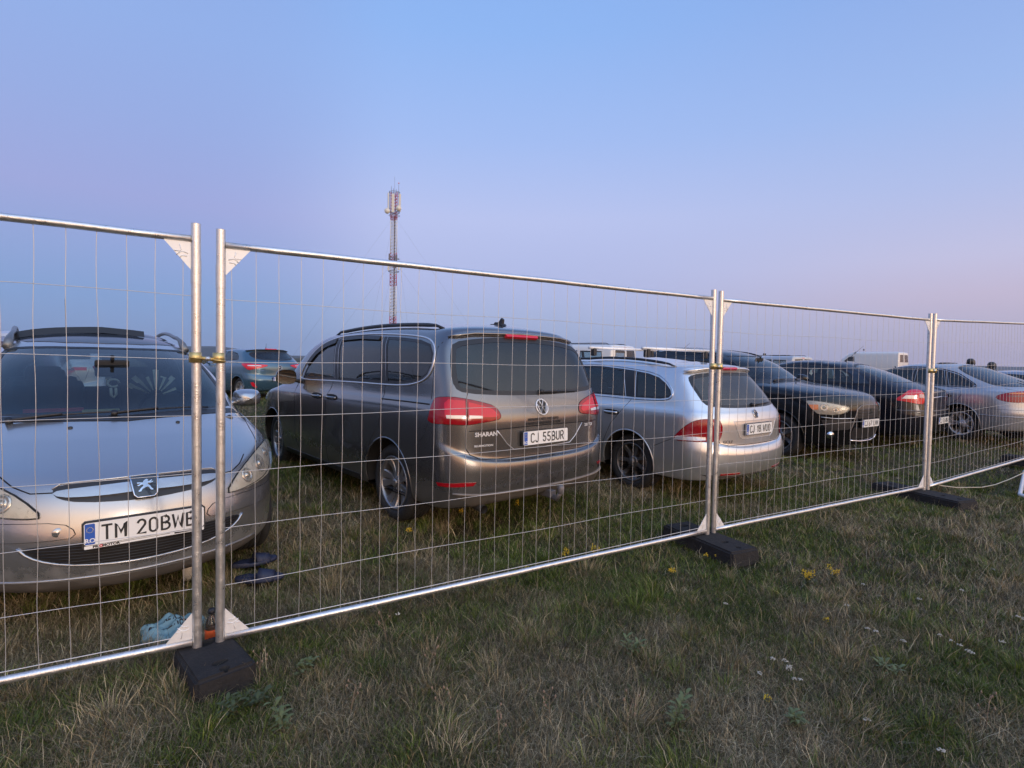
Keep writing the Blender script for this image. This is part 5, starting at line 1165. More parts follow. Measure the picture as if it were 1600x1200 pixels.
    for sg in (1, -1):
        h, nn = c.hit((2.79, sg * .276, 1.1), (0, 0, -1)); m = MB(); m.lathe([(.012, -.004), (.012, .006), (.006, .010), (0, .010)], 12, c=tuple(h)); m.build('washer_jet', PBLACK, c.root)
        side_mirror(c, (1.98, sg * .935, 1.035), sg, PSF, size=(.11, .22, .15))
        # roof rails, strongly arched at the front
        b = MB(); pts = []
        for i in range(24):
            t = i / 23; x = 1.34 - 1.75 * t; h, nn = c.hit((x, sg * (.575 - .0 * t), 1.5), (0, 0, -1)); e = min(1, min(t, 1 - t) / .13); pts.append(Vector((x, sg * (.585 - .03 * e), h.z + .075 * math.sin(e * math.pi / 2))))
        b.tube(pts, [.030 if i < 2 or i > 21 else .017 for i in range(24)], 10); b.build('roof_rail', mat('rail_grey', (.16, .17, .18), .35, metal=.5), c.root)
    c.patch('glass_roof', [(1.50, 0, 1.5), (1.47, .25, 1.5), (1.34, .47, 1.5), (1.22, .525, 1.5), (.2, .53, 1.5), (.2, -.53, 1.5), (1.22, -.525, 1.5), (1.34, -.47, 1.5), (1.47, -.25, 1.5)], (0, 0, -1), .003, mat('dark_roof_glass', (.008, .010, .014), .10, spec=.5), .004, .06)
    # open sunroof lid / wind deflector seen as a dark raised band, antenna
    m = MB(); n = 12; vs = []
    for i in range(n + 1):
        y = -.60 + .92 * i / n; h, nn = c.hit((1.02, y, 1.6), (0, 0, -1)); vs += [(1.02, y, h.z + .006), (.98, y, h.z + .060), (.55, y, h.z + .065), (.55, y, h.z + .055), (.95, y, h.z + .045)]
    fs = []
    for i in range(n):
        for k in range(5): fs.append((i * 5 + k, i * 5 + (k + 1) % 5, i * 5 + 5 + (k + 1) % 5, i * 5 + 5 + k))
    fs += [tuple(range(5)), tuple(n * 5 + k for k in range(5))]
    m.add(vs, fs, 0, False); m.build('sunroof_lid', mat('lid_black', (.012, .013, .016), .45), c.root)
    whip(c, .15, -.20, .40, .5, PBLACK)
    rw = ring_poly(c.c, 7.3, 10.8, 70, 60, front=False); c.window('rear_window', rw, (1, 0, -.2), GLASSC, soft=1, frit=.03)
    for sg in (1, -1): lamp(c, 'tail_light', [(-.72, sg * .80, 1.0), (-.60, sg * .86, .98), (-.60, sg * .88, .62), (-.75, sg * .82, .60), (-.80, sg * .68, .95)], (.75, -sg * .66, 0))
    c.wheels(spokes(8, .03, .05), mat('alloy_plain', (.4, .4, .41), .35, metal=.7))
    c.finish(PSF, arch=False)
    # inside: folded sunshade with gold leaves, mirror charm, papers on the dash
    m = MB(); k = 15; rk = random.Random(4)
    for i in range(k):
        a0 = .25 + i * .185 + rk.uniform(-.05, .05); ql = rk.uniform(.75, 1.1); vs = []
        for r, w_ in ((.05, .010), (.11 * ql, .026), (.19 * ql, .040)):
            for s_ in (-1, 1): vs.append((1.98 + .006 * s_ - r * .45, .27 + math.cos(a0) * r + s_ * w_ * .5 * math.sin(a0), 1.07 + math.sin(a0) * r - s_ * w_ * .5 * math.cos(a0)))
        m.add(vs, [(0, 1, 3, 2), (2, 3, 5, 4)], i % 2, False)
    o = m.build('sunshade', [mat('shade_dark', (.03, .032, .04), .8), mat('shade_gold', (.62, .56, .38), .6)]); inside(c, o)
    tag(o, 'striped dark and pale fan behind the windscreen of the nearest silver car', 'sunshade')
    m = MB(); zc = 1.03
    m.tube([(1.98, .0, 1.245), (1.98, .003, 1.20)], .0015, 5); m.tube([(1.98, .02, 1.245), (1.98, .01, 1.20)], .0015, 5)
    m.tube([(1.98, .035 * math.cos(a) + .004, 1.175 + .028 * math.sin(a)) for a in np.linspace(0, 5.6, 14)], .008, 6, 1); m.tube([(1.98, .018, 1.14), (1.98, .020, 1.09), (1.98, .006, 1.066), (1.98, -.010, 1.085), (1.98, -.012, 1.14)], .009, 6, 1)
    o = m.build('mirror_charm', [PBLACK, mat('charm_cream', (.75, .68, .52), .7)]); inside(c, o); tag(o, 'cream charm hanging from the inner mirror of the silver car facing the camera', 'car charm')
    m = MB(); m.box((2.33, -.34, 1.02), (.05, .30, .02)); o = m.build('folded_leaflet', mat('leaflet_red', (.6, .08, .10), .6)); inside(c, o); tag(o, 'red leaflet lying behind the windscreen of the silver car facing the camera', 'leaflet')
    m = MB(); m.box((2.38, -.10, 1.012), (.03, .20, .015)); o = m.build('ruler', mat('ruler_yellow', (.6, .5, .2), .6)); inside(c, o); tag(o, 'thin yellow strip lying on the dashboard next to the red leaflet', 'ruler')
    return c
cfront = front_silver()
# ---- black crossover facing right
PBK = mat('black_car_paint', (.006, .0065, .008), .2, metal=.1, spec=.35, coat=.3, dirt=((.05, .045, .04), .12, .35, .06))
def crossover():
    f = FEAT['black_crossover']; c = Car('black_crossover', 'parked_car', 'black crossover with an orange-cornered headlight, parked beyond the silver estate car', 'crossover', 'cars parked on the field')
    D = (-1, 0, 0)
    for sg in (-1, 1):
        q = (lambda p: p) if sg < 0 else MIR; d = (0, -sg, 0); df = (-.8, -sg * .6, 0)
        hp = q(V3(f['headlight'])); headlamp(c, hp, df, [(q([(3.27, -.735, .825)])[0], .055), (q([(3.38, -.63, .80)])[0], .045)])
        c.patch('turn_signal', q(V3(f['amber'])), df, .030, AMBER, .008)
        c.patch('side_intake', chaikin(q(V3(f['sideintake'])), 1), df, .002, BLACKTRIM, .006)
        c.tubes('grille_trim', [c.line(q([(3.26, -.767, .682), (3.39, -.66, .672), (3.54, -.36, .682)]), df, .04, off=.002)], .006, SATIN, 6)
        m = MB(); h, nn = c.hit(q([(3.36, -.665, .425)])[0], df); m.tube([h - nn * .01, h + nn * .012], .052, 20); m.tube([h + nn * .010, h + nn * .014], .042, 20); m.build('fog_light', CHROME, c.root)
        sidewin(c, [('front_door_window', [(1.98, 1.17), (1.80, 1.28), (1.55, 1.40), (1.28, 1.475), (1.05, 1.50), (1.02, 1.15)]), ('rear_door_window', [(.95, 1.15), (.98, 1.505), (.55, 1.50), (.22, 1.46), (.10, 1.16)]), ('quarter_window', [(.03, 1.18), (.14, 1.44), (-.12, 1.38), (-.28, 1.28), (-.30, 1.22), (-.2, 1.19)])], GLASSD, soft=0, sgs=(sg,))
        c.tubes('window_chrome', [c.line([(2.05, sg * .9, 1.12), (1.0, sg * .9, 1.125), (0, sg * .9, 1.14), (-.34, sg * .9, 1.19)], d, .05, off=.002)], .006, BLACKTRIM, 6)
        seams(c, [([(1.0, sg * .9, 1.12), (1.02, sg * .9, .3)], d), ([(2.1, sg * .9, 1.08), (2.05, sg * .9, .3)], d), (q([(3.10, -.79, .93), (2.8, -.80, 1.01), (2.40, -.80, 1.07)]), (0, 0, -1))])
        handle(c, 1.3, 1.1, sg, .93, PBK); roof_rail(c, sg * .60, 1.45, -.05, BLACKTRIM, h=.05, r=.016)
        side_mirror(c, (2.03, sg * .99, 1.15), sg, PBK, size=(.12, .2, .16)); lamp(c, 'tail_light', [(-.58, sg * .80, 1.08), (-.50, sg * .86, 1.05), (-.55, sg * .86, .85), (-.68, sg * .65, .88), (-.66, sg * .6, 1.02)], (.75, -sg * .66, 0))
    c.patch('upper_grille', [(3.55, .30, .845), (3.55, .0, .862), (3.55, -.30, .845), (3.55, -.345, .68), (3.55, 0, .678), (3.55, .345, .68)], D, .002, mat('grille_mesh_black', (.03, .03, .032), .4, var=.5, vscale=90), .006)
    c.patch('lower_grille', [(3.5, .36, .545), (3.5, -.36, .545), (3.5, -.40, .42), (3.5, -.37, .375), (3.5, .37, .375), (3.5, .40, .42)], D, .002, BLACKTRIM, .006)
    c.tubes('grille_surround', [c.line(chaikin([(3.5, .375, .36), (3.5, .42, .50), (3.55, .36, .69), (3.55, .31, .86), (3.55, 0, .877), (3.55, -.31, .86), (3.55, -.36, .69), (3.5, -.42, .50), (3.5, -.375, .36)], 1, False), D, .04, off=.002)], .008, mat('grille_frame', (.22, .20, .18), .35, metal=.6), 6)
    c.tubes('bumper_chrome', [c.line([(3.5, .40, .40), (3.5, .37, .355), (3.52, .15, .335), (3.52, -.15, .335), (3.5, -.37, .355)], D, .04, off=.012)], .013, CHROME, 8)
    for k in range(3): c.tubes('grille_slat', [c.line([(3.55, .30, .72 + .04 * k), (3.55, 0, .728 + .042 * k), (3.55, -.30, .72 + .04 * k)], D, .05, off=.008)], .005, BLACKTRIM, 6)
    plate(c, 'CJ 67 LNM', (3.600, 0, .606), (1, 0, .0), size=.095, sx=.58)
    m = MB(); h, nn = c.hit((3.6, 0, .775), D)
    for a in (90, 210, 330):
        u = Vector((0, math.cos(R(a)), math.sin(R(a)))); v = Vector((0, -u.z, u.y)); r = .030; o_ = h + nn * .014
        m.add([o_, o_ + u * r + v * r * .55, o_ + u * 2 * r * .95, o_ + u * r - v * r * .55], [(0, 1, 2, 3)], 0, False); m.add([o_ + nn * -.004, o_ + u * r + v * r * .55 + nn * -.004, o_ + u * 1.9 * r + nn * -.004, o_ + u * r - v * r * .55 + nn * -.004], [(3, 2, 1, 0)], 0, False)
    m.build('badge', CHROME, c.root)
    ws = ring_poly(c.c, 8.12, 11.0, 70, 58); c.window('windscreen', ws, (-1, 0, -.4), glass('screen_glass', (.5, .58, .6), dust=.03), soft=1, frit=.03)
    c.patch('cowl_panel', ring_poly(c.c, 7.82, 8.08, 66, 66, n=9), (-.4, 0, -.9), .002, BLACKTRIM, .006)
    wiper(c, (2.40, .05, 1.15), (2.28, .60, 1.17), (-.6, 0, -.8)); wiper(c, (2.36, -.5, 1.15), (2.40, .0, 1.17), (-.6, 0, -.8))
    for sg in (1, -1):
        h, nn = c.hit((2.6, sg * .3, 1.2), (0, 0, -1)); m = MB(); m.lathe([(.012, -.004), (.012, .007), (0, .010)], 10, c=tuple(h)); m.build('washer_jet', PBLACK, c.root)
    seams(c, [([(3.53, .5, .86), (3.56, .3, .875), (3.56, -.3, .875), (3.53, -.5, .86)], D), ([(2.6, -.42, 1.2), (3.1, -.46, 1.1), (3.42, -.38, 1.0)], (0, 0, -1)), ([(2.6, .42, 1.2), (3.1, .46, 1.1), (3.42, .38, 1.0)], (0, 0, -1))], .003)
    rw = ring_poly(c.c, 8.3, 10.8, 66, 60, front=False); c.window('rear_window', rw, (1, 0, -.2), GLASSD, soft=1, frit=.03)
    whip(c, .1, 0, .2, -.9, PBLACK)
    c.wheels(spokes(7, .04, .06), mat('alloy_dull', (.17, .17, .175), .4, metal=.7)); c.finish(PBK, arch=PBK)
crossover()

# ---- black liftback seen from behind
PBK2 = mat('blue_black_paint', (.010, .011, .017), .24, metal=.2, spec=.3, coat=.25, dirt=((.05, .045, .04), .12, .35, .06))
def liftback_black():
    f = FEAT['black_liftback']; c = Car('black_liftback', 'parked_car', 'black liftback with red and white tail lamps behind the third pair of fence posts', 'hatchback', 'cars parked on the field')
    for sg in (1, -1):
        q = (lambda p: p) if sg > 0 else MIR; d = (0, -sg, 0); dl_ = DL if sg > 0 else mir_d(DL)
        sidewin(c, [('front_door_window', [(2.12, 1.01), (1.95, 1.12), (1.72, 1.23), (1.48, 1.305), (1.18, 1.335), (1.05, 1.335), (.98, 1.03)]), ('rear_door_window', [(.90, 1.035), (.98, 1.338), (.62, 1.33), (.34, 1.285), (.17, 1.20), (.09, 1.05)])], GLASSC, soft=0, sgs=(sg,))
        c.patch('door_pillar', q([(1.04, .9, 1.337), (.985, .9, 1.339), (.905, .9, 1.035), (.975, .9, 1.03)]), d, .002, BLACKTRIM, .004)
        c.patch('quarter_trim', q([(.08, .9, 1.055), (.16, .9, 1.20), (.32, .9, 1.28), (.12, .9, 1.25), (-.05, .9, 1.16), (-.18, .9, 1.06)]), d, .002, mat('gloss_black', (.01, .01, .012), .12, coat=1), .003)
        lamp(c, 'tail_light', q(V3(f['lamp'])), dl_, REDL2, [('reverse_lens', q(V3(f['lamp_white'])), WHITEL, .002)])
        lampin = q([(-.865, .68, .945), (-.90, .60, .94), (-.915, .60, .88), (-.87, .69, .885)]); c.patch('clear_lens', lampin, dl_, .014, mat('smoked_pink_lens', (.55, .35, .38), .2, coat=1), .003)
        seams(c, [([(.95, sg * .9, 1.02), (1.0, sg * .9, .3)], d), ([(.06, sg * .9, 1.03), (.14, sg * .9, .85), (.34, sg * .9, .55), (.38, sg * .9, .3)], d)])
        handle(c, 1.25, 1.07, sg, .88, PBK2); handle(c, .33, .15, sg, .90, PBK2); side_mirror(c, (2.0, sg * .98, 1.02), sg, PBK2)
        headlamp(c, [(3.4, sg * .5, .72), (3.1, sg * .78, .8), (3.05, sg * .85, .7), (3.4, sg * .68, .58), (3.55, sg * .45, .62)], (-.8, -sg * .5, 0), [((3.4, sg * .62, .68), .06)])
        c.tubes('window_chrome', [c.line([(2.2, sg * .9, .985), (1.0, sg * .9, 1.012), (.1, sg * .9, 1.03), (-.2, sg * .9, 1.04)], d, .05, off=.002)], .005, BLACKTRIM, 6)
    c.patch('pale_strip', V3(f['strip_outline']), DL, .003, mat('pale_cream', (.62, .56, .46), .6), .002)  # pale cream strip below the tail lamp
    half = [(-.60, 0, 1.10), (-.58, .35, 1.10), (-.50, .56, 1.105), (-.36, .62, 1.14), (-.10, .585, 1.23), (.15, .52, 1.315), (.28, .40, 1.358), (.33, 0, 1.385)]
    c.window('rear_window', half + MIR(half[1:-1])[::-1], (.5, 0, -.85), GLASSR if False else GLASSC, soft=1, frit=.04)
    g = [(-.76, .66, 1.04), (-.90, .60, .98), (-.95, .60, .80), (-1.0, .58, .72), (-1.02, 0, .715)]; seams(c, [(g + MIR(g[:-1])[::-1], (1, 0, 0))])
    c.tubes('boot_chrome', [c.line([(-.98, .42, .885), (-1.0, 0, .90), (-.98, -.42, .885)], (1, 0, 0), .05, off=.004)], .012, CHROME, 8)
    c.tubes('bumper_edge', [c.line([(-.7, .88, .66), (-.95, .66, .665), (-1.04, .2, .668), (-1.04, -.2, .668), (-.95, -.66, .665), (-.7, -.88, .66)], (1, 0, 0), .05, off=.0)], .012, mat('scuffed_edge', (.11, .10, .10), .5, var=.4), 8)
    plate(c, 'CJ 24 RKA', (-1.062, .0, .50), (-1, 0, 0), size=.09, sx=.55)
    whip(c, .55, 0, .42, .75, PBLACK)
    ws = ring_poly(c.c, 8.2, 11.2, 66, 58); c.window('windscreen', ws, (-1, 0, -.4), GLASSC, soft=1, frit=.04)
    c.wheels(spokes(7, .04, .06), mat('alloy_dull', (.17, .17, .175), .4, metal=.7)); c.finish(PBK2, arch=PBK2)
liftback_black()

# ---- silver liftback at the right
PS3 = mat('soft_silver_paint', (.42, .415, .42), .28, metal=.6, coat=.6, dirt=((.16, .14, .12), .12, .4, .6))
def liftback_silver():
    f = FEAT['silver_liftback']; c = Car('silver_liftback', 'parked_car', 'silver liftback with oval tail lamps, cut off by the right edge', 'hatchback', 'cars parked on the field')
    for sg in (1, -1):
        q = (lambda p: p) if sg > 0 else MIR; d = (0, -sg, 0); dl_ = DL if sg > 0 else mir_d(DL)
        sidewin(c, [('front_door_window', [(2.10, .97), (1.92, 1.07), (1.70, 1.18), (1.45, 1.265), (1.18, 1.30), (1.02, 1.30), (.98, .985)]), ('rear_door_window', [(.90, .985), (.95, 1.30), (.70, 1.30), (.45, 1.265), (.30, .985)]), ('quarter_window', [(.24, .985), (.38, 1.25), (.18, 1.19), (-.02, 1.10), (-.17, 1.02), (-.14, .99)])], GLASSC, soft=0, sgs=(sg,))
        c.patch('door_pillar', q([(1.01, .9, 1.301), (.96, .9, 1.301), (.91, .9, .985), (.975, .9, .985)]), d, .002, BLACKTRIM, .004)
        c.patch('door_pillar', q([(.44, .9, 1.265), (.39, .9, 1.255), (.25, .9, .985), (.295, .9, .985)]), d, .002, BLACKTRIM, .004)
        c.tubes('window_seal', [c.line(chaikin([(2.2, sg * .9, .95), (1.0, sg * .9, .968), (.2, sg * .9, .972), (-.17, sg * .9, .978), (-.21, sg * .9, 1.01), (0, sg * .9, 1.12), (.22, sg * .9, 1.225), (.50, sg * .9, 1.295), (.8, sg * .9, 1.318), (1.2, sg * .9, 1.318), (1.5, sg * .9, 1.27), (1.8, sg * .9, 1.16)], 1), d, .04, True, .001)], .009, BLACKTRIM, 6)
        lp = [(-.62, .9, .815), (-.66, .9, .87), (-.74, .78, .925), (-.86, .6, .955), (-.92, .42, .945), (-.96, .36, .87), (-.97, .40, .795), (-.90, .55, .765), (-.78, .72, .755), (-.68, .84, .77)]
        o = lamp(c, 'tail_light', q(lp), dl_, REDL, [('lamp_lens', q([(-.72, .8, .85), (-.90, .5, .865), (-.90, .5, .885), (-.72, .8, .87)]), mat('dark_lens', (.12, .02, .03), .2, coat=1), 0), ('lamp_lens', q([(-.72, .8, .90), (-.86, .55, .915), (-.86, .55, .93), (-.76, .74, .92)]), AMBER, 0)])
        m = MB(); h, nn = c.hit((.22, sg * .9, .80), d); k = []
        for i in range(20): a = 2 * math.pi * i / 20; k.append(h + Vector((.085 * math.cos(a), 0, .028 * math.sin(a))) + nn * .003)
        m.add(k + [p + nn * .006 for p in k], [tuple(range(20, 40))] + [(i, (i + 1) % 20, (i + 1) % 20 + 20, i + 20) for i in range(20)]); m.build('door_handle', BLACKTRIM, c.root)
        handle(c, 1.15, .98, sg, .80, BLACKTRIM)
        seams(c, [([(.27, sg * .9, .96), (.02, sg * .9, .93), (-.02, sg * .9, .84), (.03, sg * .9, .74), (.30, sg * .9, .56), (.36, sg * .9, .25)], d), ([(.94, sg * .9, .96), (.97, sg * .9, .25)], d), ([(-.38, sg * .9, .62), (-.75, sg * .8, .625), (-.95, sg * .5, .63)], dl_)])
        c.tubes('bumper_strip', [c.line([(-.36, sg * .9, .50), (-.75, sg * .8, .505), (-.95, sg * .5, .51), (-1.0, 0, .51)], dl_, .04, off=.002)], .009, PS3, 6)
        side_mirror(c, (1.95, sg * .96, 1.0), sg, PS3); headlamp(c, [(3.3, sg * .45, .68), (3.0, sg * .74, .73), (3.0, sg * .8, .63), (3.3, sg * .62, .55), (3.45, sg * .4, .58)], (-.8, -sg * .5, 0), [((3.3, sg * .58, .64), .06)])
    half = [(-.66, 0, 1.02), (-.62, .40, 1.022), (-.48, .60, 1.03), (-.30, .63, 1.075), (-.05, .585, 1.165), (.18, .53, 1.255), (.40, .42, 1.325), (.46, 0, 1.36)]
    c.window('rear_window', half + MIR(half[1:-1])[::-1], (.5, 0, -.85), GLASSD, soft=1, frit=.05)
    g = [(-.72, .62, .98), (-.93, .55, .90), (-.97, .50, .70), (-1.0, 0, .66)]; seams(c, [(g + MIR(g[:-1])[::-1], (1, 0, 0))])
    plate(c, 'CJ 09 BTH', (-1.025, 0, .74), (-1, 0, 0), size=.09, sx=.55)
    wiper(c, (-.66, .02, 1.03), (-.40, .02, 1.13), (.5, 0, -.85))
    ws = ring_poly(c.c, 8.2, 11.2, 66, 58); c.window('windscreen', ws, (-1, 0, -.4), GLASSC, soft=1, frit=.04)
    c.wheels(spokes(5, .030, .040, .02, pair=.16, hub=.32), mat('alloy_silver', (.62, .62, .64), .3, metal=.45, var=.2)); c.finish(PS3, arch=PS3)
liftback_silver()

# ---- blue hatchback behind, left
PBL = mat('teal_blue_paint', (.06, .13, .19), .25, metal=.5, coat=.8, dirt=((.16, .14, .12), .12, .35, .4))
def hatch_blue():
    f = FEAT['blue_hatchback']; c = Car('blue_hatchback', 'parked_car', 'teal-blue hatchback farther back between the nearest silver car and the grey minivan', 'hatchback', 'cars parked on the field')
    for sg in (1, -1):
        q = (lambda p: p) if sg > 0 else MIR; d = (0, -sg, 0); dl_ = DL if sg > 0 else mir_d(DL)
        sidewin(c, [('front_door_window', [(1.95, 1.08), (1.75, 1.2), (1.5, 1.3), (1.2, 1.36), (1.0, 1.37), (.98, 1.09)]), ('rear_door_window', [(.92, 1.09), (.95, 1.37), (.6, 1.36), (.3, 1.31), (.15, 1.22), (.1, 1.12)])], GLASSC, soft=0, sgs=(sg,))
        lamp(c, 'tail_light', q([(-.20, .9, 1.02), (-.34, .88, 1.03), (-.64, .40, 1.00), (-.67, .34, .985), (-.66, .40, .945), (-.62, .55, .905), (-.54, .70, .875), (-.47, .80, .845), (-.36, .86, .93)]), dl_, REDL2, [('reverse_lens', q([(-.42, .80, .985), (-.60, .50, .975), (-.61, .50, .955), (-.43, .80, .960)]), WHITEL, .002)])
        c.patch('reflector', q([(-.541, .78, .508), (-.594, .727, .518), (-.636, .641, .375), (-.607, .68, .357), (-.563, .747, .41)]), dl_, .004, REDL2, .006)
        seams(c, [([(.95, sg * .9, 1.07), (1.0, sg * .9, .3)], d), ([(.06, sg * .9, 1.05), (.34, sg * .9, .6), (.38, sg * .9, .3)], d)]); side_mirror(c, (1.85, sg * .97, 1.06), sg, PBL)
        headlamp(c, [(3.3, sg * .45, .75), (3.0, sg * .76, .82), (2.95, sg * .84, .75), (3.3, sg * .66, .6), (3.42, sg * .4, .62)], (-.8, -sg * .5, 0), [((3.3, sg * .6, .68), .06)])
    half = [(-.585, 0, 1.115), (-.56, .25, 1.118), (-.47, .49, 1.135), (-.36, .60, 1.19), (-.22, .63, 1.28), (-.17, .58, 1.35), (-.18, .4, 1.385), (-.20, 0, 1.402)]
    c.window('rear_window', half + MIR(half[1:-1])[::-1], (1, 0, -.2), GLASSC, soft=1, frit=.05)
    c.tubes('roof_spoiler', [c.line([(-.12, .62, 1.37), (-.18, .4, 1.405), (-.2, 0, 1.418), (-.18, -.4, 1.405), (-.12, -.62, 1.37)], (1, 0, 0), .05, off=.02)], .022, BLACKTRIM, 8, flat=.7)
    c.patch('high_brake_light', [(-.2, .17, 1.425), (-.2, -.17, 1.425), (-.2, -.17, 1.410), (-.2, .17, 1.410)], (1, 0, 0), .04, REDL2, .02)
    g = [(-.58, .66, .86), (-.612, .60, .75), (-.653, .51, .703), (-.72, 0, .690)]; seams(c, [(g + MIR(g[:-1])[::-1], (1, 0, 0))])
    ring_badge(c, (-1, 0, .925), .055, 'h'); c.patch('name_badge', [(-1, .56, .842), (-1, .45, .842), (-1, .45, .828), (-1, .56, .828)], (1, 0, 0), .003, CHROME, .002)
    plate(c, 'B 101 KXD', (-.785, 0, .60), (-1, 0, 0), size=.09, sx=.55); whip(c, .05, 0, .16, .15, PBLACK, .006)
    m = MB(); m.tube([(-.5, -.45, .22), (-.74, -.45, .21)], .035, 12, caps=False); m.build('exhaust_pipe', CHROME, c.root)
    ws = ring_poly(c.c, 8.2, 11.2, 66, 58); c.window('windscreen', ws, (-1, 0, -.4), GLASSC, soft=1, frit=.04)
    c.wheels(spokes(10, .03, .04), mat('alloy_plain', (.4, .4, .41), .35, metal=.7)); c.finish(PBL, arch=PBL)
hatch_blue()

# ---- farther vehicles, smaller in the picture
def far_vehicle(key, base, label, cat, x, y, th, paint, windows, tail=True, plate_txt=None, rails=False, extra=None, z=None, wsl=(8.2, 11.0)):
    c = CARS[key] = dict(CARS[base]); c['pose'] = (x, y, 0, th, 0)
    k = Car(key, base if False else ('parked_van' if 'van' in cat else 'parked_car'), label, cat, 'vehicles parked farther back', z=(gm(x, y) - .01) if z is None else z)
    for nm, P in windows: sidewin(k, [(nm, P)], GLASSC, soft=0)
    if wsl: k.window('windscreen', ring_poly(k.c, wsl[0], wsl[1], 66, 58), (-1, 0, -.4), GLASSC, soft=1, frit=.04)
    if tail:
        for sg in (1, -1): lamp(k, 'tail_light', [(p[0], sg * p[1], p[2]) for p in tail], (.75, -sg * .66, 0))
    for sg in (1, -1):
        r9 = k.c['rings'][6]; xf, zf = r9[0], r9[1]; headlamp(k, [(xf, sg * .5, zf - .05), (xf - .3, sg * .78, zf), (xf - .3, sg * .84, zf - .12), (xf, sg * .6, zf - .2), (xf + .08, sg * .42, zf - .16)], (-.8, -sg * .5, 0), [((xf, sg * .6, zf - .1), .06)])
        side_mirror(k, (k.c['rings'][8][0] - .45, sg * (k.c['rings'][8][4] + .14), k.c['rings'][8][1] + .04), sg, paint)
        if rails: roof_rail(k, sg * .58, rails[0], rails[1], BLACKTRIM, h=.05, r=.016)
    if extra: extra(k)
    if plate_txt: plate(k, plate_txt[0], plate_txt[1], (-1, 0, 0), size=.09, sx=.55)
    k.wheels(spokes(6, .03, .05), mat('alloy_plain', (.4, .4, .41), .35, metal=.7)); k.finish(paint, arch=paint); return k
PWH = mat('white_car_paint', (.68, .68, .66), .3, coat=.6, dirt=((.25, .22, .18), .15, .5, .5))
VW = [('front_door_window', [(2.45, 1.24), (2.1, 1.5), (1.75, 1.62), (1.35, 1.64), (1.32, 1.22)]), ('rear_door_window', [(1.25, 1.22), (1.28, 1.64), (.45, 1.64), (.42, 1.22)]), ('quarter_window', [(.32, 1.24), (.34, 1.63), (-.45, 1.61), (-.5, 1.26)])]
def van_rear(k):
    for sg in (1, -1): k.window('rear_door_window', [(-.9, sg * .06, 1.22), (-.9, sg * .70, 1.22), (-.9, sg * .64, 1.66), (-.9, sg * .06, 1.68)], (1, 0, 0), GLASSC, soft=0)
    k.patch('high_brake_light', [(-.9, .1, 1.75), (-.9, -.1, 1.75), (-.9, -.1, 1.72), (-.9, .1, 1.72)], (1, 0, 0), .004, REDL2, .006)
    seams(k, [([(-.9, 0, 1.75), (-.9, 0, .5)], (1, 0, 0))])
LAMPV = [(-.86, .90, 1.25), (-.84, .92, .95), (-.88, .80, .95), (-.88, .80, 1.25)]
x, y = 3.00, 17.75; far_vehicle('white_van_a', 'white_panel_van', 'white passenger van showing above the roof of the silver estate car', 'van', x, y, 2.45, PWH, VW, LAMPV, None, (2.0, -.6), van_rear, wsl=(7.2, 10.3))
x, y = 15.24, 29.27; far_vehicle('white_van_b', 'white_panel_van', 'small white van with roof rails between the black crossover and the black liftback', 'van', x, y, 2.0, mat('bluish_white_paint', (.42, .46, .52), .35, coat=.5), VW, LAMPV, None, (2.0, -.6), van_rear, wsl=(7.2, 10.3))
_S = 1.15
CARS['white_large_van'] = dict(CARS['white_large_van'], wb=3.3 * .92, rw=.38, ra=.45, track=.98, rings=[tuple([r[0] * .92, r[1] * _S, r[2] * .92, r[3] * _S, r[4] * _S, r[5] * _S, r[6] * _S] + list(r[7:])) for r in CARS['white_large_van']['rings']])
def lv_rear(k):
    for sg in (1, -1): k.window('rear_door_window', [(-1.1, sg * .08, 1.62), (-1.1, sg * .84, 1.62), (-1.1, sg * .80, 2.18), (-1.1, sg * .08, 2.2)], (1, 0, 0), GLASSC, soft=0)
    seams(k, [([(-1.2, 0, 1.98), (-1.2, 0, .5)], (1, 0, 0))])
x, y = 29.96, 42.50; far_vehicle('white_van_c', 'white_large_van', 'long white panel van behind the black liftback, its rear door windows facing right', 'van', x, y, 2.2, PWH, [('front_door_window', [(2.75, 1.67), (2.4, 2.0), (2.0, 2.05), (1.95, 1.63)])], [(-1.18, .95, 1.3), (-1.15, .98, .9), (-1.22, .86, .9), (-1.22, .86, 1.3)], None, None, lv_rear, wsl=(5.4, 8.0))
SW = [('front_door_window', [(2.0, 1.03), (1.85, 1.14), (1.62, 1.25), (1.38, 1.33), (1.05, 1.36), (1.02, 1.04)]), ('rear_door_window', [(.95, 1.04), (.98, 1.36), (.60, 1.36), (.25, 1.32), (.115, 1.06)])]
def hatchrear(k):
    rw = ring_poly(k.c, 8.3, 10.8, 60, 55, front=False); k.window('rear_window', rw, (1, 0, -.3), GLASSC, soft=1, frit=.04)
    seams(k, [([(-.9, .66, .9), (-.95, .6, .7), (-1.0, 0, .66), (-.95, -.6, .7), (-.9, -.66, .9)], (1, 0, 0))])
LAMPH = [(-.62, .86, .95), (-.60, .88, .78), (-.85, .70, .78), (-.85, .64, .95)]
x, y = -3.77, 12.02; far_vehicle('grey_car_b', 'silver_wagon', 'pale grey car hidden behind the grey minivan, only its windscreen post showing', 'car', x, y, 5.3, mat('pale_grey_paint', (.5, .52, .56), .3, metal=.3, coat=.6), SW, LAMPH, None, None, hatchrear)
def redstrip(k):
    hatchrear(k); k.patch('tail_strip', [(-1, .62, .90), (-1, -.62, .90), (-1, -.62, .85), (-1, .62, .85)], (1, 0, 0), .006, REDL2, .01)
x, y = -7.98, 8.96; far_vehicle('grey_car_c', 'silver_wagon', 'pale silver car with red tail strip, seen through the windscreen of the nearest car', 'car', x, y, 2.25, mat('pale_grey_paint', (.5, .52, .56), .3), SW, LAMPH, ('B 98 VKM', (-1.045, 0, .775)), None, redstrip, z=.36)
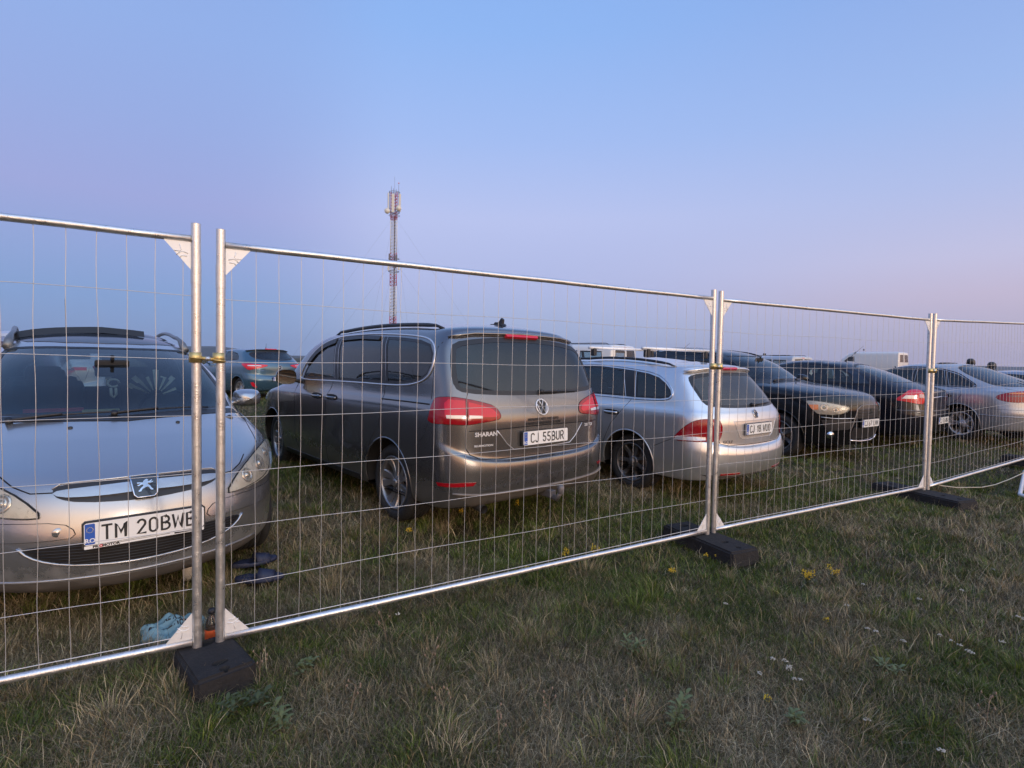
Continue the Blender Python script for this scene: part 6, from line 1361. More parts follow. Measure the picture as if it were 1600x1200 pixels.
x, y = -6.70, 6.73; far_vehicle('brown_car', 'silver_wagon', 'dark maroon car behind the nearest silver car at the left edge', 'car', x, y, 2.2, mat('maroon_paint', (.05, .022, .025), .3, coat=.7), SW, LAMPH, None, None, hatchrear)
x, y = 14.31, 13.97; far_vehicle('pale_car_d', 'blue_hatchback', 'pale blue-grey car behind the silver liftback at the right edge', 'car', x, y, 2.0, mat('pale_blue_paint', (.30, .34, .40), .3, metal=.4, coat=.6), SW, LAMPH, None, None, hatchrear)
# two black round lamps on stands
def stage_lamp(x, y, zt, label):
    r = thing('lamp_stand', (x, y, gm(x, y)), label, 'lamp stand', group='round black lamps on stands'); zt -= gm(x, y)
    m = MB(); m.lathe([(0, -.08), (.07, -.07), (.095, -.02), (.095, .04), (.08, .06), (0, .06)], 20, axis='Y', c=(0, 0, zt)); m.tube([(-.12, 0, zt - .02), (-.10, 0, zt - .11), (.10, 0, zt - .11), (.12, 0, zt - .02)], .018, 8); m.build('lamp_head', BLACKTRIM, r)
    m = MB(); m.tube([(0, 0, zt - .12), (0, 0, .25)], .022, 10); m.tube([(0, 0, zt - .14), (0, 0, zt - .2)], .05, 12); m.build('stand_pole', BLACKTRIM, r)
    for k in range(3):
        a = k * 2.09 + .4; m = MB(); m.tube([(0, 0, .55), (.45 * math.cos(a), .45 * math.sin(a), 0)], .015, 8); m.build('leg', BLACKTRIM, r)
stage_lamp(13.05, 15.15, 1.73, 'black round lamp on a stand showing just above the roof of the silver liftback')
stage_lamp(13.39, 14.86, 1.64, 'black round lamp on a stand, the lower and farther right of the two')
# ---------------------------------------------------------------- mast
def mast():
    x, y = -34.45, 153.17; z0 = gm(x, y); H = 51.5
    r = thing('radio_mast', (x, y, z0), 'tall guyed radio mast in red and white sections with antenna panels on top', 'radio mast')
    RED_ = mat('mast_red', (.42, .06, .075), .6, var=.2, vscale=1); WHT = mat('mast_white', (.66, .64, .63), .6); GRY = mat('mast_steel', (.16, .15, .17), .5, metal=.4); PAN = mat('antenna_cover', (.72, .68, .58), .5)
    w = 1.05; bands = [(0, 6), (6, 14.5), (14.5, 24.2), (24.2, 30.4), (30.4, 38.4), (38.4, 41.5), (41.5, 49)]
    cols = [0, 1, 0, 1, 0, 1, 0]
    # real order on the photo: red foot visible, white, red, white, dark platform, white, red collar, head
    bands = [(0, 4, 1), (4, 13.5, 0), (13.5, 22.2, 1), (22.2, 25.5, 0), (25.5, 29.5, 1), (29.5, 31.5, 0), (31.5, 40.8, 1), (40.8, 42, 0), (42, 48.5, 0)]
    for z1, z2, cc in bands:
        m = MB(); n = max(2, int((z2 - z1) / .9)); P = [(w * math.cos(a), w * math.sin(a)) for a in (R(90), R(210), R(330))]
        for p in P: m.tube([(p[0], p[1], z1), (p[0], p[1], z2)], .10, 8)
        for i in range(n):
            za, zb = z1 + (z2 - z1) * i / n, z1 + (z2 - z1) * (i + 1) / n
            for k in range(3):
                a, b = P[k], P[(k + 1) % 3]; m.tube([(a[0], a[1], za), (b[0], b[1], zb)], .06, 5); m.tube([(a[0], a[1], za), (b[0], b[1], za)], .055, 5)
        m.build('lattice_section', WHT if cc else RED_, r)
    m = MB(); m.tube([(.1, -.15, 0), (.1, -.15, 42)], .14, 8); m.tube([(.28, -.1, 0), (.28, -.1, 42)], .10, 8); m.build('cable_run', GRY, r)
    for k, (a, zz) in enumerate(((R(200), 45.8), (R(268), 45.2), (R(340), 45.6))):
        m = MB(); cx, cy = 1.75 * math.cos(a), 1.5 * math.sin(a); m.box((cx, cy, zz), (.75, .30, 5.0 if k != 1 else 5.2), bev=.1, rot=Matrix.Rotation(a + R(90), 3, 'Z')); o = m.build('antenna_panel', PAN, r)
        m = MB(); m.tube([(cx * .55, cy * .55, zz + 1.8), (cx, cy, zz + 1.8)], .06, 6); m.tube([(cx * .55, cy * .55, zz - 1.8), (cx, cy, zz - 1.8)], .06, 6); m.tube([(cx * .8, cy * .8, zz - 3), (cx * .8, cy * .8, zz + 3)], .07, 6); m.build('panel_bracket', GRY, o)
    for a, zz in ((R(195), 43.0), (R(330), 43.8)):
        m = MB(); cx, cy = 1.75 * math.cos(a), -1.3; m.lathe([(0, -.5), (.72, -.42), (.76, 0), (.74, .06), (0, .12)], 24, axis='Y', c=(cx, cy, zz)); m.tube([(cx, cy, zz), (cx * .2, 0, zz)], .07, 6); m.build('dish', PAN, r)
    for a, zz in ((R(185), 27.5), (R(300), 28.0), (R(350), 27.7), (R(230), 30.2), (R(310), 30.0)):
        m = MB(); m.box((1.5 * math.cos(a), 1.5 * math.sin(a), zz), (.5, .3, 1.9), bev=.06); m.tube([(0, 0, zz), (.95 * math.cos(a), .95 * math.sin(a), zz)], .06, 6); m.build('antenna_panel', PAN if zz < 28 else GRY, r)
    m = MB()
    for zz in (26.3, 29.9): m.tube([(1.5 * math.cos(k * math.pi / 6), 1.5 * math.sin(k * math.pi / 6), zz) for k in range(13)], .08, 6)
    for zz in (42.1, 43.0, 48.6): m.tube([(1.5 * math.cos(k * math.pi / 6), 1.5 * math.sin(k * math.pi / 6), zz) for k in range(13)], .07, 6)
    m.build('platform_ring', GRY, r)
    m = MB(); 
    for dx, h in ((-.9, 50.3), (-.3, 49.8), (1.2, 50.8), (.5, 49.6)): m.tube([(dx, 0, 48.3), (dx, 0, h)], .05, 6)
    m.tube([(-1, 0, 48.6), (1.3, 0, 48.6)], .05, 6); m.tube([(.02, 0, 48.6), (.02, 0, 53)], .03, 6); m.build('whip_aerial', GRY, r)
    m = MB(); m.lathe([(0, -.22), (.2, -.1), (.22, .1), (0, .25)], 12, c=(1.2, 0, 51.2)); m.build('beacon', mat('beacon_pink', (.7, .3, .4), .4), r)
    for a in (R(180), R(0), R(270), R(90)):
        for zt, rr in ((41.5, 30), (29, 22)):
            m = MB(); m.tube([(.4 * math.cos(a), .4 * math.sin(a), zt), (rr * math.cos(a), rr * math.sin(a), -z0 + gm(x + rr * math.cos(a), y + rr * math.sin(a)))], .012, 4); m.build('guy_wire', GRY, r)
mast()
# ---------------------------------------------------------------- distant ridge (real hills, kilometres away) and air
def ridge(name, r0, a0, a1, hfun, col, depth=500):
    n = 220; V = []; F = []
    for i in range(n + 1):
        a = a0 + (a1 - a0) * i / n; h = hfun(a, i / n)
        for rr, z in ((r0 - depth, -30), (r0 - depth * .55, -10 + h * .35), (r0 - depth * .25, h * .8), (r0, h), (r0 + depth * .5, -30)): V.append((rr * math.sin(a), rr * math.cos(a), z))
    for i in range(n):
        for k in range(4): F.append((i * 5 + k, i * 5 + k + 1, i * 5 + 6 + k, i * 5 + 5 + k))
    me = bpy.data.meshes.new(name); me.from_pydata(V, [], F); me.materials.append(mat(name + '_cover', col, .95, var=.35, vscale=.01)); me.polygons.foreach_set('use_smooth', [True] * len(F)); o = bpy.data.objects.new(name, me); COL.objects.link(o); tag(o, kind='structure')
def hf1(a, t): return 6 + 118 * max(0, math.sin(min(1, t * 1.25 + .25) * math.pi)) ** .8 * (1 - t) ** .35 + 9 * math.sin(a * 23) + 5 * math.sin(a * 61 + 1)
def hf2(a, t): return 20 + 20 * math.sin(a * 9 + 1) + 8 * math.sin(a * 31)
ridge('hills', 4200, R(-62), R(4), hf1, (.045, .055, .05))
ridge('far_hills', 5600, R(-70), R(66), hf2, (.05, .055, .05))
# haze: even pale air round everything
def haze():
    bm = bmesh.new(); bmesh.ops.create_cube(bm, size=1)
    for v in bm.verts: v.co = Vector((v.co.x * 13400, v.co.y * 13400, -45 if v.co.z < 0 else 190))
    m = bpy.data.materials.new('haze_air'); m.use_nodes = True; t = m.node_tree
    for n in list(t.nodes): t.nodes.remove(n)
    o = t.nodes.new('ShaderNodeOutputMaterial'); v = t.nodes.new('ShaderNodeVolumePrincipled'); v.inputs['Color'].default_value = (.62, .70, .86, 1); v.inputs['Density'].default_value = .00007; v.inputs['Anisotropy'].default_value = .2
    t.links.new(v.outputs[0], o.inputs['Volume']); ob = bm_obj(bm, 'haze', m, smooth=False); bm.free(); tag(ob, kind='stuff'); m.cycles.homogeneous_volume = True if hasattr(m.cycles, 'homogeneous_volume') else None
USE_HAZE = True
if USE_HAZE: haze()
# ---------------------------------------------------------------- litter by the nearest foot
def sandal(x, y, rz, label, flip=0):
    r = thing('slide_sandal', (x, y, gm(x, y) + .035), label, 'sandal', rz, 'pair of dark blue slides'); NB = mat('navy_foam', (.018, .024, .055), .6, var=.3, vscale=30, bump=.2, bscale=120)
    m = MB(); L = .29; out = []
    for k in range(36):
        a = 2 * math.pi * k / 36; px = L / 2 * math.cos(a); wd = .052 + .010 * math.cos(a) - .006 * math.cos(2 * a); out.append((px, wd * math.sin(a)))
    vs = []; 
    for (px, py), in zip(out): vs += [(px * .96, py * .94, 0), (px, py, .008), (px, py, .022 + .006 * (px < -.05)), (px * .95, py * .9, .028 + .008 * (px < -.05)), (px * .8, py * .7, .022)]
    fs = []
    for i in range(36):
        for k in range(4): j = (i + 1) % 36; fs.append((i * 5 + k, j * 5 + k, j * 5 + k + 1, i * 5 + k + 1))
    fs += [tuple(i * 5 for i in range(36))[::-1], tuple(i * 5 + 4 for i in range(36))]; m.add(vs, fs); m.build('sole', NB, r)
    m = MB(); vs = []; fs = []
    for i in range(15):
        a = math.pi * i / 14; y_ = .056 * math.cos(a); z_ = .014 + .062 * math.sin(a) ** .8
        for q in range(4):
            xx = -.005 + .095 * q / 3; vs.append((xx, y_ * (1 - .03 * q), z_ * (1 - .10 * q)))
    for i in range(14):
        for q in range(3): fs.append((i * 4 + q, i * 4 + q + 1, i * 4 + q + 5, i * 4 + q + 4))
    m.add(vs, fs); o = m.build('strap', NB, r); md = o.modifiers.new('t', 'SOLIDIFY'); md.thickness = .006
sandal(-1.585, 3.33, .30, 'dark blue slide lying flat in the grass, nearer of the pair')
sandal(-1.72, 3.55, .75, 'dark blue slide behind the other one, nearer the silver car bumper')
def cup():
    x, y = -2.01, 3.28; r = thing('paper_cup', (x, y, gm(x, y) + .03), 'white paper cup tilted in the grass behind the nearest fence post', 'cup'); r.rotation_euler = (-.45, -.25, 0)
    m = MB(); m.lathe([(0, .004), (.026, .003), (.028, 0), (.038, .10), (.041, .101), (.041, .104), (.037, .104), (.026, .006), (0, .006)], 28); m.build('cup_wall', mat('paper_white', (.66, .64, .60), .7, var=.08), r)
cup()
def bottle():
    x, y = -1.50, 2.64; r = thing('plastic_bottle', (x, y, .115 if False else gm(x, y) + .02), 'small clear bottle with an orange label standing behind the nearest pair of posts', 'bottle')
    m = MB(); m.lathe([(0, .0), (.026, .0), (.031, .006), (.031, .10), (.028, .125), (.014, .155), (.0125, .175), (.0125, .178)], 28); m.build('bottle_wall', glass('bottle_clear', (.75, .78, .76), .03, dust=.08), r)
    m = MB(); m.lathe([(.0315, .035), (.0318, .036), (.0318, .088), (.0315, .089)], 28); m.build('label_band', mat('label_orange', (.75, .12, .03), .45, var=.2, vscale=60), r)
    m = MB(); m.lathe([(.0145, .165), (.0155, .166), (.0155, .188), (0, .190)], 20); m.build('cap', PBLACK, r)
    m = MB(); m.lathe([(.0005, .004), (.0295, .008), (.0295, .095), (0, .096)], 20); m.build('drink', mat('drink_dark', (.22, .12, .08), .2), r)
bottle()
def bag():
    x, y = -1.785, 2.77; r = thing('plastic_bag', (x, y, gm(x, y)), 'crumpled teal plastic bag with dark lettering beside the nearest fence foot', 'bag', .45)
    nx, ny = 34, 26; vs = []; fs = []; A, B = .145, .11
    for top in (1, 0):
        for j in range(ny + 1):
            for i in range(nx + 1):
                u = -1 + 2 * i / nx; v = -1 + 2 * j / ny; ed = max(0, (1 - abs(u) ** 2.2) * (1 - abs(v) ** 2.4))
                fold = .018 * math.sin(7 * u + 3 * v + 1) + .012 * math.sin(13 * v - 5 * u) + .010 * abs(math.sin(9 * u * v + 4 * u))
                z = (.010 + .055 * ed ** .55 + fold * ed ** .3) if top else .004
                vs.append((A * u * (1 + .08 * math.sin(4 * v)), B * v * (1 + .12 * math.sin(3 * u + 1)), z))
    S_ = (nx + 1) * (ny + 1)
    for t in range(2):
        for j in range(ny):
            for i in range(nx): a = t * S_ + j * (nx + 1) + i; fs.append((a, a + 1, a + nx + 2, a + nx + 1))
    rim = [j * (nx + 1) for j in range(ny + 1)], [j * (nx + 1) + nx for j in range(ny + 1)], list(range(nx + 1)), [ny * (nx + 1) + i for i in range(nx + 1)]
    for e in rim:
        for a, b in zip(e[:-1], e[1:]): fs.append((a, b, b + S_, a + S_))
    m = MB(); m.add(vs, fs); o = m.build('bag_sheet', mat('bag_teal', (.17, .29, .32), .42, var=.25, vscale=20), r)
    # marks on the side facing the camera
    bvh = BVHTree.FromPolygons([Vector(v) for v in vs], fs); mk = MB(); rnd = random.Random(3)
    for row in range(2):
        vt, ft = text_mesh(('WE ARE KIND', 'BE MAZING')[row], .034, .0004, .9, .001)
        out = []
        for p in vt:
            a = p[0]; b = p[1]; lx = .0 + a * 1.0 - .02; ly = .01 - row * .052 + b; h = bvh.ray_cast(Vector((lx, ly, .3)), Vector((0, 0, -1)))
            out.append((lx, ly, (h[0].z if h[0] is not None else .02) + .002 + p[2]))
        mk.add(out, ft, 0, False)
    mk.build('bag_lettering', PBLACK, o)
bag()
def can():
    x, y = -2.62, 3.32; r = thing('crushed_can', (x, y, gm(x, y) + .02), 'small red crushed can in the grass under the silver car bumper', 'can', .4); r.rotation_euler = (1.3, .2, .5)
    m = MB(); m.lathe([(0, .0), (.024, .0), (.031, .008), (.029, .03), (.024, .045), (.030, .06), (.027, .085), (.024, .092), (0, .092)], 20); m.build('can_wall', mat('can_red', (.45, .05, .05), .35, metal=.5), r)
can()
def rope():
    P = [(4.86, 6.12, .185), (5.05, 6.16, .14), (5.25, 6.19, .115), (5.6, 6.25, .11), (5.9, 6.40, .115), (6.3, 6.65, .13), (6.7, 6.90, .16), (7.1, 7.2, .20), (7.6, 7.6, .24)]
    pts = []
    for i in range(len(P) - 1):
        for k in range(6): t = k / 6; pts.append(tuple(P[i][j] + (P[i + 1][j] - P[i][j]) * (t * t * (3 - 2 * t) * .3 + t * .7) for j in range(3)))
    m = MB(); m.tube(pts, .0055, 6); o = m.build('rope', mat('rope_cream', (.50, .44, .34), .8)); tag(o, 'thin cream rope trailing over the grass from the third fence foot', 'rope')
rope()
def barrier():
    x, y = 5.56, 5.74; r = thing('crowd_barrier', (x, y, .12), 'white tubular barrier lying on the grass, its rounded corner at the right edge', 'crowd barrier', R(45))
    m = MB(); pts = []; L, Wd = 2.1, .9; rc = .10
    for cx, cy, a0 in ((rc, rc, 180), (L - rc, rc, 270), (L - rc, Wd - rc, 0), (rc, Wd - rc, 90)):
        for k in range(9): a = R(a0 + k * 90 / 8); pts.append((cx + rc * math.cos(a), cy + rc * math.sin(a) - Wd, .02))
    pts.append(pts[0]); m.tube(pts, .019, 12); m.build('frame', mat('barrier_white', (.62, .62, .64), .35, coat=.3, var=.15, vscale=20), r)
    m = MB()
    for i in range(11): xx = .42 + i * .14; m.tube([(xx, -Wd, .02), (xx, 0, .02)], .007, 8)
    m.build('bars', MATS['barrier_white'], r)
barrier()
# ---------------------------------------------------------------- grass: one stuff object of real blades
def in_view(x, y, mg=.12):
    z = y * math.cos(PITCH); u = x / np.maximum(z, .05); return (z > .2) & (np.abs(u) < 800 / 830 + mg)
KEEPOUT = ((-1.32, 2.42, .14), (-1.22, 2.32, .10), (-1.45, 2.50, .13), (1.62, 4.2, .13), (1.50, 4.42, .12), (1.74, 3.98, .12), (4.6, 5.8, .13), (-1.58, 3.33, .12), (-1.72, 3.55, .10), (-1.785, 2.77, .13), (-2.01, 3.28, .05), (-1.5, 2.64, .045))
def grass():
    rng = np.random.default_rng(5)
    def polar(n, r0, r1):
        r = np.sqrt(rng.uniform(r0 * r0, r1 * r1, n)); a = rng.uniform(-.86, .86, n); x = r * np.sin(a); y = r * np.cos(a); ok = in_view(x, y); return x[ok], y[ok]
    def dry_(x, y):      # 0 green .. 1 dead, patches from a hand to a metre wide
        v = .9 * lumps(x, y, 1.3, 2) + .75 * lumps(x, y, 3.4, 5) + .45 * lumps(x, y, 8, 1); d = fence_d(x, y)
        return np.clip(.34 + 1.05 * v + .22 * (1 - smooth01(.1, .7, np.abs(d - .5))) * (1 - smooth01(-.6, .6, x)), 0, 1)
    out = []
    def emit(x, y, h, ho, az, wd, C, droop=.6):
        n = len(x); z = gz(x, y) - .003; fa = rng.uniform(0, 2 * np.pi, n); W = np.stack([np.cos(fa) * wd, np.sin(fa) * wd, np.zeros(n)], 1)
        P0 = np.stack([x, y, z], 1); dx, dy = np.cos(az), np.sin(az); k2 = rng.normal(0, .12, n) * ho
        P1 = P0 + np.stack([dx * ho * .40 - dy * k2, dy * ho * .40 + dx * k2, h * droop], 1); P2 = P0 + np.stack([dx * ho, dy * ho, h], 1)
        out.append((np.stack([P0 - W, P0 + W, P1 + W * .75, P1 - W * .75, P2], 1).reshape(-1, 3), np.repeat(np.concatenate([C, np.ones((n, 1))], 1), 5, 0)))
    def pick(t, *cols):
        t = np.clip(t, 0, .9999) * (len(cols) - 1); i = t.astype(int); f = (t - i)[:, None]; c = np.array(cols); return c[i] * (1 - f) + c[i + 1] * f
    DEAD = ((.045, .034, .018), (.145, .108, .058), (.29, .225, .122), (.47, .38, .225), (.70, .58, .38)); GREEN = ((.018, .034, .006), (.052, .084, .012), (.105, .150, .022), (.18, .225, .036), (.30, .32, .07))
    def bad(x, y):
        k = np.zeros(len(x), bool)
        for cx, cy, rr in KEEPOUT: k |= np.hypot(x - cx, y - cy) < rr
        return k
    def widen(r): return 1 + .20 * np.maximum(0, r - 3)
    # lying thatch
    for n, r0, r1 in GN['thatch']:
        x, y = polar(n, r0, r1); d = dry_(x, y); bare = smooth01(.35, .8, lumps(x, y, 2.9, 11)); k = (rng.uniform(0, 1, len(x)) < (.15 + .85 * d) * (1 - .8 * bare)) & ~bad(x, y); x, y, d = x[k], y[k], d[k]; n = len(x); r = np.hypot(x, y)
        emit(x, y, rng.uniform(.004, .045, n) * (1 + .8 * (rng.uniform(0, 1, n) > .9)), rng.uniform(.03, .13, n), rng.uniform(0, 6.28, n), rng.uniform(.0006, .0012, n) * widen(r), pick(rng.beta(1.5, 2.4, n) * (.45 + .6 * d) + .16 * lumps(x, y, 2.3, 6) + .08 * lumps(x, y, 11, 4), *DEAD), rng.uniform(.6, 1.5, n))
    # short loose blades
    for n, r0, r1 in GN['short']:
        x, y = polar(n, r0, r1); d = dry_(x, y); bare = smooth01(.35, .8, lumps(x, y, 2.9, 11)); k = (rng.uniform(0, 1, len(x)) < (1.0 - .82 * d) * (1 - .85 * bare)) & ~bad(x, y); x, y, d = x[k], y[k], d[k]; n = len(x); r = np.hypot(x, y); dead = rng.uniform(0, 1, n) < .12 + .45 * d
        C = np.where(dead[:, None], pick(rng.beta(2, 2.2, n), *DEAD), pick(rng.beta(1.6, 3, n) + .10 * lumps(x, y, 5, 7), *GREEN)); emit(x, y, rng.uniform(.012, .055, n), rng.uniform(.01, .05, n), rng.uniform(0, 6.28, n), rng.uniform(.0008, .0018, n) * widen(r), C)
    # tufts
    for nt, r0, r1, nb in GN['tufts']:
        cx, cy = polar(nt, r0, r1); d = dry_(cx, cy); k = ~bad(cx, cy) & (rng.uniform(0, 1, len(cx)) < .75); cx, cy, d = cx[k], cy[k], d[k]; n0 = len(cx)
        size = rng.gamma(2.0, .50, n0).clip(.30, 3.0); dead = rng.uniform(0, 1, n0) < .08 + .62 * d; tone = rng.beta(2, 2.4, n0); lx = rng.normal(0, .25, n0); ly = rng.normal(0, .25, n0)
        cnt = (nb * size).astype(int); idx = np.repeat(np.arange(n0), cnt); n = len(idx); rr = np.abs(rng.normal(0, .022, n)) * size[idx]; a = rng.uniform(0, 6.28, n)
        x = cx[idx] + rr * np.cos(a); y = cy[idx] + rr * np.sin(a); h = (.018 + .029 * size[idx]) * rng.uniform(.45, 1.15, n) * np.where(dead[idx], 1.05, 1); ho = h * rng.uniform(.15, 1.1, n); az = a + rng.normal(0, .5, n)
        ox = np.cos(az) * ho + lx[idx] * h; oy = np.sin(az) * ho + ly[idx] * h; b = rng.uniform(0, 1, n) < .10; dd = dead[idx] ^ b
        C = np.where(dd[:, None], pick(tone[idx] * .55 + rng.uniform(.05, .45, n), *DEAD), pick(tone[idx] * .6 + rng.uniform(-.05, .4, n), *GREEN)); r = np.hypot(x, y)
        emit(x, y, h, np.hypot(ox, oy), np.arctan2(oy, ox), rng.uniform(.0007, .0016, n) * widen(r), C, rng.uniform(.5, .75, n))
    # single long straws, upright and leaning
    x, y = polar(GN['straw'], 1.2, 8); k = (rng.uniform(0, 1, len(x)) < .25 + .75 * dry_(x, y)) & ~bad(x, y); x, y = x[k], y[k]; n = len(x)
    emit(x, y, rng.uniform(.03, .15, n), rng.uniform(.02, .14, n), rng.uniform(0, 6.28, n), rng.uniform(.0006, .0011, n) * widen(np.hypot(x, y)), pick(rng.uniform(.35, 1, n), *DEAD))
    V = np.concatenate([o[0] for o in out]); C = np.concatenate([o[1] for o in out]); n = len(V) // 5
    i = np.arange(n) * 5; quads = np.stack([i, i + 1, i + 2, i + 3], 1); tris = np.stack([i + 3, i + 2, i + 4], 1)
    me = bpy.data.meshes.new('grass'); me.vertices.add(len(V)); me.vertices.foreach_set('co', V.astype(np.float32).ravel())
    loops = np.concatenate([quads, tris], 1).ravel(); me.loops.add(len(loops)); me.loops.foreach_set('vertex_index', loops.astype(np.int32))
    st = np.stack([np.arange(n) * 7, np.arange(n) * 7 + 4], 1).ravel(); tt = np.tile([4, 3], n); me.polygons.add(2 * n); me.polygons.foreach_set('loop_start', st.astype(np.int32)); me.polygons.foreach_set('loop_total', tt.astype(np.int32))
    at_ = me.color_attributes.new('blade', 'FLOAT_COLOR', 'POINT'); at_.data.foreach_set('color', C.astype(np.float32).ravel()); me.update(); me.validate()
    m = bpy.data.materials.new('grass_blades'); m.use_nodes = True; tr = m.node_tree; b = tr.nodes['Principled BSDF']; a = tr.nodes.new('ShaderNodeVertexColor'); a.layer_name = 'blade'
    tr.links.new(a.outputs[0], b.inputs['Base Color']); b.inputs['Roughness'].default_value = .55; b.inputs['Specular IOR Level'].default_value = .3
    me.materials.append(m); o = bpy.data.objects.new('grass', me); COL.objects.link(o); tag(o, kind='stuff'); return n
GN = dict(thatch=((420000, 1.2, 3.8), (380000, 3.6, 8), (260000, 7.8, 18)), short=((420000, 1.2, 3.8), (340000, 3.6, 8), (260000, 7.8, 22)), tufts=((2600, 1.2, 4, 46), (5200, 4, 9, 30), (9000, 9, 26, 14), (7000, 26, 60, 8)), straw=20000)
print('blades', grass())
# ---------------------------------------------------------------- weeds and flowers, each plant a thing of its own
LEAF = mat('weed_leaf', (.050, .065, .018), .55, var=.35, vscale=30); LEAF2 = mat('pale_weed_leaf', (.115, .135, .045), .55, var=.3, vscale=30); YF = mat('yellow_petals', (.72, .48, .02), .6, var=.15, vscale=200); WF = mat('white_petals', (.42, .40, .34), .7, var=.15, vscale=200); STEM = mat('weed_stem', (.07, .08, .03), .6); DRY = mat('dry_stem', (.22, .16, .10), .7, var=.3, vscale=40)
def leaf(m, p, dr, L, W, up=.3):
    p = Vector(p); d = Vector(dr).normalized(); s = d.cross(Vector((0, 0, 1))).normalized(); a = p + d * L * .35 + Vector((0, 0, L * up)); b = p + d * L * .7 + Vector((0, 0, L * up * 1.1)); e = p + d * L + Vector((0, 0, L * up * .6))
    m.add([p, a - s * W, a + s * W, b - s * W * .8, b + s * W * .8, e], [(0, 1, 2), (1, 3, 4, 2), (3, 5, 4)])
def yellow_plant(x, y, h, label, n=4, group='yellow wildflowers'):
    r = thing('yellow_wildflower', (x, y, gm(x, y) - .005), label, 'wildflower', group=group); rd = random.Random(int(x * 1000 + y * 77)); ms = MB(); ml = MB(); mf = MB()
    for k in range(n):
        a = rd.uniform(0, 6.28); L = h * rd.uniform(.7, 1); tx, ty = math.cos(a) * h * .22 * rd.uniform(.2, 1.2), math.sin(a) * h * .22 * rd.uniform(.2, 1.2)
        P = [Vector((0, 0, 0)), Vector((tx * .4, ty * .4, L * .5)), Vector((tx, ty, L))]; ms.tube(P, [.0022, .0016, .001], 5)
        for q in range(16): t = rd.uniform(.05, .75); c = P[0].lerp(P[1], t * 2) if t < .5 else P[1].lerp(P[2], t * 2 - 1); b = rd.uniform(0, 6.28); leaf(ml, c, (math.cos(b), math.sin(b), .3), rd.uniform(.02, .045), .003, .35)
        for q in range(26):
            t = rd.uniform(.72, 1.0); c = P[1].lerp(P[2], t * 2 - 1); b = rd.uniform(0, 6.28); rr = .012 * (1.15 - t) * 3 + .003; c = c + Vector((math.cos(b) * rr, math.sin(b) * rr, rd.uniform(-.004, .008))); s = rd.uniform(.003, .0055)
            mf.add([c + Vector((s, 0, 0)), c + Vector((0, s, s * .4)), c + Vector((-s, 0, 0)), c + Vector((0, -s, s * .6)), c + Vector((0, 0, s * 1.3))], [(0, 1, 4), (1, 2, 4), (2, 3, 4), (3, 0, 4), (0, 3, 2, 1)], 0, False)
    ms.build('stem', STEM, r); ml.build('leaves', LEAF, r); mf.build('flower_head', YF, r)
def white_plant(x, y, h, label, n=1):
    r = thing('white_wildflower', (x, y, gm(x, y) - .005), label, 'wildflower', group='white umbel wildflowers'); rd = random.Random(int(x * 991 + y * 71)); ms = MB(); mf = MB()
    for k in range(n):
        a = rd.uniform(0, 6.28); tx, ty = math.cos(a) * .03 * (k + .5), math.sin(a) * .03 * (k + .5); H_ = h * rd.uniform(.8, 1.1); ms.tube([(0, 0, 0), (tx * .6, ty * .6, H_ * .5), (tx, ty, H_)], [.002, .0016, .0012], 5)
        for q in range(15):
            rr = .013 * math.sqrt(rd.random()); b = rd.uniform(0, 6.28); c = Vector((tx + rr * math.cos(b), ty + rr * math.sin(b), H_ + .008 + .004 * rd.random() - rr * .2)); s = rd.uniform(.0025, .0045)
            mf.add([c + Vector((s, 0, 0)), c + Vector((0, s, 0)), c + Vector((-s, 0, 0)), c + Vector((0, -s, 0)), c + Vector((0, 0, s)), c + Vector((0, 0, -s))], [(0, 1, 4), (1, 2, 4), (2, 3, 4), (3, 0, 4), (1, 0, 5), (2, 1, 5), (3, 2, 5), (0, 3, 5)], 0, False)
            if q % 3 == 0: ms.tube([(tx, ty, H_ - .012), tuple(c)], .0007, 4)
    ms.build('stem', STEM, r); mf.build('flower_head', WF, r)
def weed(x, y, h, label, m2=LEAF2, n=3):
    r = thing('leafy_weed', (x, y, gm(x, y) - .005), label, 'weed', group='leafy weeds'); rd = random.Random(int(x * 313 + y * 991)); ms = MB(); ml = MB()
    for k in range(n):
        a = rd.uniform(0, 6.28); L = h * rd.uniform(.6, 1); tx, ty = math.cos(a) * .05, math.sin(a) * .05; P = [Vector((0, 0, 0)), Vector((tx * .4, ty * .4, L * .5)), Vector((tx, ty, L))]; ms.tube(P, [.0025, .002, .001], 5)
        for q in range(14): t = q / 14; c = P[0].lerp(P[1], t * 2) if t < .5 else P[1].lerp(P[2], t * 2 - 1); b = q * 2.4 + rd.random(); leaf(ml, c, (math.cos(b), math.sin(b), .2), rd.uniform(.03, .055), .0075, .25)
    ms.build('stem', STEM, r); ml.build('leaves', m2, r)
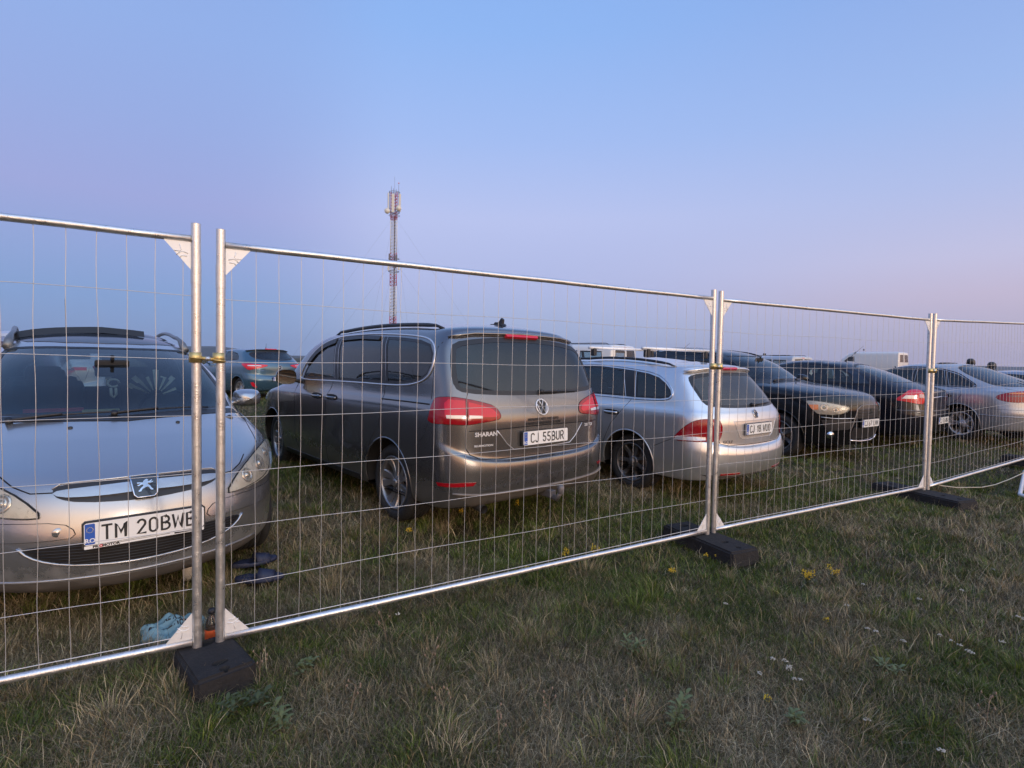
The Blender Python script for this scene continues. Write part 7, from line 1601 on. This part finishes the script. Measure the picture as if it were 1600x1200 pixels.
for x, y, h, n, lb in ((1.999, 3.481, .17, 5, 'tallest yellow-flowered weed in the right foreground, past the second fence foot'), (2.229, 3.594, .15, 3, 'yellow-flowered weed just right of the tallest one'), (0.422, 3.851, .14, 3, 'yellow flower poking up beside the bottom rail left of the second fence foot'), (0.653, 3.975, .13, 3, 'yellow flower just above the bottom rail, nearest the second fence foot'), (0.123, 3.594, .10, 1, 'small single yellow flower below the bottom rail'), (1.592, 3.997, .09, 1, 'small yellow flower at the front corner of the second fence foot'), (1.510, 3.989, .08, 1, 'small yellow flower left of the second fence foot corner'), (1.142, 3.656, .10, 2, 'low yellow flower in the grass left of the second fence foot'), (-0.782, 4.126, .12, 2, 'yellow flower behind the mesh below the minivan rear wheel'), (0.060, 4.942, .12, 2, 'yellow flower behind the mesh under the minivan tow ball'), (1.841, 3.023, .06, 1, 'tiny lone yellow flower in the mid right foreground'), (1.146, 2.257, .06, 1, 'tiny yellow flower near the bottom of the photo'), (-0.431, 4.665, .10, 2, 'yellow flower behind the mesh under the minivan bumper')):
    yellow_plant(x, y, h, lb, n)
wl = [(1.290, 2.492, .12, 3), (1.207, 2.447, .06, 1), (1.313, 2.430, .07, 2), (1.349, 2.401, .05, 1), (1.979, 2.820, .08, 2), (2.085, 2.761, .07, 1), (2.323, 2.739, .08, 2), (2.335, 2.681, .07, 2), (2.378, 2.647, .06, 1), (2.593, 3.266, .06, 1), (2.072, 3.203, .05, 1), (2.357, 3.487, .06, 1), (2.961, 3.417, .06, 1), (3.506, 3.764, .05, 1), (2.938, 2.996, .07, 2), (2.621, 2.752, .06, 1), (1.490, 2.105, .06, 1), (-0.613, 2.921, .07, 1), (1.640, 1.949, .07, 1), (1.316, 3.181, .05, 1)]
wh = ['tall cluster of white flower heads low in the right foreground', 'small white flower left of the tall white cluster', 'pair of white flower heads right of the tall white cluster', 'low white flower at the right foot of the tall white cluster', 'white flower pair in the right foreground above the tall cluster', 'single white flower right of the white pair', 'leftmost of the white flowers clustered near the right edge', 'middle one of the white flowers clustered near the right edge', 'rightmost of the white flowers clustered near the right edge', 'single white flower in the grass right of the tall yellow weed', 'tiny white flower below the tall yellow weed', 'tiny white flower just right of the tall yellow weed', 'single white flower high in the right foreground', 'white flower far up by the right edge', 'white flower pair touching the right edge', 'small white flower just left of the right edge pair', 'white flower low in the middle right grass', 'lone white flower below the bottom rail of the nearest long panel', 'white flower at the very bottom of the photo on the right', 'tiny white flower in front of the second fence foot']
for (x, y, h, n), lb in zip(wl, wh): white_plant(x, y, h, lb, n)
for x, y, h, lb in ((0.674, 2.083, .20, 'pale green leafy weed in the lower middle of the grass'), (0.629, 2.638, .13, 'pale yellowish weed in the middle of the foreground grass'), (-0.873, 2.042, .16, 'broad-leaved weed in the lower left grass beside the nearest foot'), (-1.064, 2.190, .12, 'leafy weed against the front of the nearest fence foot'), (1.202, 2.127, .10, 'low leafy weed in the lower right grass'), (-1.146, 2.101, .12, 'leafy weed in front of the nearest fence foot'), (-0.957, 2.413, .10, 'small leafy weed right of the nearest fence foot'), (1.855, 2.508, .10, 'low weed in the right foreground')):
    weed(x, y, h, lb, LEAF if 'against' in lb or 'front' in lb else LEAF2)
def dry_stalk(x, y, h, label, rd):
    r = thing('dry_stalk', (x, y, gm(x, y) - .005), label, 'dry stalk', group='dry stalks standing in the grass'); ms = MB(); mf = MB(); a = rd.uniform(-1, 1); P = [Vector((0, 0, 0)), Vector((.02 * a, .01, h * .5)), Vector((.05 * a, .02, h))]; ms.tube(P, [.0018, .0014, .0009], 5)
    for q in range(6): t = .45 + q * .09; c = P[1].lerp(P[2], min(1, t * 2 - 1 + .1)); b = rd.uniform(0, 6.28); e = c + Vector((math.cos(b) * .03, math.sin(b) * .03, .03)); ms.tube([c, e], .0008, 4); mf.lathe([(0, -.006), (.004, 0), (.003, .006), (0, .009)], 6, c=tuple(e))
    ms.build('stem', DRY, r); mf.build('seed_head', mat('seed_brown', (.24, .17, .12), .8, var=.3), r)
rd = random.Random(9)
for x, y, h, lb in ((-1.103, 2.311, .17, 'brown seeded stalk right beside the nearest fence foot'), (-0.623, 2.704, .18, 'pale seeded stalk below the bottom rail of the long panel'), (-0.644, 2.123, .16, 'brown stalk in the lower left foreground'), (1.969, 2.114, .17, 'thin upright straw near the lower right corner'), (-0.021, 1.961, .15, 'dry stalk at the bottom edge near the middle'), (0.480, 2.080, .15, 'reddish dry stalk left of the pale leafy weed'), (-0.379, 2.432, .15, 'forked straw in the left middle of the grass'), (-0.238, 2.138, .13, 'short dry stalk low in the left middle'), (0.185, 2.112, .14, 'dry stalk low in the centre of the grass'), (2.345, 3.712, .12, 'dark curved stalk beside the yellow weeds')):
    dry_stalk(x, y, h, lb, rd)
